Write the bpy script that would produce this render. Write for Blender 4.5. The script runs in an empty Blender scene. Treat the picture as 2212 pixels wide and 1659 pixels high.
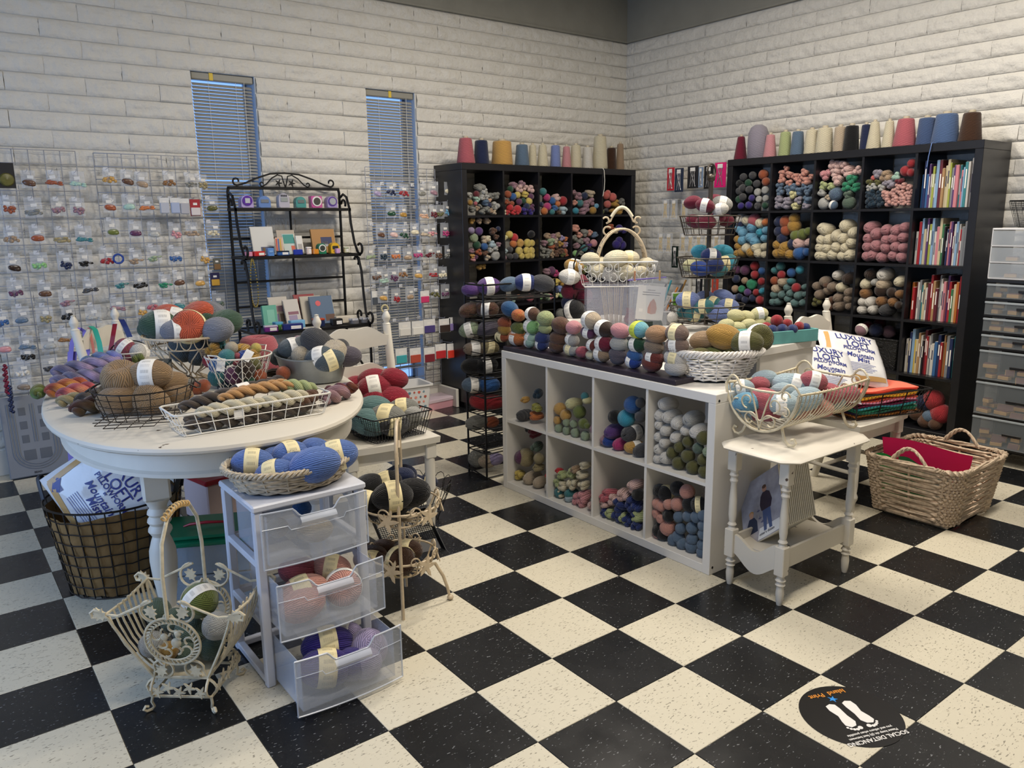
import bpy, math, random
import numpy as np
from mathutils import Vector, Matrix, noise

random.seed(7)
sc = bpy.context.scene
COL = sc.collection
PI = math.pi

# ------------------------------------------------------------------ camera, light, exposure
CAM = np.array([-2.124, -3.352, 1.431])
FPX, YAW, PITCH, ROLL, OX = 1693.9, 0.6563, 0.2061, -0.0102, 25.8
_F = np.array([math.sin(YAW)*math.cos(PITCH), math.cos(YAW)*math.cos(PITCH), -math.sin(PITCH)])
_R = np.array([math.cos(YAW), -math.sin(YAW), 0.0])
_U = np.cross(_R, _F)
_R, _U = math.cos(ROLL)*_R+math.sin(ROLL)*_U, -math.sin(ROLL)*_R+math.cos(ROLL)*_U
cd = bpy.data.cameras.new('camera')
cam = bpy.data.objects.new('camera', cd)
COL.objects.link(cam)
cd.sensor_width = 36.0
cd.lens = FPX/2212*36.0
cd.shift_x = -OX/2212
cd.clip_start = 0.05
cam.matrix_world = Matrix((( _R[0], _U[0], -_F[0], CAM[0]), (_R[1], _U[1], -_F[1], CAM[1]), (_R[2], _U[2], -_F[2], CAM[2]), (0, 0, 0, 1)))
sc.camera = cam
sc.view_settings.view_transform = 'Standard'
sc.view_settings.look = 'None'
sc.view_settings.gamma = 1.0
sc.view_settings.use_curve_mapping = False
sc.view_settings.exposure = 0.0

w = bpy.data.worlds.new('daylight'); sc.world = w
w.use_nodes = True
_bg = w.node_tree.nodes['Background']
_bg.inputs[0].default_value = (0.30, 0.52, 0.95, 1)
_bg.inputs[1].default_value = 1.4

def area(name, loc, rot, sx, sy, power, color):
    l = bpy.data.lights.new(name, 'AREA'); l.shape = 'RECTANGLE'; l.size = sx; l.size_y = sy
    l.energy = power; l.color = color
    o = bpy.data.objects.new(name, l); COL.objects.link(o)
    o.location = loc; o.rotation_euler = rot
    return o
# fluorescent ceiling troffers (their housings are built with the ceiling) and daylight from the shop-front window
TROFFERS = [(0.9, -0.35), (-1.0, -2.3), (1.6, -2.1)]
for _i, (_x, _y) in enumerate(TROFFERS):
    area('ceiling_light_source', (_x, _y, 3.285), (0, 0, 0), 1.15, 0.26, (74, 52, 52)[_i], (1.0, 0.91, 0.79))
area('shop_window_daylight', (-4.02, -0.7, 1.35), (0, -PI/2, 0), 2.0, 2.6, 44, (0.42, 0.62, 1.0))

# ------------------------------------------------------------------ helpers
def ray(u, v):
    return _F+_R*((u-1106-OX)/FPX)-_U*((v-829.5)/FPX)
def onZ(u, v, z=0.0):
    d = ray(u, v); return CAM+d*((z-CAM[2])/d[2])
def onX(u, v, x):
    d = ray(u, v); return CAM+d*((x-CAM[0])/d[0])
def onY(u, v, y):
    d = ray(u, v); return CAM+d*((y-CAM[1])/d[1])
def proj(p):
    d = np.asarray(p, float)-CAM; z = d@_F
    return 1106+OX+FPX*(d@_R)/z, 829.5-FPX*(d@_U)/z

def tag(o, label=None, cat=None, group=None, kind=None):
    if label: o['label'] = label
    if cat: o['category'] = cat
    if group: o['group'] = group
    if kind: o['kind'] = kind
    return o
def empty(name, loc=(0, 0, 0), rz=0.0, parent=None):
    o = bpy.data.objects.new(name, None); COL.objects.link(o)
    o.location = loc; o.rotation_euler = (0, 0, rz); o.empty_display_size = 0.05
    if parent is not None: o.parent = parent
    return o
def thing(name, loc, rz, label, cat, group=None):
    return tag(empty(name, loc, rz), label, cat, group)
def link(name, me, parent=None, loc=None, rot=None, scale=None, color=None):
    o = bpy.data.objects.new(name, me); COL.objects.link(o)
    if parent is not None: o.parent = parent
    if loc is not None: o.location = loc
    if rot is not None: o.rotation_euler = rot
    if scale is not None: o.scale = scale
    if color is not None: o.color = (color[0], color[1], color[2], 1)
    return o
def copy_tree(o, parent=None):
    c = o.copy(); COL.objects.link(c); c.parent = parent
    for ch in list(o.children): copy_tree(ch, c)
    return c

class MB:
    def __init__(s):
        s.v = []; s.f = []; s.m = []; s.uv = []; s.mi = 0
    def _add(s, vs, fs, uvs=None):
        b = len(s.v); s.v.extend([tuple(map(float, q)) for q in vs])
        for k, f in enumerate(fs):
            s.f.append(tuple(b+i for i in f)); s.m.append(s.mi)
            s.uv.append(uvs[k] if uvs is not None else None)
        return s
    def box(s, a, b, M=None):
        x0, y0, z0 = a; x1, y1, z1 = b
        vs = [(x0, y0, z0), (x1, y0, z0), (x1, y1, z0), (x0, y1, z0), (x0, y0, z1), (x1, y0, z1), (x1, y1, z1), (x0, y1, z1)]
        if M is not None: vs = [M @ Vector(q) for q in vs]
        return s._add(vs, [(0, 3, 2, 1), (4, 5, 6, 7), (0, 1, 5, 4), (1, 2, 6, 5), (2, 3, 7, 6), (3, 0, 4, 7)])
    def bbox(s, a, b, r=0.004, M=None):
        # box with chamfered edges
        a = Vector(a); b = Vector(b); c = (a+b)/2; h = (b-a)/2
        r = min(r, h.x*0.9, h.y*0.9, h.z*0.9)
        vs = []; idx = {}
        for sx in (-1, 1):
            for sy in (-1, 1):
                for sz in (-1, 1):
                    for ax in range(3):
                        q = [sx*(h.x-r), sy*(h.y-r), sz*(h.z-r)]
                        q[ax] = (sx, sy, sz)[ax]*h[ax]
                        idx[(sx, sy, sz, ax)] = len(vs); vs.append(Vector(q)+c)
        fs = []
        for ax in range(3):
            o1, o2 = (ax+1) % 3, (ax+2) % 3
            for sg in (-1, 1):
                ring = []
                for p1, p2 in ((-1, -1), (1, -1), (1, 1), (-1, 1)):
                    k = [0, 0, 0]; k[ax] = sg; k[o1] = p1; k[o2] = p2
                    ring.append(idx[(k[0], k[1], k[2], ax)])
                fs.append(tuple(ring if sg > 0 else ring[::-1]))
        for ax in range(3):
            o1, o2 = (ax+1) % 3, (ax+2) % 3
            for p1 in (-1, 1):
                for p2 in (-1, 1):
                    def g(sa, face):
                        k = [0, 0, 0]; k[ax] = sa; k[o1] = p1; k[o2] = p2; return idx[(k[0], k[1], k[2], face)]
                    q = (g(-1, o1), g(1, o1), g(1, o2), g(-1, o2))
                    fs.append(q if p1*p2 < 0 else q[::-1])
        for sx in (-1, 1):
            for sy in (-1, 1):
                for sz in (-1, 1):
                    t = (idx[(sx, sy, sz, 0)], idx[(sx, sy, sz, 1)], idx[(sx, sy, sz, 2)])
                    fs.append(t if sx*sy*sz > 0 else t[::-1])
        if M is not None: vs = [M @ q for q in vs]
        return s._add(vs, fs)
    def tube(s, pts, r, n=6, closed=False, cap=True, flat=None, us=1.0):
        # sweep a circle (radius r or list) along pts; flat=(ax,ay) scales the section
        P = [Vector(p) for p in pts]; N = len(P)
        if N < 2: return s
        rr = r if isinstance(r, (list, tuple)) else [r]*N
        T = []
        for i in range(N):
            if closed: d = P[(i+1) % N]-P[i-1]
            else: d = P[min(i+1, N-1)]-P[max(i-1, 0)]
            T.append(d.normalized() if d.length > 1e-9 else Vector((0, 0, 1)))
        up = Vector((0, 0, 1)) if abs(T[0].z) < 0.9 else Vector((1, 0, 0))
        nrm = (up-T[0]*up.dot(T[0])).normalized()
        vs = []; L = 0.0; Ls = []
        for i in range(N):
            if i:
                L += (P[i]-P[i-1]).length
                nrm = nrm-T[i]*nrm.dot(T[i])
                nrm = nrm.normalized() if nrm.length > 1e-6 else T[i].orthogonal().normalized()
            Ls.append(L)
            bn = T[i].cross(nrm)
            for k in range(n):
                a = 2*PI*k/n
                c1, c2 = math.cos(a)*rr[i], math.sin(a)*rr[i]
                if flat: c1 *= flat[0]; c2 *= flat[1]
                vs.append(P[i]+nrm*c1+bn*c2)
        fs = []; uvs = []
        for i in range(N if closed else N-1):
            j = (i+1) % N
            for k in range(n):
                k2 = (k+1) % n
                fs.append((i*n+k, i*n+k2, j*n+k2, j*n+k))
                l2 = Ls[j] if j else L
                uvs.append(((k*us/n, Ls[i]), ((k+1)*us/n, Ls[i]), ((k+1)*us/n, l2), (k*us/n, l2)))
        if cap and not closed:
            fs.append(tuple(range(n))[::-1]); uvs.append(((0, 0),)*n)
            fs.append(tuple((N-1)*n+k for k in range(n))); uvs.append(((0, 0),)*n)
        return s._add(vs, fs, uvs)
    def lathe(s, prof, n=24, c=(0, 0, 0), sx=1.0, sy=1.0, M=None, caps=True, a0=0.0, a1=2*PI):
        full = abs(a1-a0-2*PI) < 1e-6
        m = n if full else n+1
        vs = []
        for (r, z) in prof:
            for k in range(m):
                a = a0+(a1-a0)*k/n
                q = Vector((c[0]+math.cos(a)*r*sx, c[1]+math.sin(a)*r*sy, c[2]+z))
                vs.append(M @ q if M is not None else q)
        fs = []; uvs = []
        Lz = 0.0
        for i in range(len(prof)-1):
            d = math.hypot(prof[i+1][0]-prof[i][0], prof[i+1][1]-prof[i][1])
            for k in range(n):
                k2 = (k+1) % m
                fs.append((i*m+k, i*m+k2, (i+1)*m+k2, (i+1)*m+k))
                uvs.append(((k/n, Lz), ((k+1)/n, Lz), ((k+1)/n, Lz+d), (k/n, Lz+d)))
            Lz += d
        if caps and full:
            if prof[0][0] > 1e-5: fs.append(tuple(range(m))[::-1]); uvs.append(((0, 0),)*m)
            if prof[-1][0] > 1e-5: fs.append(tuple((len(prof)-1)*m+k for k in range(m))); uvs.append(((0, 0),)*m)
        return s._add(vs, fs, uvs)
    def ell(s, c, r, nu=12, nv=8, M=None):
        rx, ry, rz = (r, r, r) if not isinstance(r, (tuple, list)) else r
        vs = []
        for j in range(nv+1):
            t = -PI/2+PI*j/nv
            for i in range(nu):
                a = 2*PI*i/nu
                q = Vector((c[0]+rx*math.cos(t)*math.cos(a), c[1]+ry*math.cos(t)*math.sin(a), c[2]+rz*math.sin(t)))
                vs.append(M @ q if M is not None else q)
        fs = []
        for j in range(nv):
            for i in range(nu):
                i2 = (i+1) % nu
                fs.append((j*nu+i, j*nu+i2, (j+1)*nu+i2, (j+1)*nu+i))
        return s._add(vs, fs)
    def grid(s, fn, nu, nv, flip=False, closed_u=False):
        vs = []; 
        for j in range(nv+1):
            for i in range(nu+1):
                vs.append(fn(i/nu, j/nv))
        fs = []; uvs = []
        for j in range(nv):
            for i in range(nu):
                q = (j*(nu+1)+i, j*(nu+1)+i+1, (j+1)*(nu+1)+i+1, (j+1)*(nu+1)+i)
                u = ((i/nu, j/nv), ((i+1)/nu, j/nv), ((i+1)/nu, (j+1)/nv), (i/nu, (j+1)/nv))
                if flip: q = q[::-1]; u = u[::-1]
                fs.append(q); uvs.append(u)
        return s._add(vs, fs, uvs)
    def prism(s, poly, z0, z1, M=None):
        n = len(poly)
        vs = [Vector((x, y, z0)) for x, y in poly]+[Vector((x, y, z1)) for x, y in poly]
        if M is not None: vs = [M @ q for q in vs]
        fs = [tuple(range(n))[::-1], tuple(range(n, 2*n))]+[(i, (i+1) % n, n+(i+1) % n, n+i) for i in range(n)]
        return s._add(vs, fs)
    def mesh(s, name, mats, smooth=True):
        me = bpy.data.meshes.new(name)
        me.from_pydata(s.v, [], s.f)
        if not isinstance(mats, (list, tuple)): mats = [mats]
        for m in mats: me.materials.append(m)
        if len(mats) > 1: me.polygons.foreach_set('material_index', s.m)
        if any(u is not None for u in s.uv):
            ul = me.uv_layers.new(name='UVMap')
            flat = []
            for f, u in zip(s.f, s.uv):
                if u is None: flat.extend((0.0, 0.0)*len(f))
                else:
                    for a in u: flat.extend((float(a[0]), float(a[1])))
            ul.data.foreach_set('uv', flat)
        if smooth: me.polygons.foreach_set('use_smooth', [True]*len(s.f))
        me.update()
        if smooth == 'auto':
            try: me.set_sharp_from_angle(angle=math.radians(35))
            except Exception: pass
        return me
    def obj(s, name, mats, parent=None, loc=None, rot=None, smooth='auto', color=None, scale=None):
        return link(name, s.mesh(name, mats, smooth), parent, loc, rot, scale, color)

# ------------------------------------------------------------------ materials
def lin(h):
    h = h.lstrip('#'); r = [int(h[i:i+2], 16)/255 for i in (0, 2, 4)]
    return tuple((c/12.92 if c <= 0.04045 else ((c+0.055)/1.055)**2.4) for c in r)
MATS = {}
def mat(name, color, rough=0.5, metal=0.0, var=0.0, scale=20.0, bump=0.0, bscale=60.0, spec=0.5, alpha=1.0, trans=0.0, emit=None, sheen=0.0, coat=0.0, obj_color=False, detail=3.0, wear=None):
    if name in MATS: return MATS[name]
    m = bpy.data.materials.new(name); m.use_nodes = True
    nt = m.node_tree; b = nt.nodes['Principled BSDF']; L = nt.links
    c = lin(color) if isinstance(color, str) else color
    b.inputs['Base Color'].default_value = (*c, 1)
    b.inputs['Roughness'].default_value = rough
    b.inputs['Metallic'].default_value = metal
    b.inputs['Specular IOR Level'].default_value = spec
    if alpha < 1: b.inputs['Alpha'].default_value = alpha
    if trans: b.inputs['Transmission Weight'].default_value = trans
    if sheen: b.inputs['Sheen Weight'].default_value = sheen
    if coat: b.inputs['Coat Weight'].default_value = coat
    if emit:
        b.inputs['Emission Color'].default_value = (*c, 1); b.inputs['Emission Strength'].default_value = emit
    tc = nt.nodes.new('ShaderNodeTexCoord')
    if var or wear:
        n = nt.nodes.new('ShaderNodeTexNoise'); n.inputs['Scale'].default_value = scale; n.inputs['Detail'].default_value = detail
        L.new(tc.outputs['Object'], n.inputs['Vector'])
        r = nt.nodes.new('ShaderNodeValToRGB')
        if wear:
            wc, lo = wear
            r.color_ramp.elements[0].position = lo; r.color_ramp.elements[0].color = (*lin(wc), 1)
            r.color_ramp.elements[1].position = lo+0.03; r.color_ramp.elements[1].color = (*c, 1)
        else:
            r.color_ramp.elements[0].position = 0.3; r.color_ramp.elements[1].position = 0.7
            r.color_ramp.elements[0].color = (*[x*(1-var) for x in c], 1); r.color_ramp.elements[1].color = (*[min(1, x*(1+var*0.5)) for x in c], 1)
        L.new(n.outputs[0], r.inputs[0]); L.new(r.outputs[0], b.inputs['Base Color'])
    if obj_color:
        oi = nt.nodes.new('ShaderNodeObjectInfo'); L.new(oi.outputs['Color'], b.inputs['Base Color'])
    if bump:
        n2 = nt.nodes.new('ShaderNodeTexNoise'); n2.inputs['Scale'].default_value = bscale; n2.inputs['Detail'].default_value = 4
        bp = nt.nodes.new('ShaderNodeBump'); bp.inputs['Strength'].default_value = bump; bp.inputs['Distance'].default_value = 0.01
        L.new(tc.outputs['Object'], n2.inputs['Vector']); L.new(n2.outputs[0], bp.inputs['Height']); L.new(bp.outputs[0], b.inputs['Normal'])
    MATS[name] = m
    return m

def yarn_mat(name, freq=16.0, multi=0, cross=False):
    # wound strands: stripes across UV.x, object's own colour with groove shade painted in
    if name in MATS: return MATS[name]
    m = bpy.data.materials.new(name); m.use_nodes = True
    nt = m.node_tree; L = nt.links; b = nt.nodes['Principled BSDF']
    b.inputs['Roughness'].default_value = 0.9; b.inputs['Specular IOR Level'].default_value = 0.15
    b.inputs['Sheen Weight'].default_value = 0.25
    uv = nt.nodes.new('ShaderNodeTexCoord')
    wv = nt.nodes.new('ShaderNodeTexWave'); wv.wave_type = 'BANDS'; wv.bands_direction = 'X'
    wv.inputs['Scale'].default_value = freq; wv.inputs['Distortion'].default_value = 2.0; wv.inputs['Detail'].default_value = 1.5; wv.inputs['Detail Scale'].default_value = 1.2
    L.new(uv.outputs['UV'], wv.inputs['Vector'])
    ht = wv.outputs['Fac']
    if cross:
        mp = nt.nodes.new('ShaderNodeMapping'); mp.inputs['Rotation'].default_value = (0, 0, PI/2-0.12); mp.inputs['Scale'].default_value = (1, 2.0, 1)
        L.new(uv.outputs['UV'], mp.inputs['Vector']); L.new(mp.outputs[0], wv.inputs['Vector'])
    oi = nt.nodes.new('ShaderNodeObjectInfo')
    base = oi.outputs['Color']
    ns = nt.nodes.new('ShaderNodeTexNoise'); ns.inputs['Scale'].default_value = 14.0 if not multi else 9.0
    ns.inputs['Detail'].default_value = 2.0
    L.new(uv.outputs['Object'], ns.inputs['Vector'])
    if multi:
        hs = nt.nodes.new('ShaderNodeHueSaturation')
        mr = nt.nodes.new('ShaderNodeMapRange'); mr.inputs['From Min'].default_value = 0.3; mr.inputs['From Max'].default_value = 0.7
        mr.inputs['To Min'].default_value = 0.5-multi; mr.inputs['To Max'].default_value = 0.5+multi
        L.new(ns.outputs[0], mr.inputs[0]); L.new(mr.outputs[0], hs.inputs['Hue'])
        mv = nt.nodes.new('ShaderNodeMapRange'); mv.inputs['From Min'].default_value = 0.35; mv.inputs['From Max'].default_value = 0.65
        mv.inputs['To Min'].default_value = 0.45; mv.inputs['To Max'].default_value = 1.35
        ns2 = nt.nodes.new('ShaderNodeTexNoise'); ns2.inputs['Scale'].default_value = 13.0
        L.new(uv.outputs['Object'], ns2.inputs['Vector']); L.new(ns2.outputs[0], mv.inputs[0]); L.new(mv.outputs[0], hs.inputs['Value'])
        L.new(base, hs.inputs['Color']); base = hs.outputs[0]
    mx = nt.nodes.new('ShaderNodeMixRGB'); mx.blend_type = 'MULTIPLY'; mx.inputs[0].default_value = 1.0
    rp = nt.nodes.new('ShaderNodeMapRange'); rp.inputs['To Min'].default_value = 0.45; rp.inputs['To Max'].default_value = 1.08
    L.new(ht, rp.inputs[0]); L.new(base, mx.inputs[1]); L.new(rp.outputs[0], mx.inputs[2])
    L.new(mx.outputs[0], b.inputs['Base Color'])
    bp = nt.nodes.new('ShaderNodeBump'); bp.inputs['Strength'].default_value = 0.55; bp.inputs['Distance'].default_value = 0.004
    L.new(ht, bp.inputs['Height']); L.new(bp.outputs[0], b.inputs['Normal'])
    MATS[name] = m
    return m

WHITE = mat('white_painted_wood', '#D9D4C8', 0.42, var=0.05, scale=9, wear=None)
WORN = mat('worn_white_paint', '#CFC9BC', 0.45, scale=26, wear=('#4A3A2C', 0.27), detail=6)
LAMWHITE = mat('white_laminate', '#DCD9D3', 0.38)
LAMBLACK = mat('black_brown_laminate', '#17171B', 0.33, var=0.15, scale=30)
BLACKMETAL = mat('black_iron', '#121214', 0.42, metal=0.3)
DARKWIRE = mat('dark_bronze_wire', '#2A2420', 0.45, metal=0.5)
CREAMIRON = mat('cream_painted_iron', '#CFC3A6', 0.5, var=0.25, scale=40)
BEIGEIRON = mat('beige_painted_iron', '#C9B79A', 0.5, var=0.15, scale=40)
WHITEWIRE = mat('white_coated_wire', '#DAD7CF', 0.4)
GREYWIRE = mat('grey_bronze_wire', '#4A443D', 0.45, metal=0.5)
PAPER = mat('label_paper', '#E9E3D2', 0.75, var=0.04, scale=30)
CREAMPAPER = mat('cream_label_paper', '#E2D2A2', 0.75)
PRINTDARK = mat('dark_print', '#2E2E36', 0.7)
PRINTBLUE = mat('navy_print', '#22307A', 0.7)
YARN = yarn_mat('wound_yarn', 2.7)
YARNV = yarn_mat('variegated_yarn', 3.4, multi=0.055)
YARNCONE = yarn_mat('cone_wound_yarn', 26.0, cross=True)
# ------------------------------------------------------------------ the room
T = 0.3048
WX, WY, CZ = 3.2, 2.0, 3.32          # right wall plane, back wall plane, ceiling
LX, FY = -4.05, -6.0
BRICKM = mat('painted_slump_block', '#D3D0C8', 0.6, var=0.05, scale=6, bump=1.0, bscale=30)
MORTAR = mat('painted_mortar', '#C9C6BE', 0.7, bump=0.3, bscale=60)
BEAM = mat('grey_painted_beam', '#8E8C82', 0.6, var=0.08, scale=5, bump=0.1, bscale=30)
PLAINWALL = mat('plain_white_wall', '#CFCBC2', 0.7)
CEILM = mat('ceiling_paint', '#BDBAB2', 0.8)
BASEW = mat('white_baseboard', '#CBC8C0', 0.45, var=0.06, scale=8)

WIN = [(-0.60, -0.195), (0.595, 1.0)]
WZ0, WZ1 = 0.17, 2.365

def tile_mat(name, base, fleck, fleck2, lo):
    m = bpy.data.materials.new(name); m.use_nodes = True
    nt = m.node_tree; L = nt.links; b = nt.nodes['Principled BSDF']
    b.inputs['Roughness'].default_value = 0.22; b.inputs['Specular IOR Level'].default_value = 0.45
    tc = nt.nodes.new('ShaderNodeTexCoord'); oi = nt.nodes.new('ShaderNodeObjectInfo')
    add = nt.nodes.new('ShaderNodeVectorMath'); add.operation = 'ADD'
    cmb = nt.nodes.new('ShaderNodeCombineXYZ'); mul = nt.nodes.new('ShaderNodeMath'); mul.operation = 'MULTIPLY'; mul.inputs[1].default_value = 40
    L.new(oi.outputs['Random'], mul.inputs[0])
    for k in range(3): L.new(mul.outputs[0], cmb.inputs[k])
    L.new(tc.outputs['Object'], add.inputs[0]); L.new(cmb.outputs[0], add.inputs[1])
    mp = nt.nodes.new('ShaderNodeMapping'); mp.inputs['Scale'].default_value = (1.0, 2.6, 1.0)
    L.new(add.outputs[0], mp.inputs['Vector'])
    vec = mp.outputs[0]; col = None
    prev = (*lin(base), 1)
    for (sc_, thr, c2, det) in ((75, lo, fleck, 1.0), (38, lo+0.02, fleck2, 2.0)):
        n = nt.nodes.new('ShaderNodeTexNoise'); n.inputs['Scale'].default_value = sc_; n.inputs['Detail'].default_value = det
        L.new(vec, n.inputs['Vector'])
        r = nt.nodes.new('ShaderNodeValToRGB')
        r.color_ramp.elements[0].position = thr; r.color_ramp.elements[0].color = (0, 0, 0, 1)
        r.color_ramp.elements[1].position = thr+0.035; r.color_ramp.elements[1].color = (1, 1, 1, 1)
        L.new(n.outputs[0], r.inputs[0])
        mx = nt.nodes.new('ShaderNodeMixRGB'); L.new(r.outputs[0], mx.inputs[0])
        if col is None: mx.inputs[1].default_value = prev
        else: L.new(col, mx.inputs[1])
        mx.inputs[2].default_value = (*lin(c2), 1)
        col = mx.outputs[0]
    L.new(col, b.inputs['Base Color'])
    n3 = nt.nodes.new('ShaderNodeTexNoise'); n3.inputs['Scale'].default_value = 9; n3.inputs['Detail'].default_value = 3
    L.new(add.outputs[0], n3.inputs['Vector'])
    rr = nt.nodes.new('ShaderNodeMapRange'); rr.inputs['To Min'].default_value = 0.18; rr.inputs['To Max'].default_value = 0.36
    L.new(n3.outputs[0], rr.inputs[0]); L.new(rr.outputs[0], b.inputs['Roughness'])
    return m
TILE_W = tile_mat('cream_vinyl_tile', '#CFC8B4', '#8F897A', '#B7AF9C', 0.655)
TILE_B = tile_mat('black_vinyl_tile', '#17181A', '#76787A', '#2A2B2E', 0.70)

floor = MB().box((LX, FY, -0.06), (WX+0.05, WY+0.05, -0.003)).obj('floor', mat('dark_tile_joint', '#4A463E', 0.7), smooth=False)
tag(floor, kind='structure')
def tile_mesh(m):
    h = T/2-0.0006
    return MB().bbox((-h, -h, -0.004), (h, h, 0.0), 0.0012).mesh('floor_tile', m, False)
tw, tb = tile_mesh(TILE_W), tile_mesh(TILE_B)
cand = []
for i in range(-7, 18):
    for j in range(-13, 11):
        x, y = (j+0.5)*T, -(i+0.5)*T
        if x < LX+T or y > WY or x > WX or y < FY+T: continue
        d = np.array([x, y, 0])-CAM
        sz = 0
        if d@_F > 0.3:
            u, v = proj((x, y, 0))
            if -180 < u < 2400 and 800 < v < 1900: sz = 1e4/(d@d)
        cand.append((sz, i, j, x, y))
cand.sort(reverse=True)
rest = {0: MB(), 1: MB()}
for n_, (sz, i, j, x, y) in enumerate(cand):
    dark = (i+j) % 2 == 1
    if sz > 0 and n_ < 300:
        link('floor_tile', tb if dark else tw, floor, (x, y, 0))
    else:
        h = T/2-0.0006
        rest[int(dark)].box((x-h, y-h, -0.004), (x+h, y+h, 0))
for k in (0, 1):
    tag(rest[k].obj('floor_tile', (TILE_W, TILE_B)[k], floor, smooth=False), kind='stuff')

# --- walls
wb = MB()
xs = [LX, WIN[0][0], WIN[0][1], WIN[1][0], WIN[1][1], WX]
for a in (0, 2, 4): wb.box((xs[a], WY, 0), (xs[a+1], WY+0.2, CZ))
for a in (1, 3):
    wb.box((xs[a], WY, 0), (xs[a+1], WY+0.2, WZ0)); wb.box((xs[a], WY, WZ1), (xs[a+1], WY+0.2, CZ))
wall_back = tag(wb.obj('wall_back', MORTAR, smooth=False), kind='structure')
wall_right = tag(MB().box((WX, FY, 0), (WX+0.2, WY+0.2, CZ)).obj('wall_right', MORTAR, smooth=False), kind='structure')
wl = MB()
wl.box((LX-0.2, FY, 0), (LX, -2.1, CZ)).box((LX-0.2, 0.7, 0), (LX, WY+0.2, CZ)).box((LX-0.2, -2.1, 0), (LX, 0.7, 0.3)).box((LX-0.2, -2.1, 2.4), (LX, 0.7, CZ))
tag(wl.obj('wall_left', PLAINWALL, smooth=False), kind='structure')
tag(MB().box((LX-0.2, FY-0.2, 0), (WX+0.2, FY, CZ)).obj('wall_front', PLAINWALL, smooth=False), kind='structure')
tag(MB().box((LX-0.2, FY-0.2, CZ), (WX+0.2, WY+0.2, CZ+0.1)).obj('ceiling', CEILM, smooth=False), kind='structure')

def brick_mesh(seed):
    L_, H_ = 0.394, 0.094
    off = Vector((seed*7.3, seed*3.1, seed*5.7))
    def fn(u, v):
        x, z = u*L_, v*H_
        kz = min(1.0, min(v, 1-v)*H_/0.008); kx = 0.72+0.28*min(1.0, min(u, 1-u)*L_/0.02)
        n = noise.fractal(Vector((x*15, z*26, 0))+off, 0.8, 2.1, 5)
        lip = 0.004*math.sin(PI*min(1, v*1.1))
        return (x, -(0.005+kz*kx*(0.009+0.010*n+lip)), z)
    m = MB()
    us = 16; vs_ = 8
    m.grid(fn, us, vs_)
    ring = [(0, 0.0, 0), (L_, 0.0, 0), (L_, 0.0, H_), (0, 0.0, H_)]
    m._add(ring+[fn(0, 0), fn(1, 0), fn(1, 1), fn(0, 1)], [(0, 1, 5, 4), (1, 2, 6, 5), (2, 3, 7, 6), (3, 0, 4, 7)])
    return m.mesh('brick', BRICKM, True)
BR = [brick_mesh(s) for s in range(8)]
def lay_bricks(wall, a0, a1, openings, place, rot, zmax, phase):
    items = []
    k = 0
    rng = random.Random(3 if rot == 0 else 9)
    while True:
        z = 0.063+0.1*k
        if z > zmax: break
        st = phase+(0.2 if k % 2 else 0.0)
        n0 = math.floor((a0-st)/0.4)
        for n in range(n0, n0+24):
            segs = [(max(a0, st+n*0.4+0.0004), min(a1, st+n*0.4+0.3996))]
            for (o0, o1, oz0, oz1) in openings:
                if z+0.047 < oz0 or z+0.047 > oz1: continue
                ns = []
                for (p, q) in segs:
                    if q <= o0 or p >= o1: ns.append((p, q)); continue
                    if p < o0: ns.append((p, o0))
                    if q > o1: ns.append((o1, q))
                segs = ns
            for (p, q) in segs:
                if q-p > 0.03: items.append((p, q, z, rng.randrange(8)))
        k += 1
    sc_ = []
    for it in items:
        c = place((it[0]+it[1])/2, it[2]+0.05)
        d = np.array(c)-CAM; s = 0
        if d@_F > 0.3:
            u, v = proj(c)
            if -60 < u < 2270 and -40 < v < 1100: s = (it[1]-it[0])/(d@d)
        sc_.append((s, it))
    sc_.sort(key=lambda t: -t[0])
    lump = MB()
    for n, (s, it) in enumerate(sc_):
        p, q, z, b = it
        hh = min(0.094, zmax-z+0.004)/0.094
        if hh < 0.15: continue
        if s > 0 and n < 300:
            link('brick', BR[b], wall, place(p, z), (0, 0, rot), ((q-p)/0.394, 1, hh))
        else:
            M = Matrix.Translation(place(p, z)) @ Matrix.Rotation(rot, 4, 'Z') @ Matrix.Diagonal(((q-p), 1, hh, 1))
            lump.bbox((0, -0.016, 0), (1, 0.0, 0.094), 0.008, M)
    if lump.f: tag(lump.obj('brick', BRICKM, wall), kind='stuff')
BEAMZ = 2.962
lay_bricks(wall_back, -3.6, WX-0.004, [(WIN[0][0], WIN[0][1], WZ0, WZ1), (WIN[1][0], WIN[1][1], WZ0, WZ1)], lambda a, z: (a, WY, z), 0.0, BEAMZ, -1.39)
lay_bricks(wall_right, -WY+0.004, 3.2, [], lambda a, z: (WX, -a, z), -PI/2, BEAMZ, -1.9)

trb = MB().box((LX, WY-0.022, BEAMZ+0.012), (WX-0.022, WY, CZ)); trb.box((LX, WY-0.03, BEAMZ), (WX-0.03, WY, BEAMZ+0.014))
tag(trb.obj('trim_1', BEAM, smooth=False), kind='structure')
trr = MB().box((WX-0.022, FY, BEAMZ+0.012), (WX, WY, CZ)); trr.box((WX-0.03, FY, BEAMZ), (WX, WY, BEAMZ+0.014))
tag(trr.obj('trim_2', BEAM, smooth=False), kind='structure')
tag(MB().bbox((LX, WY-0.03, 0), (WX, WY-0.001, 0.145), 0.004).obj('baseboard_back', BASEW), kind='structure')
tag(MB().bbox((WX-0.03, FY, 0), (WX-0.001, WY-0.03, 0.145), 0.004).obj('baseboard_right', BASEW), kind='structure')
tag(MB().bbox((1.10, 1.70, 0), (1.125, WY-0.031, 0.145), 0.004).obj('trim_3', BASEW), kind='structure')

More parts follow.
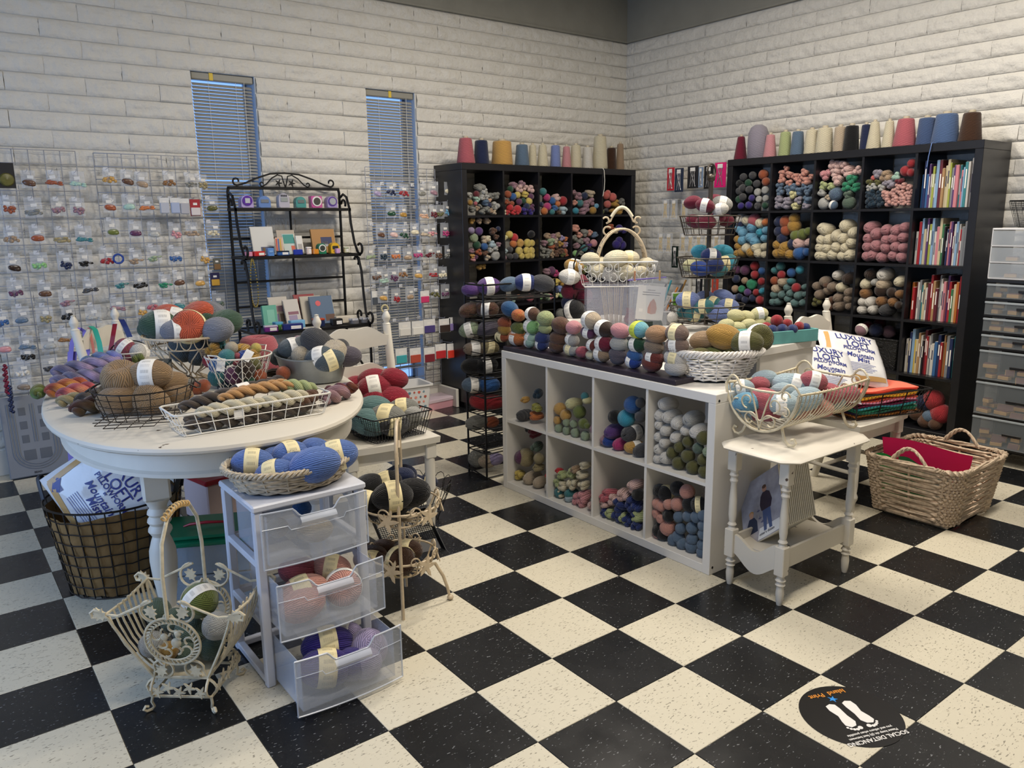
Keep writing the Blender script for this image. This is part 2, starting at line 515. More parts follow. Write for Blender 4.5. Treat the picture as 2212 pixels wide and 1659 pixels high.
# --- back wall windows with venetian blinds
FRAMEM = mat('aluminium_window_frame', '#8F98A4', 0.35, metal=0.6)
GLASS = mat('window_glass', '#E8F2FF', 0.02, trans=1.0, spec=0.4)
JAMB = mat('window_jamb', '#B9C4D2', 0.5)
SLAT = mat('blind_slat', '#A9A79F', 0.45)
_nt = SLAT.node_tree; _tr = _nt.nodes.new('ShaderNodeBsdfTranslucent'); _tr.inputs[0].default_value = (0.62, 0.66, 0.72, 1)
_mx = _nt.nodes.new('ShaderNodeMixShader'); _mx.inputs[0].default_value = 0.22
_nt.links.new(_nt.nodes['Principled BSDF'].outputs[0], _mx.inputs[1]); _nt.links.new(_tr.outputs[0], _mx.inputs[2]); _nt.links.new(_mx.outputs[0], _nt.nodes['Material Output'].inputs[0])
HEAD = mat('blind_headrail', '#8C8A80', 0.45)
CORD = mat('blind_cord', '#E4E2DA', 0.7)
YELLOW = mat('yellow_tag_plastic', '#D9B93A', 0.5)
slat_me = None
for n, (x0, x1) in enumerate(WIN):
    t = MB()
    fy = WY+0.15
    for a, b in (((x0, fy, WZ0), (x0+0.025, fy+0.03, WZ1)), ((x1-0.025, fy, WZ0), (x1, fy+0.03, WZ1)), ((x0, fy, WZ0), (x1, fy+0.03, WZ0+0.03)), ((x0, fy, WZ1-0.03), (x1, fy+0.03, WZ1))): t.box(a, b)
    win = tag(t.obj('window_%d' % (n+1), FRAMEM, smooth=False), kind='structure')
    MB().box((x0+0.02, fy+0.012, WZ0+0.02), (x1-0.02, fy+0.016, WZ1-0.02)).obj('pane', GLASS, win, smooth=False)
    j = MB()
    j.box((x0, WY, WZ0), (x0+0.004, fy, WZ1)).box((x1-0.004, WY, WZ0), (x1, fy, WZ1)).box((x0, WY, WZ1-0.004), (x1, fy, WZ1)).box((x0, WY-0.03, WZ0-0.012), (x1, fy, WZ0+0.004))
    j.obj('window_jamb', JAMB, win, smooth=False)
    # the blind
    bl = thing('venetian_blind', ((x0+x1)/2, WY+0.03, WZ1), 0,
               ('grey venetian blind behind the black bakers rack' if n == 0 else 'grey venetian blind behind the wire panel beside the black shelf'), 'blind')
    wd = x1-x0-0.03
    MB().bbox((-wd/2-0.008, -0.02, -0.05), (wd/2+0.008, 0.02, -0.004), 0.006).obj('headrail', HEAD, bl)
    MB().bbox((-0.085 if n == 0 else -0.012, -0.024, -0.05), (-0.06 if n == 0 else 0.012, -0.0205, -0.004), 0.002).obj('bracket_tag', YELLOW, bl)
    if slat_me is None:
        s_ = MB()
        def sf(u, v):
            y = (v-0.5)*0.026
            return ((u-0.5)*wd, y, 0.0025-12*y*y)
        s_.grid(sf, 1, 4); s_.grid(lambda u, v: (sf(u, v)[0], sf(u, v)[1], sf(u, v)[2]-0.0007), 1, 4, flip=True)
        slat_me = s_.mesh('slat', SLAT, True)
    zb = -(WZ1-0.33)
    z = -0.075
    k = 0
    while z > zb:
        o = link('slat', slat_me, bl, (0, 0, z), (math.radians(46), 0, 0))
        if n == 0 and k == 28: z -= 0.006
        z -= 0.0205; k += 1
    MB().bbox((-wd/2, -0.012, zb-0.03), (wd/2, 0.012, zb-0.012), 0.004).obj('bottom_rail', SLAT, bl)
    c = MB()
    for cx in (-wd*0.24, wd*0.22): c.tube([(cx, -0.012, -0.04), (cx, -0.0125, zb-0.02)], 0.0012, 4)
    c.tube([(wd*0.36, -0.018, -0.04), (wd*0.35, -0.018, -1.35)], 0.0015, 4)
    c.obj('cord', CORD, bl)

# --- ceiling troffers (the room's lamps)
DIFF = mat('fluorescent_diffuser', '#FFF2DC', 0.5, emit=3.0)
for (x, y) in TROFFERS:
    t = thing('ceiling_light', (x, y, CZ-0.03), 0, 'long white fluorescent ceiling fixture', 'ceiling light', 'fluorescent ceiling fixtures')
    MB().bbox((-0.62, -0.17, 0.0), (0.62, 0.17, 0.03), 0.006).obj('housing', LAMWHITE, t)
    MB().box((-0.59, -0.14, -0.003), (0.59, 0.14, -0.001)).obj('diffuser', DIFF, t, smooth=False)
# ------------------------------------------------------------------ cube shelves
def cube_shelf(name, W, D, H, cols, rows, outer, inner, m, label, loc, rz, back=False):
    # local: x across the front 0..W, y depth 0..D (front at y=0), z 0..H
    t = thing(name, loc, rz, label, 'shelf')
    MB().bbox((0, 0, 0), (outer, D, H-outer), 0.002).obj('side_panel', m, t)
    MB().bbox((W-outer, 0, 0), (W, D, H-outer), 0.002).obj('side_panel', m, t)
    MB().bbox((0, 0, H-outer), (W, D, H), 0.002).obj('top_panel', m, t)
    MB().bbox((outer, 0, 0), (W-outer, D, outer), 0.002).obj('bottom_panel', m, t)
    pw = (W-2*outer-(cols-1)*inner)/cols; ph = (H-2*outer-(rows-1)*inner)/rows
    for r in range(1, rows):
        z = outer+r*ph+(r-1)*inner
        MB().box((outer, 0.004, z), (W-outer, D, z+inner)).obj('shelf_board', m, t, smooth=False)
    for c in range(1, cols):
        x = outer+c*pw+(c-1)*inner
        for r in range(rows):
            z = outer+r*(ph+inner)
            MB().box((x, 0.006, z), (x+inner, D, z+ph)).obj('divider', m, t, smooth=False)
    def cell(c, r):   # column from x=0, row from the top; returns local x0, z0, pw, ph
        return (outer+c*(pw+inner), outer+(rows-1-r)*(ph+inner), pw, ph)
    M = Matrix.Translation(loc) @ Matrix.Rotation(rz, 4, 'Z')
    return t, cell, M
# tall black shelf in the corner on the back wall (front faces -Y)
SHA, cellA, MA = cube_shelf('cube_shelf', 1.80, 0.385, 1.80, 5, 5, 0.048, 0.016, LAMBLACK, 'tall black cube shelf in the room corner, coloured cones on top', (1.135, 1.60, 0.045), 0)
# tall black shelf on the right wall (front faces -X): local x -> -Y
SHB, cellB, MB_ = cube_shelf('cube_shelf', 1.80, 0.37, 1.80, 5, 5, 0.048, 0.016, LAMBLACK, 'tall black cube shelf with a column of books', (2.80, 0.52, 0.055), -PI/2)
# low white shelf (front faces -X), local x -> -Y
SHC, cellC, MC = cube_shelf('cube_shelf', 1.42, 0.385, 0.757, 4, 2, 0.038, 0.014, LAMWHITE, 'low white cube shelf filled with yarn in eight compartments', (0.285, -0.03, 0.0), -PI/2)
for (M, nm, W, D, h) in ((MA, 'A', 1.80, 0.385, 0.045), (MB_, 'B', 1.80, 0.37, 0.055)):
    t = SHA if nm == 'A' else SHB
    MB().box((0.02, 0.02, -h), (W-0.02, D-0.02, -0.001)).obj('plinth', LAMBLACK, t, smooth=False)
SCREW = mat('dark_screw', '#3A3630', 0.4, metal=0.6)
for z in (0.03, 0.73):
    MB().lathe([(0.0055, 0), (0.0055, 0.001), (0, 0.001)], 10, M=Matrix.Translation((1.42, 0.02, z)) @ Matrix.Rotation(PI/2, 4, 'Y')).obj('screw_cap', SCREW, SHC)
# ------------------------------------------------------------------ yarn
PAL = {
 'gy': ('grey', '#8C8C84'), 'lg': ('light grey', '#BDBDB8'), 'dg': ('charcoal', '#4B4B4E'), 'bk': ('black', '#17171A'), 'wh': ('white', '#E9E4DA'),
 'cr': ('cream', '#E8DDBB'), 'tn': ('tan', '#B39676'), 'be': ('beige', '#CDB99C'), 'br': ('brown', '#6E4B36'), 'db': ('dark brown', '#3D2C23'),
 'bu': ('burgundy', '#74222F'), 'rd': ('red', '#B4222E'), 'sc': ('scarlet', '#D4232E'), 'or': ('orange', '#DC7A2E'), 'ru': ('rust', '#B0562C'),
 'go': ('golden', '#DCA848'), 'mu': ('mustard', '#BC8E2C'), 'ye': ('yellow', '#E6CB55'), 'ly': ('pale lemon', '#E6E0A2'), 'ol': ('olive', '#67652F'),
 'og': ('moss green', '#728034'), 'em': ('emerald', '#20946A'), 'dn': ('dark green', '#1F5238'), 'ln': ('bright green', '#8FD07E'), 'sg': ('sage', '#9FB38E'),
 'mt': ('mint', '#B2D8C6'), 'te': ('teal', '#3A8A90'), 'tq': ('turquoise', '#2BA6C4'), 'sb': ('sky blue', '#6DB2D6'), 'bl': ('blue', '#2C66AC'),
 'rb': ('royal blue', '#2049A4'), 'nv': ('navy', '#232F55'), 'sl': ('slate blue', '#647E99'), 'ps': ('powder blue', '#B6CFDA'), 'pe': ('periwinkle', '#8296D4'),
 'pu': ('purple', '#643F88'), 'dp': ('deep violet', '#3D2C8A'), 'lv': ('lavender', '#AA9CC6'), 'pl': ('plum', '#6C3B62'), 'mg': ('magenta', '#C6307A'),
 'pk': ('pink', '#E2989E'), 'lp': ('light pink', '#E9C0B8'), 'ro': ('rose', '#C8626E'), 'co': ('coral', '#E26A62'), 'sm': ('salmon', '#E29D8A'),
 'ma': ('mauve', '#A77E8C'), 'vg': ('lavender grey', '#A29BAA'), 'lm': ('lime', '#BAC786'), 'ds': ('grey green', '#5F7564'), 'sp': ('shell pink', '#E4AA9F'),
 'nt': ('dark navy', '#1F3A4E'), 'dr': ('dusty rose', '#BE7F86'), 'dt': ('dusty teal', '#638A8A'), 'tp': ('taupe', '#93806D'), 'cm': ('camel', '#9E6E3A'),
 'kh': ('khaki', '#A99A6C'), 'ov': ('chartreuse', '#AAA83C'), 'nb': ('indigo', '#2E4080'), 'wi': ('wine', '#7E1434'), 'dq': ('dusky violet grey', '#625B68'),
 'lt': ('aqua', '#7CC9D8'), 'rw': ('brick red', '#7A342C'), 'dk': ('dusky brown', '#8C7468'), 'sn': ('sand', '#BC9064'), 'pb': ('pebble white', '#DCD7D0'),
 'cf': ('cornflower blue', '#5C80CC'), 'ct': ('coral orange', '#D8582C'), 'fg': ('forest green', '#3E5F4A'), 'sv': ('silver grey', '#8A8D98'), 'pc': ('peach', '#E9B690'),
 'ck': ('chocolate', '#4A2E1C'), 'ap': ('apricot', '#E2A862'), 'db2': ('deep blue', '#215A8C'), 'crim': ('crimson', '#A01030'), 'hp': ('heather pink', '#B0505E'),
}
def rgb(c):
    q = lin(PAL[c][1] if c in PAL else c); g = 0.3*q[0]+0.59*q[1]+0.11*q[2]
    return tuple((0.88*x+0.12*g)*0.9 for x in q)

def _frame(n):
    n = Vector(n).normalized()
    e1 = n.orthogonal().normalized(); e2 = n.cross(e1)
    return n, e1, e2
def band(m, n, rad, w=0.45, lift=0.035, nt=28, nw=5, ring=None, sh=None):
    n, e1, e2 = _frame(n)
    def fn(u, v):
        th = 2*PI*u; a = (v-0.5)*2*w
        p = (e1*math.cos(th)+e2*math.sin(th))*math.cos(a)+n*math.sin(a)
        k = 1.0+lift*math.cos(PI/2*(v-0.5)*2)-0.012
        if sh: k *= sh(p)
        return (p.x*rad[0]*k, p.y*rad[1]*k, p.z*rad[2]*k)
    # stripes run along the loop: UV.x across the band
    vs = []; fs = []; uvs = []
    for j in range(nw+1):
        for i in range(nt): vs.append(fn(i/nt, j/nw))
    for j in range(nw):
        for i in range(nt):
            i2 = (i+1) % nt
            fs.append((j*nt+i, j*nt+i2, (j+1)*nt+i2, (j+1)*nt+i))
            a, b = j/nw*w*2.2, (j+1)/nw*w*2.2
            uvs.append(((a, i/nt*3), (a, (i+1)/nt*3), (b, (i+1)/nt*3), (b, i/nt*3)))
    m._add(vs, fs, uvs)
def ball_mesh(seed, kind, matl):
    rng = random.Random(seed); m = MB()
    if kind == 'b':                       # round wound ball
        rad = (1, 1, 1)
        for k in range(7):
            n = Vector((rng.gauss(0, 1), rng.gauss(0, 1), rng.gauss(0, 1)))
            band(m, n, rad, rng.uniform(0.55, 0.8), rng.uniform(0.02, 0.06))
    elif kind == 'd':                     # centre-pull ball, hollow on the x axis
        def sh(p):
            q = abs(p.x); return 1.0-0.30*max(0, (q-0.72)/0.28)**1.3
        for k in range(9):
            a = PI*k/9*2.0+rng.uniform(-0.15, 0.15)
            n = Vector((rng.uniform(0.14, 0.3), math.cos(a), math.sin(a)))
            band(m, n, (0.88, 1, 1), rng.uniform(0.32, 0.42), rng.uniform(0.03, 0.06), sh=sh)
        m.ell((0, 0, 0), (0.6, 0.93, 0.93), 12, 8)
    elif kind == 's':                     # pull skein: long log along x with swirled ends
        def sh(p):
            q = abs(p.x); return 1.0-0.16*max(0, (q-0.86)/0.14)
        for k in range(8):
            a = PI*k/8+rng.uniform(-0.1, 0.1)
            n = Vector((rng.uniform(-0.12, 0.12), math.cos(a), math.sin(a)))
            band(m, n, (1.75, 1, 1), rng.uniform(0.36, 0.5), rng.uniform(0.02, 0.07), nt=32, sh=sh)
        for sg in (-1, 1):
            band(m, (sg*0.3, rng.uniform(-1, 1), 1), (1.7, 1.0, 1.0), 0.25, 0.05)
    elif kind == 'o':                     # plump oval ball, label ready, along x
        for k in range(8):
            a = PI*k/8+rng.uniform(-0.1, 0.1)
            n = Vector((rng.uniform(-0.3, 0.3), math.cos(a), math.sin(a)))
            band(m, n, (1.3, 1, 0.92), rng.uniform(0.38, 0.55), rng.uniform(0.02, 0.05))
    return m.mesh('yarn_'+kind, matl, True)
def rope(m, path, r, turns, strands=2, n=8, steps=44, taper=True, spread=0.62):
    # twisted hank: strands winding round a path (list of points)
    P = [Vector(p) for p in path]
    def at(t):
        f = t*(len(P)-1); i = min(int(f), len(P)-2); return P[i].lerp(P[i+1], f-i)
    for s in range(strands):
        pts = []; rr = []
        for k in range(steps+1):
            t = k/steps
            c = at(t); d = (at(min(1, t+0.01))-at(max(0, t-0.01))).normalized()
            e1 = d.cross(Vector((0, 0, 1)));
            e1 = e1.normalized() if e1.length > 1e-4 else Vector((1, 0, 0))
            e2 = d.cross(e1)
            a = 2*PI*turns*t+2*PI*s/strands
            env = math.sin(PI*min(1, max(0, t)))**0.35 if taper else 1.0
            pts.append(c+(e1*math.cos(a)+e2*math.sin(a))*r*spread*env)
            rr.append(max(0.02*r, r*0.72*(0.35+0.65*env) if taper else r*0.72))
        m.tube(pts, rr, n, us=2.2)
def hank_mesh(seed, matl):
    rng = random.Random(seed); m = MB()
    rope(m, [(-1.9, 0, 0), (-0.8, 0.06, 0.05), (0.6, -0.05, 0.0), (1.9, 0, 0)], 1.0, 2.2+0.5*rng.random(), 2, 10, 40)
    return m.mesh('yarn_h', matl, True)
def lump_mesh(seed, matl):               # end of a twisted hank: two or three plump folds
    rng = random.Random(seed); m = MB()
    for k in range(3):
        a = 2*PI*k/3+rng.uniform(-0.3, 0.3)
        o = Vector((rng.uniform(-0.1, 0.25), math.cos(a)*0.42, math.sin(a)*0.42))
        pts = [o+Vector((-1.6, -o.y*0.7, -o.z*0.7)), o+Vector((-0.7, 0, 0)), o, o+Vector((0.45, rng.uniform(-.1, .1), rng.uniform(-.1, .1))), o+Vector((0.66, 0, 0)), o+Vector((0.76, -o.y*0.3, -o.z*0.3))]
        m.tube(pts, [0.5, 0.6, 0.62, 0.54, 0.34, 0.1], 10, us=1.4)
    return m.mesh('yarn_l', matl, True)
YM = {}
for _k in 'bdso':
    for _s in range(3):
        YM[_k, _s, 0] = ball_mesh(_s+11, _k, YARN); YM[_k, _s, 1] = ball_mesh(_s+11, _k, YARNV)
for _s in range(3):
    for _v, _m in ((0, YARN), (1, YARNV)):
        YM['h', _s, _v] = lump_mesh(_s+5, _m); YM['H', _s, _v] = hank_mesh(_s+5, _m)
KIND = {'b': ('yarn_ball', 'ball'), 'd': ('hollow_yarn_ball', 'hollow ball'), 's': ('yarn_skein', 'skein'), 'o': ('oval_yarn_ball', 'oval ball'), 'h': ('yarn_hank', 'hank'), 'H': ('yarn_hank', 'twisted hank')}

def label_mat(name, paper):
    m = bpy.data.materials.new(name); m.use_nodes = True
    nt = m.node_tree; L = nt.links; b = nt.nodes['Principled BSDF']; b.inputs['Roughness'].default_value = 0.7
    tc = nt.nodes.new('ShaderNodeTexCoord'); sp = nt.nodes.new('ShaderNodeSeparateXYZ'); L.new(tc.outputs['UV'], sp.inputs[0])
    def mth(op, a, bb):
        n = nt.nodes.new('ShaderNodeMath'); n.operation = op
        for k, q in enumerate((a, bb)):
            if isinstance(q, (int, float)): n.inputs[k].default_value = q
            else: L.new(q, n.inputs[k])
        return n.outputs[0]
    def rng_(s, lo, hi): return mth('MULTIPLY', mth('GREATER_THAN', s, lo), mth('LESS_THAN', s, hi))
    U, V = sp.outputs[0], sp.outputs[1]
    fr = mth('FRACT', mth('MULTIPLY', U, 8.0), 0)           # the print repeats round the band
    bars = mth('GREATER_THAN', mth('SINE', mth('MULTIPLY', V, 95.0), 0), 0.1)
    bc = mth('MULTIPLY', mth('MULTIPLY', rng_(fr, 0.16, 0.42), rng_(V, 0.22, 0.78)), bars)
    ln = mth('GREATER_THAN', mth('SINE', mth('MULTIPLY', fr, 120.0), 0), 0.5)
    wd = mth('GREATER_THAN', mth('SINE', mth('MULTIPLY', V, 60.0), 0), -0.6)
    tx = mth('MULTIPLY', mth('MULTIPLY', mth('MULTIPLY', rng_(fr, 0.6, 0.9), rng_(V, 0.18, 0.82)), ln), wd)
    fac = mth('MULTIPLY', mth('MAXIMUM', bc, tx), 0.6)
    mx = nt.nodes.new('ShaderNodeMixRGB'); mx.inputs[1].default_value = (*lin(paper), 1); mx.inputs[2].default_value = (*lin('#3A3A44'), 1)
    L.new(fac, mx.inputs[0]); L.new(mx.outputs[0], b.inputs['Base Color'])
    return m
LABW = label_mat('printed_white_label', '#E6E3DC'); LABC = label_mat('printed_cream_label', '#E4D6A8'); LABK = label_mat('printed_lime_label', '#C6D24A')
def band_mesh(wx, matl, rad=(1, 1, 1), a0=0.0, a1=2*PI, off=0.0, lift=1.055):
    # paper band round the x axis of a ball of the given radii
    m = MB(); vs = []
    def fn(u, v):
        x = off+(v-0.5)*2*wx; a = a0+(a1-a0)*u
        k = math.sqrt(max(0.02, 1-x*x))*lift
        return (x*rad[0]*1.0, math.cos(a)*k*rad[1], math.sin(a)*k*rad[2])
    m.grid(fn, 28, 5)
    return m.mesh('label_band', matl, True)
BAND = {('b', 'w'): band_mesh(0.32, LABW), ('b', 'c'): band_mesh(0.32, LABC), ('b', 'k'): band_mesh(0.36, LABK),
        ('o', 'w'): band_mesh(0.34, LABW, (1.3, 1, 0.92)), ('o', 'c'): band_mesh(0.34, LABC, (1.3, 1, 0.92)), ('o', 'k'): band_mesh(0.36, LABK, (1.3, 1, 0.92)),
        ('d', 'w'): band_mesh(0.4, LABW, (0.88, 1, 1)), ('d', 'c'): band_mesh(0.4, LABC, (0.88, 1, 1)),
        ('s', 'w'): band_mesh(0.36, LABW, (1.75, 1, 1)), ('s', 'c'): band_mesh(0.36, LABC, (1.75, 1, 1))}
_yr = random.Random(21)
YCOUNT = {}
def yarn(kind, loc, size, col, where, group=None, rot=None, lab=None, var=0, scale=None, label=None, lab_rot=0.0):
    name, word = KIND[kind]
    me = YM[kind, _yr.randrange(3), var]
    if rot is None: rot = (_yr.uniform(0, 6.28), _yr.uniform(-0.6, 0.6), _yr.uniform(0, 6.28))
    s = (size, size, size) if scale is None else (size*scale[0], size*scale[1], size*scale[2])
    o = link(name, me, None, loc, rot, s, rgb(col))
    cn = PAL[col][0] if col in PAL else 'coloured'
    if label is None:
        w = 'variegated '+cn if var else cn
        label = '%s%s yarn %s %s' % ('banded ' if lab else '', w, word, where)
    tag(o, label, 'yarn', group or ('yarn '+where))
    if lab and (kind, lab) in BAND:
        link('label_band', BAND[kind, lab], o, (0, 0, 0), (lab_rot, 0, 0))
    YCOUNT[name] = YCOUNT.get(name, 0)+1
    return o
ROWN = ['top row', 'second row', 'third row', 'fourth row', 'bottom row']
COLN = ['first', 'second', 'third', 'fourth', 'fifth']
def fill(plane, cell, M, cols, rows, ox, oy, sc_, text, shelf, front_dir, D):
    """text: 'x y r col kind[flags]' items separated by ';' in a crop's coordinates/10"""
    Mi = M.inverted()
    for it in text.replace('\n', ';').split(';'):
        q = it.split()
        if len(q) < 5: continue
        u, v, rp = ox+float(q[0])*10*sc_, oy+float(q[1])*10*sc_, float(q[2])*10*sc_
        col, kd = q[3], q[4][0]
        fl = q[4][1:]
        # front surface of the item sits near the shelf front
        p = plane(u, v, 0.03)
        dist = float((p-CAM)@_F); r = rp*dist/FPX
        p = plane(u, v, 0.03+r)
        loc = Mi @ Vector(p)
        best = None
        for c in range(cols):
            for rr in range(rows):
                x0, z0, w_, h_ = cell(c, rr)
                if x0-0.02 <= loc.x <= x0+w_+0.02 and z0-0.03 <= loc.z <= z0+h_+0.02: best = (c, rr, x0, z0, w_, h_)
        if best is None:
            continue
        c, rr, x0, z0, w_, h_ = best
        k = {'h': 0.97, 'H': 1.2}.get(kd, 1.0)
        loc.x = min(max(loc.x, x0+r*k), x0+w_-r*k); loc.z = min(max(loc.z, z0+r*0.97*k), z0+h_-r)
        yaw = M.to_euler().z
        if kd == 's':
            loc.y += r*0.6; rot = (_yr.uniform(0, 6), _yr.uniform(-0.12, 0.12), yaw-PI/2+_yr.uniform(-0.16, 0.16))
        elif kd == 'h': rot = (_yr.uniform(0, 6), _yr.uniform(-0.25, 0.25), yaw-PI/2+_yr.uniform(-0.45, 0.45))
        elif kd == 'H': rot = (_yr.uniform(0, 6), _yr.uniform(-0.1, 0.25), yaw-PI/2+_yr.uniform(-0.3, 0.3))
        elif kd == 'd': rot = (_yr.uniform(0, 6), _yr.uniform(-0.2, 0.2), yaw-PI/2+_yr.uniform(-0.35, 0.35))
        else: rot = None
        loc.y = min(max(loc.y, r*0.6), D-r)
        where = 'in %s, %s, %s cubby %s' % (shelf[0], ROWN[rr] if rows > 2 else ('upper row', 'lower row')[rr], COLN[c], shelf[1])
        yarn(kd, M @ loc, r, col, where, rot=rot, var=int('v' in fl), lab='w' if 'w' in fl else ('c' if 'c' in fl else None))
planeA = lambda u, v, d: onY(u, v, 1.60+d)
planeB = lambda u, v, d: onX(u, v, 2.80+d)
planeC = lambda u, v, d: onX(u, v, 0.285+d)
SA, SB, SC = ('corner shelf', 'from window'), ('book shelf', 'from corner'), ('white shelf', 'from rack')
fA = lambda ox, oy, s, t: fill(planeA, cellA, MA, 5, 5, ox, oy, s, t, SA, 0, 0.385)
fB = lambda ox, oy, s, t: fill(planeB, cellB, MB_, 5, 5, ox, oy, s, t, SB, 0, 0.37)
fC = lambda ox, oy, s, t: fill(planeC, cellC, MC, 4, 2, ox, oy, s, t, SC, 0, 0.385)
fA(1000, 360, 0.0904, """15 68 7 lg h;42 55 14 gy h;50 60 9 lg h;32 66 8 bu b;32 78 8 mt h;46 74 8 lg h;56 72 7 lg h;66 70 8 gy h;78 69 9 gy h;64 80 5 pc h;17 86 7 mu b;30 88 5 ro b
55 86 8 sl h;62 92 7 nv b;84 94 11 lg h;23 102 8 gy h;33 100 7 tn h;46 108 7 gy h;57 102 8 gy h;66 106 7 tn h;72 98 6 gy h;20 116 8 mu h;38 116 8 tn h;58 117 8 tn h;74 113 7 be h;88 114 7 cr h;40 96 6 gy h
113 54 8 dn b;122 44 9 ma h;140 42 9 ma h;134 53 10 lp h;148 50 8 lp h;162 54 10 lp h;107 66 9 ru b;119 72 9 bl b;130 68 8 ye b;148 66 8 ye h;162 72 8 pl b;105 85 7 ru h;117 88 6 ru b;134 84 8 pl b;144 82 7 dn b;157 83 9 ye b;168 97 9 pl h
112 98 9 sc b;130 102 10 sc b;106 113 7 sc h;120 112 7 sc h;131 114 7 sc h;147 110 10 dp h;165 112 10 dp h;152 96 9 nv b
191 60 9 te b;200 74 9 mg b;201 96 10 mg b;187 90 6 nv b;194 110 9 or b;213 82 9 bl b;213 110 7 te b;218 99 8 bl h""")
fA(1180, 360, 0.0904, """25 74 9 lp h;27 89 7 or b;42 82 11 rd b;44 105 10 ps h;30 110 6 br h;22 99 7 sl h;66 62 6 ma h;76 71 10 ma h;91 70 9 nv b;106 64 9 be h;68 87 7 sm h;80 87 9 te bv;95 89 9 ma h;107 84 10 ma h;70 106 8 tq bv;88 108 9 ma h
95 101 8 ma h;111 105 9 mu b;122 94 6 sb b;127 108 7 og b;143 69 9 co b;158 73 10 co b;146 90 9 co bv;147 63 7 co b;165 88 10 mu h;181 85 9 gy hv;173 103 12 mu h;144 104 5 dg h;158 106 6 mu h""")
fA(1000, 470, 0.0904, """20 31 8 lv b;38 33 10 pu b;26 49 11 sg dv;52 53 10 be h;60 50 7 cr h;72 33 9 br h;86 27 6 nv b;79 46 7 br hw;90 48 9 ly h;33 66 10 dn b;51 69 9 bl b;70 64 9 ps h;77 74 7 lg h;89 80 8 ps h;66 78 7 lg h;86 64 6 ma h;21 80 6 ma h
37 83 9 ru h;22 92 6 go h;24 104 7 pk h;38 104 8 mu h;54 87 8 br h;58 98 8 be h;80 96 12 lg d;48 104 7 mu h;30 94 6 pl h;92 99 6 ma b
111 41 9 ye b;122 48 10 sc b;167 40 9 bk b;120 63 9 or b;136 61 10 go d;154 61 10 ye d;168 61 8 ye d;112 77 8 dg b;134 80 10 ye d;152 79 9 ye d;168 79 9 ye d;112 96 8 dg b;125 93 8 dg b;140 95 8 ye d;154 95 8 ye d;169 94 9 ye d""")
fA(1160, 470, 0.1386, """20 37 7 sg h;12 40 5 ma h;17 29 5 tn h;26 30 5 ma h;32 28 5 tn h;38 32 5 lv h;44 33 4 or h;24 47 5 ru h;10 51 5 gy h;18 53 5 gy h;22 54 5 tn h;30 44 5 br h;36 41 5 mu h;42 43 5 ma h;46 42 4 lv h;32 53 5 br h;38 52 5 br h;44 53 5 ru b
9 60 4 gy h;16 60 4 gy h;23 61 4 tn h;30 60 4 br h;40 60 5 ol h;46 60 4 ru h;28 36 5 be h;60 17 6 sm h;66 27 5 sm h;74 24 6 gy h;82 24 5 sm h;90 27 5 sl h;58 32 5 gy h;67 37 5 gy h;76 36 6 ma h;88 40 6 pk b;60 56 5 ln b;73 48 6 te b;68 55 4 gy h;80 44 5 pu h;62 44 5 ma h;84 56 5 nv h
122 20 5 be h;116 15 5 ru h;128 17 6 dp b;137 20 5 dp b;124 42 7 dp b;134 43 7 dp b;128 36 6 dp b;22 83 7 pl b;29 87 6 mg h;16 84 5 ma h;29 100 6 ye h;38 101 6 mu h;35 111 6 pe h;29 114 5 nv b;30 121 5 ly h;38 121 5 ln h""")
fA(1060, 640, 0.1085, "24 3 5 or h;45 5 7 mt h;58 2 6 or h;64 2 5 pk h;78 3 8 ro b;90 7 7 ln h;112 4 7 sg h;118 3 7 pk h;139 34 10 gy b")
fB(1570, 350, 0.0904, """88 30 12 ru b;94 47 10 ru b;74 72 9 lg d;92 67 9 lg d;77 89 8 lg d;93 87 8 lg d;74 105 9 dg d;92 104 8 dn b;34 105 8 dp b;53 103 9 dp b;60 86 8 dp b;24 52 9 bk b;40 36 9 dg b;62 32 9 dg b;52 50 9 dn b;72 52 9 dg b;38 62 9 dg b;54 66 9 dg b;22 70 9 dg b;38 84 9 dg b;20 90 9 dn b
142 15 7 sm h;134 27 9 sm h;150 30 9 sm h;164 36 9 sm h;177 36 8 sm h;186 25 10 sm h;203 35 7 sm h;132 43 10 sm h;150 50 9 sm h;172 48 9 sm h;190 46 10 sm h;128 58 10 sl h;146 62 8 sl h;160 60 9 sl h;186 60 9 sl h;200 62 8 sl h;128 72 10 sl h;150 72 8 sl h;174 70 10 sl h;194 72 9 sl h;160 77 11 ly h
126 88 10 vg h;147 92 11 vg h;172 91 10 vg h;192 90 11 sl h;118 103 10 vg h;141 104 11 vg h;165 105 10 ly h;190 105 9 vg h""")
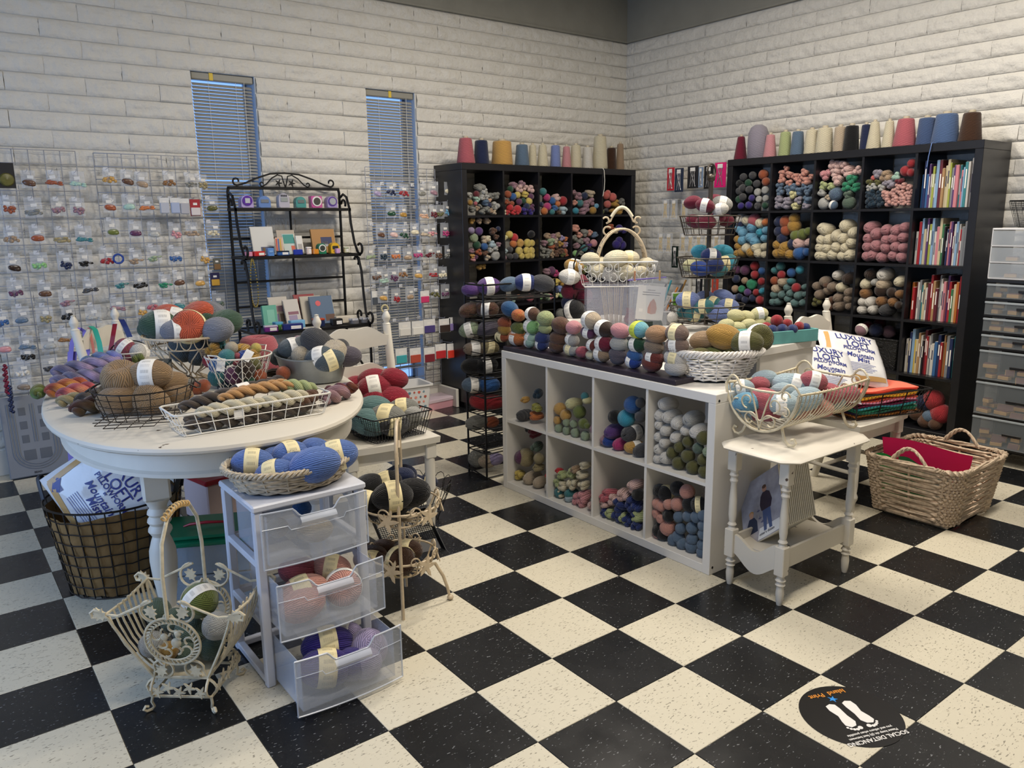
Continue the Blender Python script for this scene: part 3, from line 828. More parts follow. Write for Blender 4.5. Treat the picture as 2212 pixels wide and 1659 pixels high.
fB(1750, 340, 0.1085, """46 14 10 lp h;58 12 10 lp h;30 34 12 pk h;52 30 10 lp h;76 28 12 lp h;95 27 10 lp h;56 46 11 lp h;84 43 12 em h;73 59 10 em h;90 60 9 em h;27 57 9 lm h;43 58 8 lm h;22 71 8 lg h;52 73 14 sl bv;77 74 9 ds h;78 91 13 ds b;24 92 12 lg b;46 95 9 sl bw;36 80 6 be h;68 14 8 lp h
136 33 10 vg h;152 38 12 tn h;126 41 5 co b;120 50 8 ol h;135 50 7 ol h;112 61 7 lg h;128 59 8 lg h;143 60 8 lg h;151 52 7 vg h;162 53 9 vg h;172 38 9 mt h;190 27 10 rd b;203 12 9 rd b;201 30 8 rd b;178 48 8 bu h
150 72 8 sp h;165 71 8 sp h;174 64 7 sp h;185 57 7 sp h;198 60 7 sp h;182 70 7 sp h;193 72 6 sp h;202 70 6 sp h;153 81 8 sp h;170 81 8 sp h;186 81 8 sp h;198 80 7 sp h;156 91 8 sp h;170 91 8 sp h;180 90 6 sp h;188 90 7 sp h;197 91 6 sp h;175 57 6 sp h
110 74 9 nt h;124 70 9 nt h;138 73 8 nt h;108 86 9 nt h;124 80 9 nt h;138 84 9 nt h;112 95 9 nt h;126 92 9 nt h;140 93 8 nt h""")
def rowtxt(col, kd, s): return ';'.join('%s %s %s' % (a.strip(), col, kd) for a in s.split(','))
fB(1560, 220, 0.2948, """11 86 4 wh s;18 87 4 cr s;24 85 5 ro b;28 89 4 cr s;32 88 3 or s;9 93 4 sb s;15 96 3.4 sb s;13 90 3 nv b;22 92 4 sb s;28 96 3.4 tq s;32 94 3 sb s;9 101 3.3 mu s;15 101 4 sb s;21 99 4 sb s;24 102 4 sb s;31 100 3 sb s;12 106 3 mu s;18 107 4 cr s;25 107 4 cr s;31 106 3 cr s;10 112 3.3 mu s;15 111 4 mu s;21 112 4 mu s;27 112 4 cr s;31 112 3 cr s
53 85 4 mu b;47 88 5 ru b;53 91 5 mu b;47 94 4 ru b;54 98 4 og b;59 97 4 og b;63 95 3 og b;41 88 4 nv b;42 95 4 nv b;44 100 4 nv b;52 104 4 nv b;57 104 5 lp s;63 103 3 lp s;40 105 4 mu s;46 107 5 mu s;39 112 4 mu s;45 112 5 mu s;50 112 4 mu s;57 112 5 bl b;62 110 3 bl b""")
fB(1560, 220, 0.2948, rowtxt('cr', 's', '69 93 4.3,76 94 4.8,91 91 5,84 98 4.6,96 96 4.3,70 101 4.2,78 101 4.2,89 100 4.3,95 103 4.2,70 107 4.2,77 107 4,84 106 4.2,90 107 4,69 113 4.2,75 114 3.9,81 114 4.5,88 113 4,94 112 4.7'))
fB(1560, 220, 0.2948, rowtxt('dr', 's', '108 92 4.7,120 94 4.3,128 94 4.3,134 92 3.8,106 100 4.2,113 97 4.6,120 101 4,126 100 4.2,133 99 4,105 106 4.2,113 105 4.6,120 107 4.2,127 106 4.2,133 107 3.8,103 113 4,110 112 4.2,117 114 4.2,125 113 4,132 114 4.2'))
fB(1570, 560, 0.0904, """25 25 10 pl b;44 26 12 pl b;67 16 11 rd b;67 37 10 rd b;84 28 9 bl b;22 47 10 nv b;43 51 8 tn b;60 60 13 em d;36 71 9 em d;20 71 9 tn b;83 53 9 rd b;50 79 9 pu b;70 79 8 rd b;84 76 8 tq s;30 90 9 nv b;44 97 9 nv b;62 93 9 nv b;80 98 11 rd b;17 92 8 pe s
129 17 11 te bv;114 27 9 te s;131 37 10 rd b;155 32 11 bl b;175 25 10 tq b;111 51 10 ru b;133 55 11 be s;152 53 8 te s;117 70 12 be s;143 68 9 dt s;166 68 11 rd b;186 66 7 dt s""")
fB(1570, 560, 0.0904, rowtxt('dt', 's', '105 84 10,131 85 10,152 81 9,170 87 11,187 84 7,103 102 10,121 102 9,145 95 9,163 105 11,182 104 9'))
fB(1740, 560, 0.1085, """63 32 10 wh s;85 38 12 db s;37 44 10 tp s;21 54 9 tp s;53 55 10 tp s;71 56 10 cr s;43 63 8 tp s;28 70 10 tp s;86 66 9 tp s;64 77 10 tp s;84 80 9 tp s;15 85 10 ol h;66 93 11 tp s;86 94 8 tp s;50 82 8 br s;40 52 6 br s;48 95 8 br s
127 29 11 db s;156 30 14 wh s;188 44 11 cr s;118 49 11 cr s;137 46 7 lg s;153 52 12 be s;117 68 11 cm s;150 62 12 db b;172 66 10 db b;188 70 9 cm s;108 84 9 wh s;128 85 10 wh s;150 84 11 cm s;173 85 10 cm s;112 100 10 wh s;133 101 10 wh s;160 102 13 dg s;186 92 8 db b""")
fB(1560, 540, 0.2948, "155 110 7.5 rd b;160 120 7.5 rd b;148 112 6 nv b;143 119 6 br b;152 122 5 sl b;141 112 4 wh b;149 126 5.5 br b;156 128 5 br b;68 56 5 ru b;61 58 4 ma b")
fC(1080, 800, 0.0965, """28 97 11 dg H;24 116 9 db h;55 100 10 dg H;55 66 8 go h;83 53 11 nt h;79 82 9 ov h;84 86 8 ov h;79 102 12 or h;76 122 14 bu h;48 108 10 dg b;62 122 8 dg h
127 84 14 go b;112 102 10 go b;147 100 13 go b;127 111 10 go d;160 75 13 ly s;178 93 15 og b;187 119 12 og b;195 124 7 og b;110 126 9 sg d;132 130 10 sg d;149 117 9 sg d;165 120 9 sg d;149 138 10 sg d;169 143 11 sg d;191 147 11 sg d;190 58 9 te b;193 68 8 ly s""")
fC(1270, 820, 0.1386, """18 79 10.5 ma s;37 81 12 pu s;64 84 14 dg sw;18 98 10 ma s;32 101 10 rb s;48 106 10 mg s;68 106 11 go sw;82 112 11 dg s;60 60 14 tq b;42 58 11 bk bv;70 39 14 bl b;82 58 9 dg b;82 36 8 dg b
121 39 11 wh s;107 53 11 wh s;127 58 11 wh s;160 62 13 lg s;140 68 12 wh s;110 70 9 wh s;122 79 10 wh s;153 79 9 wh s;171 81 12 wh s;106 88 9 wh s;137 90 10 wh s;119 99 9 wh s;106 107 10 wh s;106 123 9 wh s;122 122 11 wh s;172 107 9 ds b;187 113 9 sg s""")
fC(1270, 820, 0.1386, rowtxt('ol', 'b', '156 97 9,143 105 9,132 114 10,156 119 11,142 132 11,164 139 11,183 145 11,180 91 11,180 125 10'))
fC(1080, 930, 0.1206, """28 44 13 pl b;22 74 11 pl b;47 48 17 kh d;34 80 9 ye h;53 86 12 be s;68 93 10 be s;64 30 10 ds h;70 50 10 kh b;66 66 8 kh h
92 83 9 sc h;105 72 6 sc h;112 80 9 lm h;101 92 9 lm h;88 101 8 wh b;128 76 10 lm h;134 70 8 tn h;114 100 10 cr h;130 95 11 cr h;146 80 9 cr h;150 62 8 cr h;148 98 9 cr h;108 113 8 cr h;107 119 10 te b;124 113 9 te s;91 112 7 em h;124 124 8 ps s;138 123 11 pk h;148 118 11 pk h;148 136 10 pk hw""")
fC(1270, 1000, 0.1386, """19 53 9 ro h;33 49 12 ro h;16 72 11 lp h;27 65 7 lp h;40 58 10 lp h;56 50 11 lp h;73 36 11 lp h;52 66 12 nb h;70 62 12 nb h;74 72 12 nb h;28 82 8 nb h;35 80 9 lm h;48 90 11 nb h;57 86 9 lm h;77 84 10 lm h;62 100 10 nb h;78 49 10 bk b;76 100 9 nb h
107 42 11 bk b;122 47 13 bk bc;140 40 12 bk b;155 45 12 sm b;105 62 9 sm b;115 67 9 sm b;126 64 9 sm b;140 64 11 sm b;104 78 8 sm d;114 87 8 sm d;125 101 13 sm b;109 109 9 sm d;160 64 13 bk b;173 65 13 bk bc;100 104 13 bk b;118 120 12 bk b;126 82 10 bk b""")
fC(1270, 1000, 0.1386, rowtxt('sl', 'b', '142 84 9,156 83 9,170 84 10,180 82 9,145 102 9,163 101 10,180 98 9,141 115 10,163 119 10,180 111 9,133 128 9,147 132 9,162 138 11,179 128 9,178 143 9'))

# cones of yarn standing on the two black shelves
CONECORE = mat('cone_cardboard', '#B9AE97', 0.7)
def cone(name, loc, rb, rt, h, col, label, grp, capsule=False):
    m = MB()
    if capsule:
        prof = [(rb*0.9, 0), (rb, 0.03*h), (rb, 0.55*h), (rb*0.96, 0.75*h), (rb*0.75, 0.92*h), (rb*0.35, h), (0.001, h)]
    else:
        prof = [(rb*0.86, 0.0), (rb*0.98, 0.02*h), (rb, 0.07*h), (rb+(rt-rb)*0.5, 0.5*h), (rt*1.02, 0.93*h), (rt*0.93, 0.985*h), (rt*0.6, h), (0.001, h)]
    m.lathe(prof, 24)
    o = m.obj('yarn_cone', YARNCONE, None, loc, color=rgb(col), smooth=True)
    tag(o, label, 'yarn cone', grp)
    if not capsule:
        MB().lathe([(rt*0.42, h*0.9), (rt*0.40, h+0.014), (rt*0.30, h+0.014), (rt*0.28, h*0.9)], 14).obj('cone_core', CONECORE, o)
    return o
def cones(data, ox, oy, s, plane, ztop, where, grp):
    for (x, yb, yt, wb, wt, col, lab) in data:
        u = ox+x*s
        p = plane(u, oy+yb*s); dist = float((p-CAM)@_F); k = s*dist/FPX
        cone('yarn_cone', (p[0], p[1], ztop), wb*k, wt*k, (yb-yt)*k, col, lab+' cone of yarn '+where, grp, 'capsule' in lab)
cones([(300, 392, 150, 90, 60, 'ro', 'rose pink'), (450, 392, 165, 76, 60, 'nv', 'navy'), (650, 396, 168, 105, 88, 'go', 'wide golden'), (842, 398, 195, 72, 55, 'sl', 'slate blue'), (945, 402, 198, 42, 32, 'cr', 'slim cream second'), (1042, 404, 195, 56, 36, 'cr', 'cream conical'),
       (1165, 396, 187, 52, 42, 'pe', 'periwinkle'), (1272, 402, 200, 48, 32, 'pk', 'slim pink'), (1362, 408, 190, 58, 44, 'cr', 'stout cream'), (1475, 408, 205, 54, 42, 'wh', 'off-white'), (1595, 412, 100, 76, 58, 'cr', 'tallest cream'), (1705, 414, 207, 50, 42, 'ck', 'dark brown'), (1790, 414, 165, 42, 30, 'tn', 'tan')],
      940, 270, 0.22305, lambda u, v: onY(u, v, 1.72), 1.8455, 'on the corner shelf', 'yarn cones on the corner shelf')
cones([(133, 418, 250, 48, 26, 'wi', 'small dark red'), (258, 405, 165, 75, 60, 'vg', 'tall lavender grey capsule shaped'), (348, 395, 230, 48, 30, 'pk', 'small pink'), (457, 386, 210, 47, 36, 'lm', 'lime green'), (548, 378, 205, 50, 38, 'sl', 'slate blue'), (650, 366, 190, 52, 40, 'cr', 'first cream'), (745, 358, 175, 62, 50, 'cr', 'wide cream'), (858, 350, 168, 46, 40, 'be', 'straight beige'), (942, 343, 160, 56, 45, 'bk', 'wide black'), (1045, 333, 150, 38, 30, 'nv', 'narrow black'),
       (1108, 325, 128, 52, 30, 'cr', 'tapered cream'), (1215, 318, 122, 48, 28, 'cr', 'slim cream'), (1335, 305, 103, 82, 55, 'ro', 'big rose pink'), (1490, 296, 100, 68, 55, '#465E8A', 'smaller blue'), (1632, 281, 68, 95, 72, '#5270A0', 'large blue'), (1815, 264, 55, 80, 58, 'ck', 'dark brown')],
      1560, 220, 0.2948, lambda u, v: onX(u, v, 2.93), 1.8555, 'on the book shelf', 'yarn cones on the book shelf')
# loose thread ends hanging down the shelf fronts
THREAD = mat('loose_thread', '#D8D4C8', 0.8)
p = onY(1304, 362, 1.59)
tag(MB().tube([(p[0], 1.70, 1.8475), (p[0], 1.60, 1.8475), (p[0]+0.004, 1.588, 1.83), (p[0]+0.01, 1.586, 1.75), (p[0]+0.006, 1.586, 1.68), (p[0]-0.01, 1.586, 1.62)], 0.003, 5).obj('loose_thread', THREAD), 'white yarn end hanging down the corner shelf front', 'thread')
p = onX(2012, 300, 2.79)
tag(MB().tube([(2.9, p[1], 1.8575), (2.80, p[1], 1.8575), (2.788, p[1]-0.003, 1.84), (2.787, p[1]+0.006, 1.78), (2.787, p[1]+0.01, 1.72)], 0.003, 5).obj('loose_thread', mat('blue_thread', '#5A74A8', 0.8)), 'blue yarn end hanging down the book shelf front', 'thread')
# ------------------------------------------------------------------ furniture
TAPER = lambda prof, s: [(r*s, z) for r, z in prof]
def supere(a, b, n, k, N):
    t = 2*PI*k/N; c, s = math.cos(t), math.sin(t)
    return (a*abs(c)**(2/n)*(1 if c >= 0 else -1), b*abs(s)**(2/n)*(1 if s >= 0 else -1))
def ovalring(m, prof, a, b, n=2.3, N=64):
    # prof: list of (inset, z); builds a swept oval edge
    vs = []
    for (ins, z) in prof:
        for k in range(N):
            x, y = supere(a-ins, b-ins, n, k, N); vs.append((x, y, z))
    fs = []
    for i in range(len(prof)-1):
        for k in range(N):
            fs.append((i*N+k, i*N+(k+1) % N, (i+1)*N+(k+1) % N, (i+1)*N+k))
    fs.append(tuple((len(prof)-1)*N+k for k in range(N)))
    fs.append(tuple(range(N))[::-1])
    m._add(vs, fs)
TZ = 0.745
table = thing('oval_table', (-1.2, 0.11, 0), math.radians(-8), 'white oval dining table covered with baskets of yarn', 'table')
m = MB(); ovalring(m, [(0.035, TZ-0.034), (0.012, TZ-0.033), (0.002, TZ-0.026), (0.0, TZ-0.018), (0.004, TZ-0.008), (0.012, TZ-0.004), (0.022, TZ-0.003), (0.03, TZ)], 0.60, 1.0)
m.obj('table_top', WORN, table)
m = MB(); ovalring(m, [(0.062, TZ-0.125), (0.05, TZ-0.12), (0.05, TZ-0.108), (0.06, TZ-0.10), (0.062, TZ-0.034)], 0.60, 1.0)
m.obj('apron', WHITE, table)
def table_leg(x, y):
    lg = MB()
    lg.bbox((-0.045, -0.045, 0.49), (0.045, 0.045, TZ-0.036), 0.008)
    lg.lathe([(0.046, 0.49), (0.034, 0.47), (0.028, 0.455), (0.036, 0.445), (0.038, 0.435), (0.030, 0.425), (0.038, 0.415), (0.040, 0.405), (0.031, 0.392), (0.039, 0.38), (0.04, 0.37), (0.028, 0.35), (0.034, 0.335), (0.044, 0.30), (0.046, 0.26), (0.042, 0.2), (0.031, 0.12), (0.026, 0.08), (0.036, 0.065), (0.036, 0.05), (0.024, 0.035), (0.028, 0.02), (0.026, 0.0)], 20)
    return lg.obj('leg', WHITE, table, (x, y, 0))
for (x, y) in ((-0.265, -0.645), (0.30, -0.60), (-0.30, 0.60), (0.30, 0.60)): table_leg(x, y)

def chair(loc, rz, label):
    # faces local -y; origin at floor under the seat centre
    t = thing('ladder_back_chair', loc, rz, label, 'chair')
    W, D, SZ = 0.44, 0.42, 0.45
    def sf(u, v):
        x = (u-0.5)*W*(1.06-0.10*v); y = -D/2+v*D-0.012*math.sin(PI*u)*(1-v)*1.0
        return (x, y, SZ-0.012*math.sin(PI*u)*math.sin(PI*min(1, v*1.1)))
    s = MB(); N = 10
    s.grid(sf, N, N)
    s.grid(lambda u, v: (sf(u, v)[0]*0.985, sf(u, v)[1]*0.985, SZ-0.03), N, N, flip=True)
    for fn, fl in ((lambda u, v: tuple(Vector(sf(u, 0)).lerp(Vector((sf(u, 0)[0]*.985, sf(u, 0)[1]*.985, SZ-.03)), 1-v)), False), (lambda u, v: tuple(Vector(sf(u, 1)).lerp(Vector((sf(u, 1)[0]*.985, sf(u, 1)[1]*.985, SZ-.03)), v)), False),
                   (lambda u, v: tuple(Vector(sf(0, u)).lerp(Vector((sf(0, u)[0]*.985, sf(0, u)[1]*.985, SZ-.03)), v)), False), (lambda u, v: tuple(Vector(sf(1, u)).lerp(Vector((sf(1, u)[0]*.985, sf(1, u)[1]*.985, SZ-.03)), 1-v)), False)):
        s.grid(fn, N, 2, flip=fl)
    s.obj('seat', WHITE, t)
    a = MB(); e = 0.03
    a.box((-W/2+e, -D/2+e, SZ-0.09), (W/2-e, -D/2+e+0.018, SZ-0.03)).box((-W/2+e, D/2-e-0.018, SZ-0.09), (W/2-e, D/2-e, SZ-0.03))
    a.box((-W/2+e, -D/2+e, SZ-0.09), (-W/2+e+0.018, D/2-e, SZ-0.03)).box((W/2-e-0.018, -D/2+e, SZ-0.09), (W/2-e, D/2-e, SZ-0.03))
    a.obj('seat_rail', WHITE, t, smooth=False)
    for sx in (-1, 1):
        l = MB(); x = sx*(W/2-0.03)
        l.bbox((x-0.026, -D/2+0.012, SZ-0.105), (x+0.026, -D/2+0.064, SZ-0.031), 0.004)
        l.lathe([(0.024, SZ-0.105), (0.024, 0.14), (0.021, 0.10), (0.027, 0.085), (0.027, 0.072), (0.018, 0.05), (0.015, 0.0)], 16, c=(x, -D/2+0.038, 0))
        l.obj('front_leg', WHITE, t)
        p = MB(); xb = sx*(W/2-0.045)
        pts = [(xb, D/2+0.05, 0.0), (xb, D/2-0.012, 0.25), (xb, D/2-0.02, 0.45), (xb, D/2+0.01, 0.75), (xb, D/2+0.045, 0.93)]
        p.tube(pts, [0.019, 0.021, 0.022, 0.021, 0.020], 12)
        p.lathe([(0.020, 0.0), (0.021, 0.004), (0.013, 0.010), (0.014, 0.016), (0.021, 0.032), (0.021, 0.042), (0.012, 0.062), (0.009, 0.068), (0.011, 0.073), (0.0, 0.076)], 14, c=(xb, D/2+0.045, 0.928))
        p.obj('back_post', WHITE, t)
    def rail(z0, h, yb):
        def fn(u, v):
            x = (u-0.5)*(W-0.10)
            wv = 0.018*math.cos(2*PI*(u-0.5)*1.0)*(1 if v > 0.5 else 0.35)-0.012*math.cos(4*PI*(u-0.5))*(v > 0.5)
            return (x, yb+0.02*math.cos(PI*(u-0.5))*0.6, z0+v*h+wv*(1 if v > 0.5 else -1))
        r_ = MB(); r_.grid(fn, 20, 1); r_.grid(lambda u, v: (fn(u, v)[0], fn(u, v)[1]+0.016, fn(u, v)[2]), 20, 1, flip=True)
        r_.grid(lambda u, v: (fn(u, 1)[0], fn(u, 1)[1]+0.016*v, fn(u, 1)[2]), 20, 1); r_.grid(lambda u, v: (fn(u, 0)[0], fn(u, 0)[1]+0.016*v, fn(u, 0)[2]), 20, 1, flip=True)
        r_.obj('back_rail', WHITE, t)
    rail(0.825, 0.085, D/2+0.012); rail(0.66, 0.075, D/2-0.008)
    for sx in (-1, 1): MB().tube([(sx*(W/2-0.03), -D/2+0.038, 0.2), (sx*(W/2-0.045), D/2, 0.2)], 0.010, 8).obj('side_stretcher', WHITE, t)
    MB().tube([(-W/2+0.035, 0, 0.2), (W/2-0.035, 0, 0.2)], 0.010, 8).obj('cross_stretcher', WHITE, t)
    return t
chair((-0.49, -0.085, 0), math.radians(-6), 'white ladder-back chair with a black wire basket on its seat')
chair((1.575, -1.26, 0), 0.0, 'white ladder-back chair holding bagged pillow forms')
chair((-1.235, 0.93, 0), math.radians(49), 'white ladder-back chair draped with ribbons behind the oval table')

# small end table with magazine shelf
ET = thing('end_table', (0.52, -1.66, 0), 0.0, 'small distressed white end table with a slanted magazine rack', 'table')
EZ = 0.585
def octa(w, d, c): return [(-w+c, -d), (w-c, -d), (w, -d+c), (w, d-c), (w-c, d), (-w+c, d), (-w, d-c), (-w, -d+c)]
m = MB(); n8 = 8; vs = []
for (ins, z) in ((0.02, EZ-0.022), (0.006, EZ-0.02), (0.0, EZ-0.013), (0.006, EZ-0.006), (0.014, EZ-0.004), (0.02, EZ)):
    vs += [(x, y, z) for x, y in octa(0.285-ins, 0.175-ins, 0.05)]
fs = [(i*8+k, i*8+(k+1) % 8, (i+1)*8+(k+1) % 8, (i+1)*8+k) for i in range(5) for k in range(8)]+[tuple(40+k for k in range(8)), tuple(range(8))[::-1]]
m._add(vs, fs); m.obj('table_top', WORN, ET)
LEGP = [(0.010, 0.0), (0.014, 0.02), (0.016, 0.05), (0.013, 0.075), (0.019, 0.082), (0.012, 0.092), (0.020, 0.10), (0.012, 0.112), (0.018, 0.12)]
LEGP2 = [(0.017, 0.235), (0.012, 0.245), (0.018, 0.252), (0.012, 0.262), (0.016, 0.29), (0.015, 0.36), (0.011, 0.42), (0.017, 0.432), (0.012, 0.445), (0.019, 0.455), (0.014, 0.465), (0.018, 0.475)]
for sx in (-1, 1):
    for sy in (-1, 1):
        l = MB(); x, y = sx*0.225, sy*0.115
        l.lathe(LEGP, 14, c=(x, y, 0)); l.bbox((x-0.02, y-0.02, 0.12), (x+0.02, y+0.02, 0.235), 0.003)
        l.lathe(LEGP2, 14, c=(x, y, 0)); l.bbox((x-0.02, y-0.02, 0.475), (x+0.02, y+0.02, EZ-0.022), 0.003)
        l.obj('leg', WORN, ET)
for sx in (-1, 1):
    # scalloped end panels of the magazine shelf
    def top(t): return 0.235-0.05*math.sin(PI*t)**2-0.02*t
    def bot(t): return 0.14-0.055*math.sin(PI*t)**1.5
    N = 14; p = MB(); x = sx*0.225
    p.grid(lambda u, v: (x-0.007, -0.1+0.2*u, bot(u)+(top(u)-bot(u))*v), N, 1, flip=True); p.grid(lambda u, v: (x+0.007, -0.1+0.2*u, bot(u)+(top(u)-bot(u))*v), N, 1)
    p.grid(lambda u, v: (x-0.007+0.014*v, -0.1+0.2*u, top(u)), N, 1, flip=True); p.grid(lambda u, v: (x-0.007+0.014*v, -0.1+0.2*u, bot(u)), N, 1)
    p.obj('end_panel', WORN, ET)
s = MB(); s.box((-0.215, -0.1, 0.165), (0.215, 0.1, 0.178)); s.box((-0.215, -0.112, 0.135), (0.215, -0.1, 0.21)); s.box((-0.215, 0.1, 0.135), (0.215, 0.112, 0.21))
s.obj('magazine_shelf', WORN, ET, smooth=False)
# ------------------------------------------------------------------ black bakers rack
BR_ = thing('bakers_rack', (-0.065, 1.93, 0), 0, 'black wrought-iron bakers rack with scrolls and three shelves', 'rack')
def spiral(cx, cz, r0, r1, a0, a1, n=22, y=0.0, plane='xz'):
    out = []
    for k in range(n+1):
        t = k/n; r = r0+(r1-r0)*t; a = a0+(a1-a0)*t
        p = (cx+r*math.cos(a), cz+r*math.sin(a))
        out.append((p[0], y, p[1]) if plane == 'xz' else ((y, p[0], p[1]) if plane == 'yz' else (p[0], p[1], y)))
    return out
W2 = 0.385
bk = MB()
for x in (-W2, W2): bk.tube([(x, 0, 0), (x, 0, 1.63), (x*0.985, 0, 1.655)], 0.010, 6)
bk.tube([(-W2, 0, 1.655), (W2, 0, 1.655)], 0.010, 6)
bk.obj('back_frame', BLACKMETAL, BR_)
for z in (1.33, 1.045, 0.88): MB().tube([(-W2, 0, z), (W2, 0, z)], 0.008, 6).obj('cross_bar', BLACKMETAL, BR_)
MB().tube([(0.02, 0, 0.74), (0.02, 0, 1.52)], 0.008, 6).obj('centre_bar', BLACKMETAL, BR_)
# crest of scrolls and leaves
cr = MB()
for s in (-1, 1):
    arch = [(s*0.0, 0, 1.755), (s*0.1, 0, 1.748), (s*0.2, 0, 1.715), (s*0.27, 0, 1.685), (s*0.315, 0, 1.672)]+[(s*p[0], 0, p[2]) for p in spiral(0.325, 1.697, 0.026, 0.013, -PI/2, PI*1.1)]
    cr.tube(arch, 0.006, 6)
    inn = [(0, 0, 1.66)]+[(s*p[0], 0, p[2]) for p in ((0.012, 0, 1.70), (0.02, 0, 1.735), (0.05, 0, 1.742), (0.09, 0, 1.72), (0.13, 0, 1.68), (0.155, 0, 1.667))]+[(s*p[0], 0, p[2]) for p in spiral(0.158, 1.682, 0.015, 0.008, -PI/2, PI)]
    cr.tube(inn, 0.0045, 6)
cr.obj('scroll_crest', BLACKMETAL, BR_)
def leaf_poly(s, lobes=5):
    out = []
    N = 30
    for k in range(N):
        a = 2*PI*k/N; r = s*(0.62+0.32*math.cos(lobes*a+0.4)+0.12*math.cos(2*lobes*a))
        out.append((r*math.cos(a), r*math.sin(a)))
    return out
for s in (-1, 1):
    MB().prism(leaf_poly(0.026), -0.003, 0.003, Matrix.Translation((s*0.045, 0, 1.69)) @ Matrix.Rotation(PI/2, 4, 'X')).obj('iron_leaf', BLACKMETAL, BR_)
RSH = [(1.515, 0.15), (1.21, 0.27), (0.735, 0.37)]      # shelf height, depth
for z, d in RSH:
    s = MB(); s.box((-W2-0.012, -d, z-0.009), (W2+0.012, -d+0.012, z+0.009)).box((-W2-0.012, -0.008, z-0.009), (W2+0.012, 0.004, z+0.009))
    s.box((-W2-0.012, -d, z-0.009), (-W2, 0, z+0.009)).box((W2, -d, z-0.009), (W2+0.012, 0, z+0.009))
    s.obj('shelf_frame', BLACKMETAL, BR_, smooth=False)
    MB().box((-W2, -d+0.012, z-0.004), (W2, -0.008, z+0.002)).obj('shelf_mesh', mat('dark_mesh_shelf', '#1B1B1E', 0.6), BR_, smooth=False)
for s in (-1, 1):
    f = MB(); x = s*(W2+0.006)
    # front profile: hooks over each shelf, flowing outwards downwards
    f.tube([(x, y, z) for (y, z) in [(q[1], q[2]) for q in spiral(-0.055, 1.545, 0.02, 0.045, -PI*0.9, -PI*2.0+0.2, 14, 0, 'yz')][::1]], 0.008, 6)
    f.tube([(x, -0.005, 1.60), (x, -0.05, 1.62), (x, -0.10, 1.60), (x, -0.135, 1.53), (x, -0.15, 1.42), (x, -0.19, 1.29), (x, -0.235, 1.225)]+[(x, q[1], q[2]) for q in spiral(-0.27, 1.25, 0.035, 0.035, -PI/2+0.6, -PI*1.75, 16, 0, 'yz')], 0.0085, 6)
    f.tube([(x, q[1], q[2]) for q in spiral(-0.215, 1.155, 0.02, 0.045, PI*1.2, 0.35*PI-0.6, 14, 0, 'yz')]+[(x, -0.2, 1.2), (x, -0.24, 1.19), (x, -0.275, 1.10), (x, -0.29, 0.95), (x, -0.31, 0.82), (x, -0.335, 0.76)]+[(x, q[1], q[2]) for q in spiral(-0.375, 0.785, 0.042, 0.032, -PI/2+0.6, -PI*1.8, 16, 0, 'yz')], 0.0085, 6)
    f.tube([(x, q[1], q[2]) for q in spiral(-0.22, 0.79, 0.015, 0.04, PI*1.1, 0.0, 12, 0, 'yz')]+[(x, -0.2, 0.735)], 0.008, 6)
    f.obj('scrolled_side', BLACKMETAL, BR_)
    l = MB(); l.tube([(x, -0.36, 0.73), (x, -0.36, 0.0)], 0.010, 6); l.tube([(x, -0.36, 0.35), (x-s*0.1, -0.36, 0.52), (x-s*0.22, -0.36, 0.64), (x-s*0.38, -0.36, 0.70)], 0.008, 6)
    l.obj('front_leg', BLACKMETAL, BR_)
# ------------------------------------------------------------------ helpers for baskets and piles
def atd(u, v, ref, off=0.0):
    d = ray(u, v); dep = float((np.array(ref)-CAM)@_F)+off
    return CAM+d*dep          # ray() has unit depth along the view axis
PAL.update({'hz': ('hazel brown', '#A08058'), 'gb': ('grey brown', '#5E5248'), 'tb': ('blue grey', '#56646C'), 'ptn': ('putty', '#C9BBA2')})
def pile(ref, text, where, group=None, zmin=None, fix=None):
    for it in text.replace('\n', ';').split(';'):
        q = it.split()
        if len(q) < 5: continue
        u, v, rp = float(q[0]), float(q[1]), float(q[2])
        col, kd, fl = q[3], q[4][0], q[4][1:]
        off = float(q[5])/100 if len(q) > 5 else 0.0
        p = atd(u, v, ref, off)
        r = rp*float((p-CAM)@_F)/FPX
        rot = None
        face = math.atan2(CAM[1]-p[1], CAM[0]-p[0])
        if kd == 'd': rot = (_yr.uniform(0, 6), _yr.uniform(-0.5, 0.1), face+_yr.uniform(-0.5, 0.5))
        if kd == 'o': rot = (_yr.uniform(-0.4, 0.4), _yr.uniform(-0.3, 0.3), face+PI/2+_yr.uniform(-0.4, 0.4))
        if kd == 's': rot = (_yr.uniform(0, 6), _yr.uniform(-0.2, 0.2), face+PI/2+_yr.uniform(-0.5, 0.5))
        if kd == 'h': rot = (_yr.uniform(0, 6), _yr.uniform(-0.3, 0.3), face+_yr.uniform(-0.6, 0.6))
        if 'U' in fl: rot = (_yr.uniform(0, 6), -1.1, face)          # hollow turned up to the viewer
        if 'x' in fl: rot = (_yr.uniform(0.2, 1.2), _yr.uniform(-0.7, 0.7), face+PI/2+_yr.uniform(-0.7, 0.7))
        z = p[2]
        if zmin is not None: z = max(z, zmin+r*0.92)
        yarn(kd, (p[0], p[1], z), r, col, where, group, rot, lab='c' if 'c' in fl else ('w' if 'w' in fl else ('k' if 'k' in fl else None)), var=int('v' in fl), lab_rot=_yr.uniform(-0.4, 0.4))
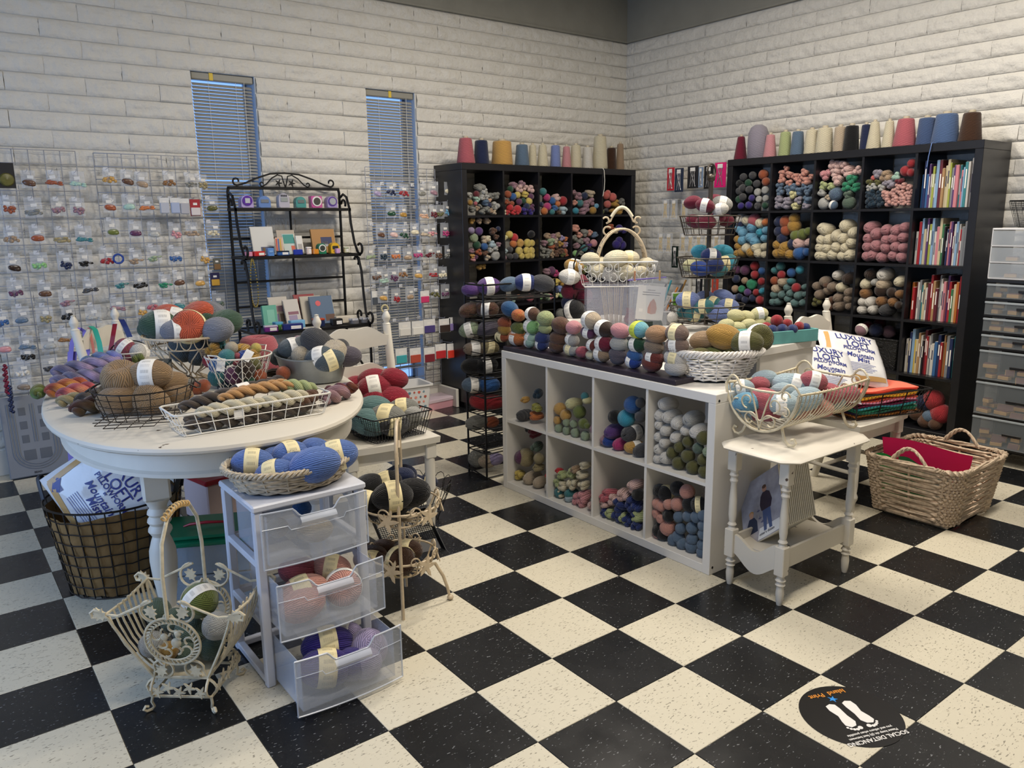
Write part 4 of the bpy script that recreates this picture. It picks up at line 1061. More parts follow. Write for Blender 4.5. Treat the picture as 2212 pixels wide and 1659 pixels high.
def hank_between(p0, p1, r, col, label, turns=None, var=0, sag=0.0, strands=2, name='yarn_hank', group=None):
    p0, p1 = Vector(p0), Vector(p1); c = (p0+p1)/2
    L = (p1-p0).length
    path = [p0-c, (p0-c)*0.4+Vector((0, 0, sag)), (p1-c)*0.4+Vector((0, 0, sag)), p1-c]
    m = MB(); rope(m, path, r*0.8, turns or max(2, L/r/3.6), strands, 10, 56)
    o = m.obj(name, YARNV if var else YARN, None, c, color=rgb(col), smooth=True)
    return tag(o, label, 'yarn', group)
def wire_round(name, c, rb, rt, h, nv, nr, wr, m, label, sx=1, sy=1, rot=0.0, cat='basket', floor_=True, bulge=0.0, wav=0.0):
    t = thing(name, c, rot, label, cat)
    def R_(k): return rb+(rt-rb)*k+bulge*math.sin(PI*k)
    MB().tube([(math.cos(a)*rt*sx, math.sin(a)*rt*sy, h) for a in [2*PI*k/40 for k in range(40)]], wr*1.7, 6, closed=True).obj('rim', m, t)
    b = MB()
    for k in range(nv):
        a = 2*PI*k/nv
        b.tube([(math.cos(a)*R_(s)*sx, math.sin(a)*R_(s)*sy, 0.004+s*(h-0.004)) for s in (0, 0.33, 0.67, 1)]+[], wr, 4)
    for k in range(nr):
        s = k/nr
        b.tube([(math.cos(a)*(R_(s)+wr)*sx, math.sin(a)*(R_(s)+wr)*sy, 0.004+s*h+wav*math.sin(a*nv/2+k)) for a in [2*PI*j/36 for j in range(36)]], wr, 4, closed=True)
    b.obj('wire_body', m, t)
    if floor_:
        f = MB()
        for k in range(-3, 4):
            x = rb*k/3.6; y = math.sqrt(max(0, rb*rb-x*x))
            f.tube([(x*sx, -y*sy, 0.004), (x*sx, y*sy, 0.004)], wr, 4); f.tube([(-y*sx, x*sy, 0.004), (y*sx, x*sy, 0.004)], wr, 4)
        f.obj('wire_floor', m, t)
    return t
def wire_rect(name, c, w0, d0, w1, d1, h, nx, ny, nz, wr, m, label, rot=0.0, cat='basket', rimr=2.0):
    t = thing(name, c, rot, label, cat)
    def ring(w, d, z, cr=0.02):
        out = []
        for (cx, cy, a0) in ((w/2-cr, d/2-cr, 0), (-w/2+cr, d/2-cr, PI/2), (-w/2+cr, -d/2+cr, PI), (w/2-cr, -d/2+cr, 1.5*PI)):
            for k in range(4): out.append((cx+cr*math.cos(a0+k*PI/6), cy+cr*math.sin(a0+k*PI/6), z))
        return out
    MB().tube(ring(w1, d1, h), wr*rimr, 6, closed=True).obj('rim', m, t)
    b = MB()
    for k in range(nz):
        s = k/nz; b.tube(ring(w0+(w1-w0)*s, d0+(d1-d0)*s, wr+s*h), wr, 4, closed=True)
    for k in range(nx+1):
        s = k/nx-0.5
        b.tube([(s*w1*0.97, -d1/2, h), (s*w0*0.97, -d0/2, wr), (s*w0*0.97, d0/2, wr), (s*w1*0.97, d1/2, h)], wr, 4)
    for k in range(ny+1):
        s = k/ny-0.5
        b.tube([(-w1/2, s*d1*0.95, h), (-w0/2, s*d0*0.95, wr), (w0/2, s*d0*0.95, wr), (w1/2, s*d1*0.95, h)], wr, 4)
    b.obj('wire_body', m, t)
    return t
def card(name, w, h, m, parent, loc, rot, t=0.0008):
    k = MB(); k.grid(lambda u, v: ((u-0.5)*w, 0, (v-0.5)*h), 1, 1); k.grid(lambda u, v: ((u-0.5)*w, t, (v-0.5)*h), 1, 1, flip=True)
    return k.obj(name, m, parent, loc, rot, smooth=False)
TAGW = label_mat('price_tag_print', '#EDEAE4')
def text_mesh(s, size, m, parent, M, name='lettering', ext=0.0004, align='CENTER', bend=None, shear=0.0, offset=0.0):
    cu = bpy.data.curves.new('txt', 'FONT'); cu.body = s; cu.size = size; cu.align_x = align; cu.align_y = 'CENTER'; cu.extrude = ext; cu.shear = shear; cu.offset = offset; cu.resolution_u = 3
    tmp = bpy.data.objects.new('txt', cu); COL.objects.link(tmp)
    dg = bpy.context.evaluated_depsgraph_get()
    me = bpy.data.meshes.new_from_object(tmp.evaluated_get(dg))
    bpy.data.objects.remove(tmp); bpy.data.curves.remove(cu)
    if bend:
        for v in me.vertices: v.co = bend(M @ v.co)
    else:
        for v in me.vertices: v.co = M @ v.co
    me.name = name; me.materials.clear(); me.materials.append(m)
    return link(name, me, parent)

# ------------------------------------------------------------------ things on the oval table
# dark wire basket of hazel balls
ref = (-1.51, -0.27, TZ+0.05)
tb_ = wire_round('wire_basket', (-1.51, -0.27, TZ+0.002), 0.14, 0.172, 0.108, 22, 4, 0.0016, DARKWIRE, 'dark oval wire basket of hazel yarn on the oval table', 1.0, 1.12, -0.5)
for s in (-1, 1):
    MB().tube([(s*0.17, -0.035, 0.108), (s*0.19, -0.03, 0.095), (s*0.195, 0.0, 0.09), (s*0.19, 0.03, 0.095), (s*0.17, 0.035, 0.108)], 0.003, 6).obj('handle', DARKWIRE, tb_)
pile(ref, """257 886 34 hz o -2;323 884 33 hz d -1;270 905 28 hz b 0;345 898 24 hz b 0;231 850 20 hz b 0;383 852 25 hz o 5;372 826 25 hz o 6;300 850 34 hz b 2;323 866 32 hz d 0;263 816 42 hz dU 0;325 809 35 hz ow 1""", 'in the dark wire basket on the oval table', zmin=TZ+0.008)
hg = MB(); hg.prism([(-0.012, -0.022), (0.012, -0.022), (0.012, 0.012), (0.006, 0.022), (-0.006, 0.022), (-0.012, 0.012)], -0.0006, 0.0006, Matrix.Rotation(PI/2, 4, 'X'))
p = onZ(301, 905, TZ+0.03)
hg.obj('hang_tag', TAGW, tb_, tb_.matrix_world.inverted() @ Vector(p) if False else (0.0, 0.0, 0.0))
tb_.children[-1].matrix_local = (Matrix.Translation(tb_.location) @ Matrix.Rotation(-0.5, 4, 'Z')).inverted() @ Matrix.Translation(p) @ Matrix.Rotation(-0.45, 4, 'Z')
# white wire tray with braided hanks
trc = Vector((-1.25, -0.625, TZ+0.002))
wire_rect('wire_tray', trc, 0.49, 0.16, 0.545, 0.185, 0.075, 10, 3, 2, 0.0016, WHITEWIRE, 'long white wire tray of twisted hanks at the table edge', 0.02, 'tray', 2.2)
tz = TZ
for (a, b, r, c, lb, vv) in (((-1.48, -0.675, tz+0.03), (-1.02, -0.665, tz+0.03), 0.027, 'gb', 'dark brown hank lowest in the white tray, beside its rim', 0), ((-1.46, -0.59, tz+0.03), (-1.0, -0.58, tz+0.03), 0.027, 'gb', 'dark brown hank lowest in the white tray, by the far rim', 0),
                          ((-1.44, -0.675, tz+0.068), (-1.21, -0.672, tz+0.07), 0.026, 'cr', 'cream hank braided short in the white tray', 0), ((-1.22, -0.672, tz+0.07), (-1.05, -0.66, tz+0.07), 0.028, 'cr', 'cream hank with a tied tail in the white tray', 0),
                          ((-1.47, -0.58, tz+0.075), (-1.11, -0.535, tz+0.11), 0.026, 'gb', 'grey brown braided hank with paper band in the white tray', 0), ((-1.35, -0.62, tz+0.095), (-1.08, -0.56, tz+0.11), 0.021, 'ap', 'golden braided hank on top of the white tray', 0), ((-1.30, -0.585, tz+0.105), (-1.06, -0.59, tz+0.10), 0.020, 'ap', 'second golden hank beside the grey brown one', 0),
                          ((-1.11, -0.57, tz+0.10), (-0.99, -0.60, tz+0.075), 0.028, 'lm', 'lime green loose hank in the white tray', 0), ((-1.10, -0.545, tz+0.085), (-0.99, -0.555, tz+0.075), 0.024, 'og', 'moss green loose hank in the white tray', 0), ((-1.08, -0.665, tz+0.045), (-1.0, -0.62, tz+0.06), 0.028, 'br', 'brown hank end at the right of the white tray', 0)):
    hank_between(a, b, r, c, lb, var=vv, group=None)
k = card('paper_band', 0.034, 0.03, TAGW, None, (-1.312, -0.7115, tz+0.05), (0, 0, 0)); tag(k, 'white label card of the cream hank in the tray', 'label')
tag(MB().lathe([(0.0275, -0.022), (0.0275, 0.022)], 16, M=Matrix.Translation((-1.245, -0.556, tz+0.098)) @ Matrix.Rotation(0.12, 4, 'Z') @ Matrix.Rotation(PI/2-0.1, 4, 'Y'), caps=False).obj('paper_band', LABW), 'white paper band round the grey brown hank', 'label')
# variegated hank at the right end of the table
hank_between((-0.965, -0.60, TZ+0.032), (-0.80, -0.50, TZ+0.034), 0.034, 'ma', 'variegated brown and blue hank at the table end', 1.6, 1)
hank_between((-0.90, -0.47, TZ+0.03), (-0.80, -0.56, TZ+0.05), 0.026, 'bu', 'variegated red hank at the table end', 1.6, 1)
# loose hanks at the left end
hank_between((-1.735, -0.17, TZ+0.03), (-1.60, -0.09, TZ+0.032), 0.034, 'br', 'brown variegated hank lying beside the dark wire basket', 1.2, 1)
hank_between((-1.70, -0.02, TZ+0.03), (-1.57, 0.0, TZ+0.045), 0.032, 'gb', 'dark brown variegated hank lying behind the brown one', 1.3, 1)
hank_between((-1.755, 0.03, TZ+0.027), (-1.66, 0.06, TZ+0.027), 0.026, 'kh', 'khaki hank lying at the table edge', 1.2, 0)
hank_between((-1.765, 0.24, TZ+0.033), (-1.62, 0.28, TZ+0.045), 0.034, 'or', 'bright orange hank lying at the table edge', 1.5, 1)
hank_between((-1.74, 0.13, TZ+0.032), (-1.61, 0.16, TZ+0.045), 0.032, 'co', 'red orange hank lying beside the bright orange hank', 1.5, 1)
hank_between((-1.80, 0.24, TZ+0.028), (-1.775, 0.36, TZ+0.028), 0.027, 'og', 'green hank at the left tip of the table', 1.5, 1)
hank_between((-1.72, 0.49, TZ+0.03), (-1.44, 0.50, TZ+0.035), 0.034, 'lv', 'lavender twisted hank nearest the orange hanks', 2.6, 1)
hank_between((-1.70, 0.60, TZ+0.05), (-1.42, 0.62, TZ+0.07), 0.036, 'lv', 'mauve lavender twisted hank on the pile', 2.2, 1)
hank_between((-1.56, 0.74, TZ+0.05), (-1.40, 0.72, TZ+0.07), 0.042, 'pe', 'pale blue lavender hank at the back of the pile', 1.6, 1)
hank_between((-1.66, 0.70, TZ+0.028), (-1.56, 0.70, TZ+0.03), 0.028, 'mt', 'pale aqua hank beneath the lavender hanks', 1.2, 0)
tag(MB().bbox((-0.05, -0.03, 0), (0.05, 0.03, 0.014), 0.002).obj('paper_label', PAPER, None, (-1.575, 0.30, TZ+0.001), (0.0, 0, 0.5)), 'folded white paper label beside the orange hanks', 'label')
tag(MB().bbox((-0.04, -0.025, 0), (0.04, 0.025, 0.02), 0.002).obj('paper_label', mat('lilac_card', '#A8A4C8', 0.7), None, (-1.56, 0.14, TZ+0.001), (0, 0, 0.3)), 'lilac card label beside the hazel yarn basket', 'label')

# footed scroll bowl of orange, green and grey balls
fb = thing('footed_wire_bowl', (-1.215, 0.22, TZ), 0, 'cream scrollwork bowl on a flared foot with orange yarn', 'basket')
RZ = 0.215
m = MB(); m.tube([(0.185*math.cos(a), 0.185*math.sin(a), RZ) for a in [2*PI*k/48 for k in range(48)]], 0.005, 6, closed=True); m.obj('rim', BEIGEIRON, fb)
m = MB()
for k in range(20):
    a = 2*PI*k/20; ca, sa = math.cos(a), math.sin(a)
    for q in (-1, 1):
        pts = []
        for j in range(11):
            t = j/10; b = a+q*0.14*math.sin(PI*t*1.2)*(1-0.2*t); rr = 0.184-0.03*t
            zz = RZ-0.045*t*1.0+0.012*math.sin(PI*2*t)
            pts.append((rr*math.cos(b), rr*math.sin(b), zz))
        m.tube(pts, 0.0022, 4)
m.tube([(0.155*math.cos(a), 0.155*math.sin(a), RZ-0.05) for a in [2*PI*k/40 for k in range(40)]], 0.003, 5, closed=True)
m.obj('scroll_band', BEIGEIRON, fb)
m = MB()
for k in range(8):
    a = 2*PI*k/8
    m.tube([(r*math.cos(a+tw), r*math.sin(a+tw), z) for (r, z, tw) in ((0.155, RZ-0.05, 0), (0.115, RZ-0.10, 0.2), (0.06, RZ-0.15, 0.38), (0.028, RZ-0.17, 0.4), (0.05, RZ-0.19, 0.2), (0.09, 0.012, 0), (0.10, 0.005, 0))], 0.003, 5)
    m.tube([(r*math.cos(a-tw), r*math.sin(a-tw), z) for (r, z, tw) in ((0.155, RZ-0.05, 0), (0.115, RZ-0.10, 0.2), (0.06, RZ-0.15, 0.38), (0.028, RZ-0.17, 0.4), (0.06, 0.03, 0.2), (0.10, 0.005, 0))], 0.003, 5)
m.tube([(0.1*math.cos(a), 0.1*math.sin(a), 0.004) for a in [2*PI*k/32 for k in range(32)]], 0.004, 5, closed=True)
m.obj('wire_cone_foot', BEIGEIRON, fb)
pile((-1.215, 0.22, TZ+RZ), """350 702 35 fg ow 0;384 715 27 sv xw -11;378 688 26 ct ow 3;366 682 25 ct x 9;425 682 31 ct x 6;408 706 36 ct dc -10;469 712 29 sv x -8;456 678 27 sv x 10;488 696 29 fg x 0;446 696 20 fg dc 2;330 712 24 fg x 2""".replace('xw', 'ow').replace(' x ', ' ox '), 'in the cream footed bowl')
pile((-1.215, 0.22, TZ+RZ-0.06), "395 752 30 tb b 0;430 760 30 tb b 2;440 748 26 tb b 8", 'low inside the cream footed bowl')

# white chicken-wire basket
cw = thing('chicken_wire_basket', (-1.075, 0.0, TZ+0.002), 0, 'white chicken-wire basket of small teal and gold hanks', 'basket')
def cwp(s, a): return (0.092+0.043*s)
m = MB(); m.tube([(0.135*math.cos(a), 0.135*math.sin(a), 0.135) for a in [2*PI*k/40 for k in range(40)]], 0.0035, 6, closed=True); m.tube([(0.094*math.cos(a), 0.094*math.sin(a), 0.004) for a in [2*PI*k/32 for k in range(32)]], 0.003, 5, closed=True)
for k in range(6):
    a = 2*PI*k/6+0.3; m.tube([(0.094*math.cos(a), 0.094*math.sin(a), 0.004), (0.135*math.cos(a), 0.135*math.sin(a), 0.135)], 0.0025, 5)
m.obj('frame', WHITEWIRE, cw)
m = MB(); NH = 26; NR = 5
for i in range(NH):
    for j in range(NR):
        a0 = 2*PI*(i+(j % 2)*0.5)/NH; da = PI/NH; z0 = 0.006+j*0.026; z1 = z0+0.026
        P_ = lambda a, z: ((0.093+0.042*z/0.135)*math.cos(a), (0.093+0.042*z/0.135)*math.sin(a), z)
        m.tube([P_(a0, z0), P_(a0, z0+0.010), P_(a0+da, z1)], 0.0010, 3, cap=False); m.tube([P_(a0, z0+0.010), P_(a0-da, z1)], 0.0010, 3, cap=False)
m.obj('hexagonal_mesh', WHITEWIRE, cw)
for a in (0.55, PI+0.55):
    MB().tube([(0.135*math.cos(a-0.25), 0.135*math.sin(a-0.25), 0.135), (0.155*math.cos(a-0.15), 0.155*math.sin(a-0.15), 0.155), (0.155*math.cos(a+0.15), 0.155*math.sin(a+0.15), 0.155), (0.135*math.cos(a+0.25), 0.135*math.sin(a+0.25), 0.135)], 0.003, 5).obj('handle', WHITEWIRE, cw)
pile((-1.075, 0.0, TZ+0.09), """460 755 16 mu h -2;476 742 13 te h 2;500 752 14 ptn b 0;520 757 15 mu h 2;490 772 18 te b -4;470 790 18 bl b -4;545 768 14 mu h 2;553 752 11 ye b 4;470 815 20 te b -3;530 800 20 db b -4;505 812 20 pl b -3;548 790 17 ol b 0;452 780 14 rd b 0;560 812 16 ru b 0;486 833 16 nt b -2;540 828 16 dn b -2;510 775 15 hp h -2;448 760 12 tn h 0;530 770 13 rb h -2""", 'in the chicken-wire basket')
k = card('price_card', 0.034, 0.055, TAGW, None, onZ(477, 788, TZ+0.115), (-0.1, 0.15, -0.6)); tag(k, 'tall white price card hanging on the chicken-wire basket', 'label')
k = card('price_card', 0.034, 0.05, TAGW, None, onZ(535, 768, TZ+0.14), (-0.5, 0.5, -0.6)); tag(k, 'white price card tilted over the chicken-wire basket', 'label')

# galvanised tub
GALV = mat('galvanised_steel', '#8E9292', 0.42, metal=0.75, var=0.18, scale=14)
gt = thing('galvanised_tub', (-0.79, -0.10, TZ+0.001), -0.75, 'oval galvanised metal tub full of grey yarn', 'tub')
m = MB()
def tubp(s, k, N=64, inset=0.0):
    a = 2*PI*k/N; fl = 0.0012*math.cos(a*36)
    ra, rb_ = 0.125+0.035*s-inset+fl, 0.092+0.03*s-inset+fl
    z = 0.005+0.105*s+0.014*s*math.cos(a)**2
    return (ra*math.cos(a), rb_*math.sin(a), z)
N = 64
for (i0, inset, fl) in ((0, 0, False), (1, 0.003, True)):
    vs = [tubp(s/6, k, N, inset) for s in range(7) for k in range(N)]
    fs = [(i*N+k, i*N+(k+1) % N, (i+1)*N+(k+1) % N, (i+1)*N+k) for i in range(6) for k in range(N)
          if not (i in (3, 4) and (k % 32 >= 30 or k % 32 < 2))]
    if fl: fs = [f[::-1] for f in fs]
    m._add(vs, fs)
m._add([tubp(0, k, N) for k in range(N)], [tuple(range(N))])
m.obj('tub_body', GALV, gt)
MB().tube([tubp(1, k) for k in range(N)], 0.004, 6, closed=True).obj('rolled_rim', GALV, gt)
for q in (0, 32):
    m = MB(); m.tube([tubp(s, q+k) for (s, k) in ((0.5, -2), (0.5, 0), (0.5, 2), (0.66, 2.3), (0.83, 2), (0.83, 0), (0.83, -2), (0.66, -2.3))], 0.003, 5, closed=True)
    m.obj('handle_slot_edge', GALV, gt)
pile((-0.79, -0.10, TZ+0.12), """612 768 20 tb o 3;632 752 24 tb ow 1;662 744 22 gy o 2;684 738 28 dg x -2;650 768 20 ptn b -4;668 772 20 gy o -3;694 772 26 tb ow -7;712 778 25 tb oc -8;722 758 27 ptn dU -4;750 770 24 dq o 0;700 748 22 dg o 5;735 752 20 dg b 6;640 778 18 gy b 0;598 774 15 tb b 2;645 740 15 ma b 5""".replace(' x ', ' ox '), 'in the galvanised tub', zmin=TZ+0.04)

# things at the back of the table
pr = MB(); pr.lathe([(0.085, 0), (0.098, 0.012), (0.094, 0.05), (0.082, 0.085), (0.072, 0.10), (0.055, 0.105), (0.035, 0.098), (0.03, 0.07), (0.0, 0.07)], 28)
tag(pr.obj('yarn_cake', YARNCONE, None, (-0.865, 0.36, TZ+0.052), color=rgb('ro'), smooth=True), 'big pink yarn cake with a hollow top', 'yarn')
pr = MB(); pr.lathe([(0.09, 0), (0.1, 0.01), (0.098, 0.045), (0.07, 0.05), (0.0, 0.05)], 28)
tag(pr.obj('yarn_cake', YARNCONE, None, (-0.855, 0.36, TZ+0.001), color=rgb('hp'), smooth=True), 'darker pink yarn cake beneath the big pink one', 'yarn')
pb = thing('yarn_kit_box', (-1.375, 0.13, TZ+0.001), -0.35, 'dark boxed yarn kit with a white end panel', 'box')
MB().bbox((-0.055, -0.06, 0), (0.055, 0.06, 0.125), 0.002).obj('carton', mat('black_green_carton', '#10201C', 0.25, var=0.4, scale=8), pb)
MB().box((-0.0565, -0.058, 0.002), (-0.0552, 0.058, 0.123)).obj('end_label', PAPER, pb, smooth=False)
MB().bbox((0.0, -0.0625, 0.0), (0.05, -0.061, 0.055), 0.0005).obj('kraft_label', mat('kraft_paper', '#B08A54', 0.8), pb)
for (x, y) in ((-0.02, 0.01), (0.02, -0.02)): MB().bbox((x-0.012, y-0.008, 0.1252), (x+0.012, y+0.008, 0.1262), 0.0004).obj('price_sticker', TAGW, pb)
ub = wire_round('wire_bucket', (-1.33, 0.86, TZ+0.002), 0.07, 0.085, 0.07, 12, 3, 0.002, WHITEWIRE, 'small pale wire bucket of magenta yarn at the back of the table')
MB().tube([(0.085*math.cos(t), 0.02, 0.07+0.05*math.sin(t)) for t in [PI*k/14 for k in range(15)]], 0.003, 5).obj('bail_handle', BLACKMETAL, ub)
pile((-1.33, 0.86, TZ+0.08), "270 752 21 hp bwv 0;302 762 20 wh bw 0;250 768 14 bl b 2;300 778 14 og h -6;262 780 16 pl b 0;285 770 14 hp b 0", 'in the small wire bucket', zmin=TZ)
kp = MB(); kp.tube([(0.0, 0, 0), (0.03, 0.0, 0.004), (0.06, 0.004, 0.002), (0.085, 0, 0)], [0.014, 0.02, 0.02, 0.012], 10)
tag(kp.obj('yarn_hank', YARNV, None, (-0.93, 0.10, TZ+0.02), (0, 0, -0.4), color=rgb('db'), smooth=True), 'dark brown chunky hank lying by the galvanised tub', 'yarn')
pile((-1.03, -0.32, TZ+0.03), "440 833 14 ru b 8;425 845 14 ru b 8;612 806 15 ru b 20;600 826 16 db b 12", 'on the oval table between the baskets', zmin=TZ)
k = card('paper_label', 0.05, 0.04, TAGW, None, (-1.30, -0.39, TZ+0.012), (-1.2, 0, 0.2)); tag(k, 'white framed paper label between the hazel basket and the tray', 'label')
# ------------------------------------------------------------------ pillow form bags
BAGM = mat('glossy_white_bag', '#DEDEE0', 0.16, var=0.04, scale=12, bump=0.35, bscale=14, coat=0.6)
TANPRINT = mat('tan_print', '#C29A62', 0.3); NAVYP = mat('navy_bag_print', '#27327E', 0.35)
def pillow_bag(M, w, d, h, label, full=True):
    t = thing('pillow_form_bag', (0, 0, 0), 0, label, 'pillow bag'); t.matrix_world = M
    def zz(x, y):
        a = max(0, 1-abs(2*x/w)**3.2); b = max(0, 1-abs(2*y/d)**3.2); return h*math.sqrt(a*b)
    b = MB(); N = 18
    rip = lambda x, y: 0.004*noise.noise(Vector((x*24, y*24, 3)))
    b.grid(lambda u, v: ((u-.5)*w, (v-.5)*d, h+zz((u-.5)*w, (v-.5)*d)+rip((u-.5)*w, (v-.5)*d)), N, N)
    b.grid(lambda u, v: ((u-.5)*w, (v-.5)*d, h-zz((u-.5)*w, (v-.5)*d)*0.98), N, N, flip=True)
    b.obj('bag', BAGM, t, smooth=True)
    ben = lambda p: Vector((p.x, p.y, h+zz(p.x, p.y)+rip(p.x, p.y)+0.0016))
    s = w/0.36
    def strip(pts, wd, m, nm):
        k = MB(); P_ = [Vector((*q, 0)) for q in pts]
        def fn(u, v):
            f = u*(len(P_)-1); i = min(int(f), len(P_)-2); c = P_[i].lerp(P_[i+1], f-i); dd = (P_[i+1]-P_[i]).normalized(); n = Vector((-dd.y, dd.x, 0))
            return tuple(ben(c+n*(v-.5)*wd))
        k.grid(fn, 18, 2); k.obj(nm, m, t)
    strip([(-0.40*w, 0.40*d), (-0.43*w, 0.0), (-0.40*w, -0.42*d)], 0.022*s, TANPRINT, 'printed_stripe')
    strip([(-0.41*w, -0.40*d), (0.0, -0.445*d), (0.42*w, -0.40*d)], 0.024*s, TANPRINT, 'printed_stripe')
    strip([(-0.40*w, -0.30*d), (-0.28*w, -0.40*d)], 0.03*s, NAVYP, 'printed_corner')
    for (txt, sz, x, y, shr) in (('LUXURY', 0.058*s, 0.02*w, 0.30*d, 0), ('LOFT', 0.058*s, 0.05*w, 0.165*d, 0), ('PILLOWFORM', 0.03*s, 0.05*w, 0.075*d, 0), ('BY', 0.012*s, 0.03*w, 0.02*d, 0), ('Mountain', 0.042*s, 0.03*w, -0.05*d, 0.25), ('Mist', 0.042*s, 0.06*w, -0.14*d, 0.25)):
        text_mesh(txt, sz, NAVYP, t, Matrix.Translation((x, y, 0)), 'lettering', 0.0, bend=ben, shear=shr, offset=0.0008*s)
    GREYP = mat('grey_bag_print', '#8088B4', 0.4)
    k = MB()
    for i in range(6):
        y = -0.21*d-i*0.026*d
        k.grid(lambda u, v: tuple(ben(Vector((-0.16*w+(0.42-0.04*(i % 3))*w*u, y+0.008*d*v, 0)))), 10, 1)
    k.obj('small_print', GREYP, t)
    k = MB()
    for i in range(9): k.grid(lambda u, v: tuple(ben(Vector((-0.33*w+i*0.009*w+0.005*w*u, -0.37*d+0.06*d*v, 0)))), 1, 2)
    k.obj('barcode', NAVYP, t)
    return t

# ------------------------------------------------------------------ big lined wire basket under the table
LINER = mat('brown_burlap_liner', '#8A6A3E', 0.9, var=0.25, scale=7, bump=0.6, bscale=25)
bbc = (-1.60, 0.05, 0.001)
bb = wire_round('wire_basket', bbc, 0.195, 0.25, 0.37, 30, 8, 0.0026, DARKWIRE, 'large round wire basket with a brown cloth liner under the table', wav=0.003)
m = MB(); N = 48
def lin_r(k, s): return (0.188+0.052*s)+0.006*math.sin(k*2*PI/N*15+s*9)+0.004*math.sin(k*2*PI/N*6+s*14)
vs = [(lin_r(k, s/8)*math.cos(2*PI*k/N), lin_r(k, s/8)*math.sin(2*PI*k/N), 0.008+0.335*s/8+0.012*math.sin(2*PI*k/N*3)*(s/8)**2) for s in range(9) for k in range(N)]
m._add(vs, [(i*N+k, i*N+(k+1) % N, (i+1)*N+(k+1) % N, (i+1)*N+k) for i in range(8) for k in range(N)]+[tuple(range(N))[::-1]])
m.obj('cloth_liner', LINER, bb)
for a in (2.65, 2.65-PI):
    m = MB(); m.tube([((0.25+0.02*math.sin(PI*t))*math.cos(a-0.17+0.34*t), (0.25+0.02*math.sin(PI*t))*math.sin(a-0.17+0.34*t), 0.37+0.085*math.sin(PI*t)**0.8) for t in [k/12 for k in range(13)]], 0.010, 8, flat=(1, 0.5)); m.obj('loop_handle', mat('dark_leather', '#2A2C34', 0.5), bb)
def frame_from(center, xdir, ydir):
    x = Vector(xdir).normalized(); y = Vector(ydir); y = (y-x*y.dot(x)).normalized(); z = x.cross(y)
    M = Matrix((x, y, z)).transposed().to_4x4(); M.translation = Vector(center); return M
# bag tilted towards the viewer; its print runs down to the right
pillow_bag(frame_from((-1.62, -0.02, 0.40), (0.28, -0.34, -0.62), (0.66, -0.22, 0.42)), 0.36, 0.34, 0.05, 'clear-wrapped white pillow form standing in the large wire basket')
bl2 = MB(); bl2.grid(lambda u, v: ((u-.5)*0.2, (v-.5)*0.16, 0.03*math.sin(PI*u)*math.sin(PI*v)+0.012*noise.noise(Vector((u*6, v*6, 1)))), 14, 12); bl2.grid(lambda u, v: ((u-.5)*0.2, (v-.5)*0.16, -0.02*math.sin(PI*u)*math.sin(PI*v)), 14, 12, flip=True)
tag(bl2.obj('plastic_bag', mat('clear_blue_plastic', '#7C9AD8', 0.12, alpha=0.55, bump=0.5, bscale=22), None, (-1.44, 0.10, 0.36), (0.3, 0.3, 0.4), smooth=True), 'crumpled clear bluish plastic bag in the large wire basket', 'bag')

# ------------------------------------------------------------------ green lidded storage boxes
CLEARP = mat('clear_storage_plastic', '#C3CFDA', 0.2, alpha=0.32)
GREENP = mat('green_plastic_lid', '#0E6E4C', 0.25)
gb = thing('storage_box', (-1.345, -0.30, 0), math.radians(-26), 'clear two-tier storage box with a green lid and red handle', 'storage box')
for z0, z1 in ((0.0, 0.125), (0.13, 0.245)):
    m = MB(); w_, d_ = 0.165, 0.13
    for (a, b) in (((-w_, -d_, z0), (w_, -d_+0.003, z1)), ((-w_, d_-0.003, z0), (w_, d_, z1)), ((-w_, -d_, z0), (-w_+0.003, d_, z1)), ((w_-0.003, -d_, z0), (w_, d_, z1)), ((-w_, -d_, z0), (w_, d_, z0+0.003)), ((-w_-0.004, -d_-0.004, z1-0.006), (w_+0.004, -d_, z1))): m.box(a, b)
    for k in range(1, 6): m.box((-w_+k*0.055-0.001, -d_, z0), (-w_+k*0.055+0.001, d_, z1))
    m.obj('clear_tier', CLEARP, gb, smooth=False)
m = MB(); m.bbox((-0.175, -0.14, 0.243), (0.175, 0.14, 0.262), 0.006); m.bbox((-0.155, -0.12, 0.262), (0.155, 0.12, 0.278), 0.008); m.obj('lid', GREENP, gb)
MB().tube([(-0.085, -0.005, 0.279), (-0.06, -0.01, 0.288), (0.0, -0.012, 0.292), (0.06, -0.01, 0.288), (0.085, -0.005, 0.279)], [0.003, 0.005, 0.006, 0.005, 0.003], 8).obj('lid_handle', mat('red_plastic', '#A01828', 0.35), gb)
rb2 = thing('storage_box', (-1.02, 0.55, 0), 0.2, 'pale storage box with a red lid far under the table', 'storage box')
MB().bbox((-0.16, -0.12, 0), (0.16, 0.12, 0.2), 0.006).obj('box_body', mat('pale_pink_plastic', '#D8C4C4', 0.4), rb2); MB().bbox((-0.17, -0.13, 0.2), (0.17, 0.13, 0.225), 0.006).obj('lid', mat('red_plastic', '#A01828', 0.35), rb2)

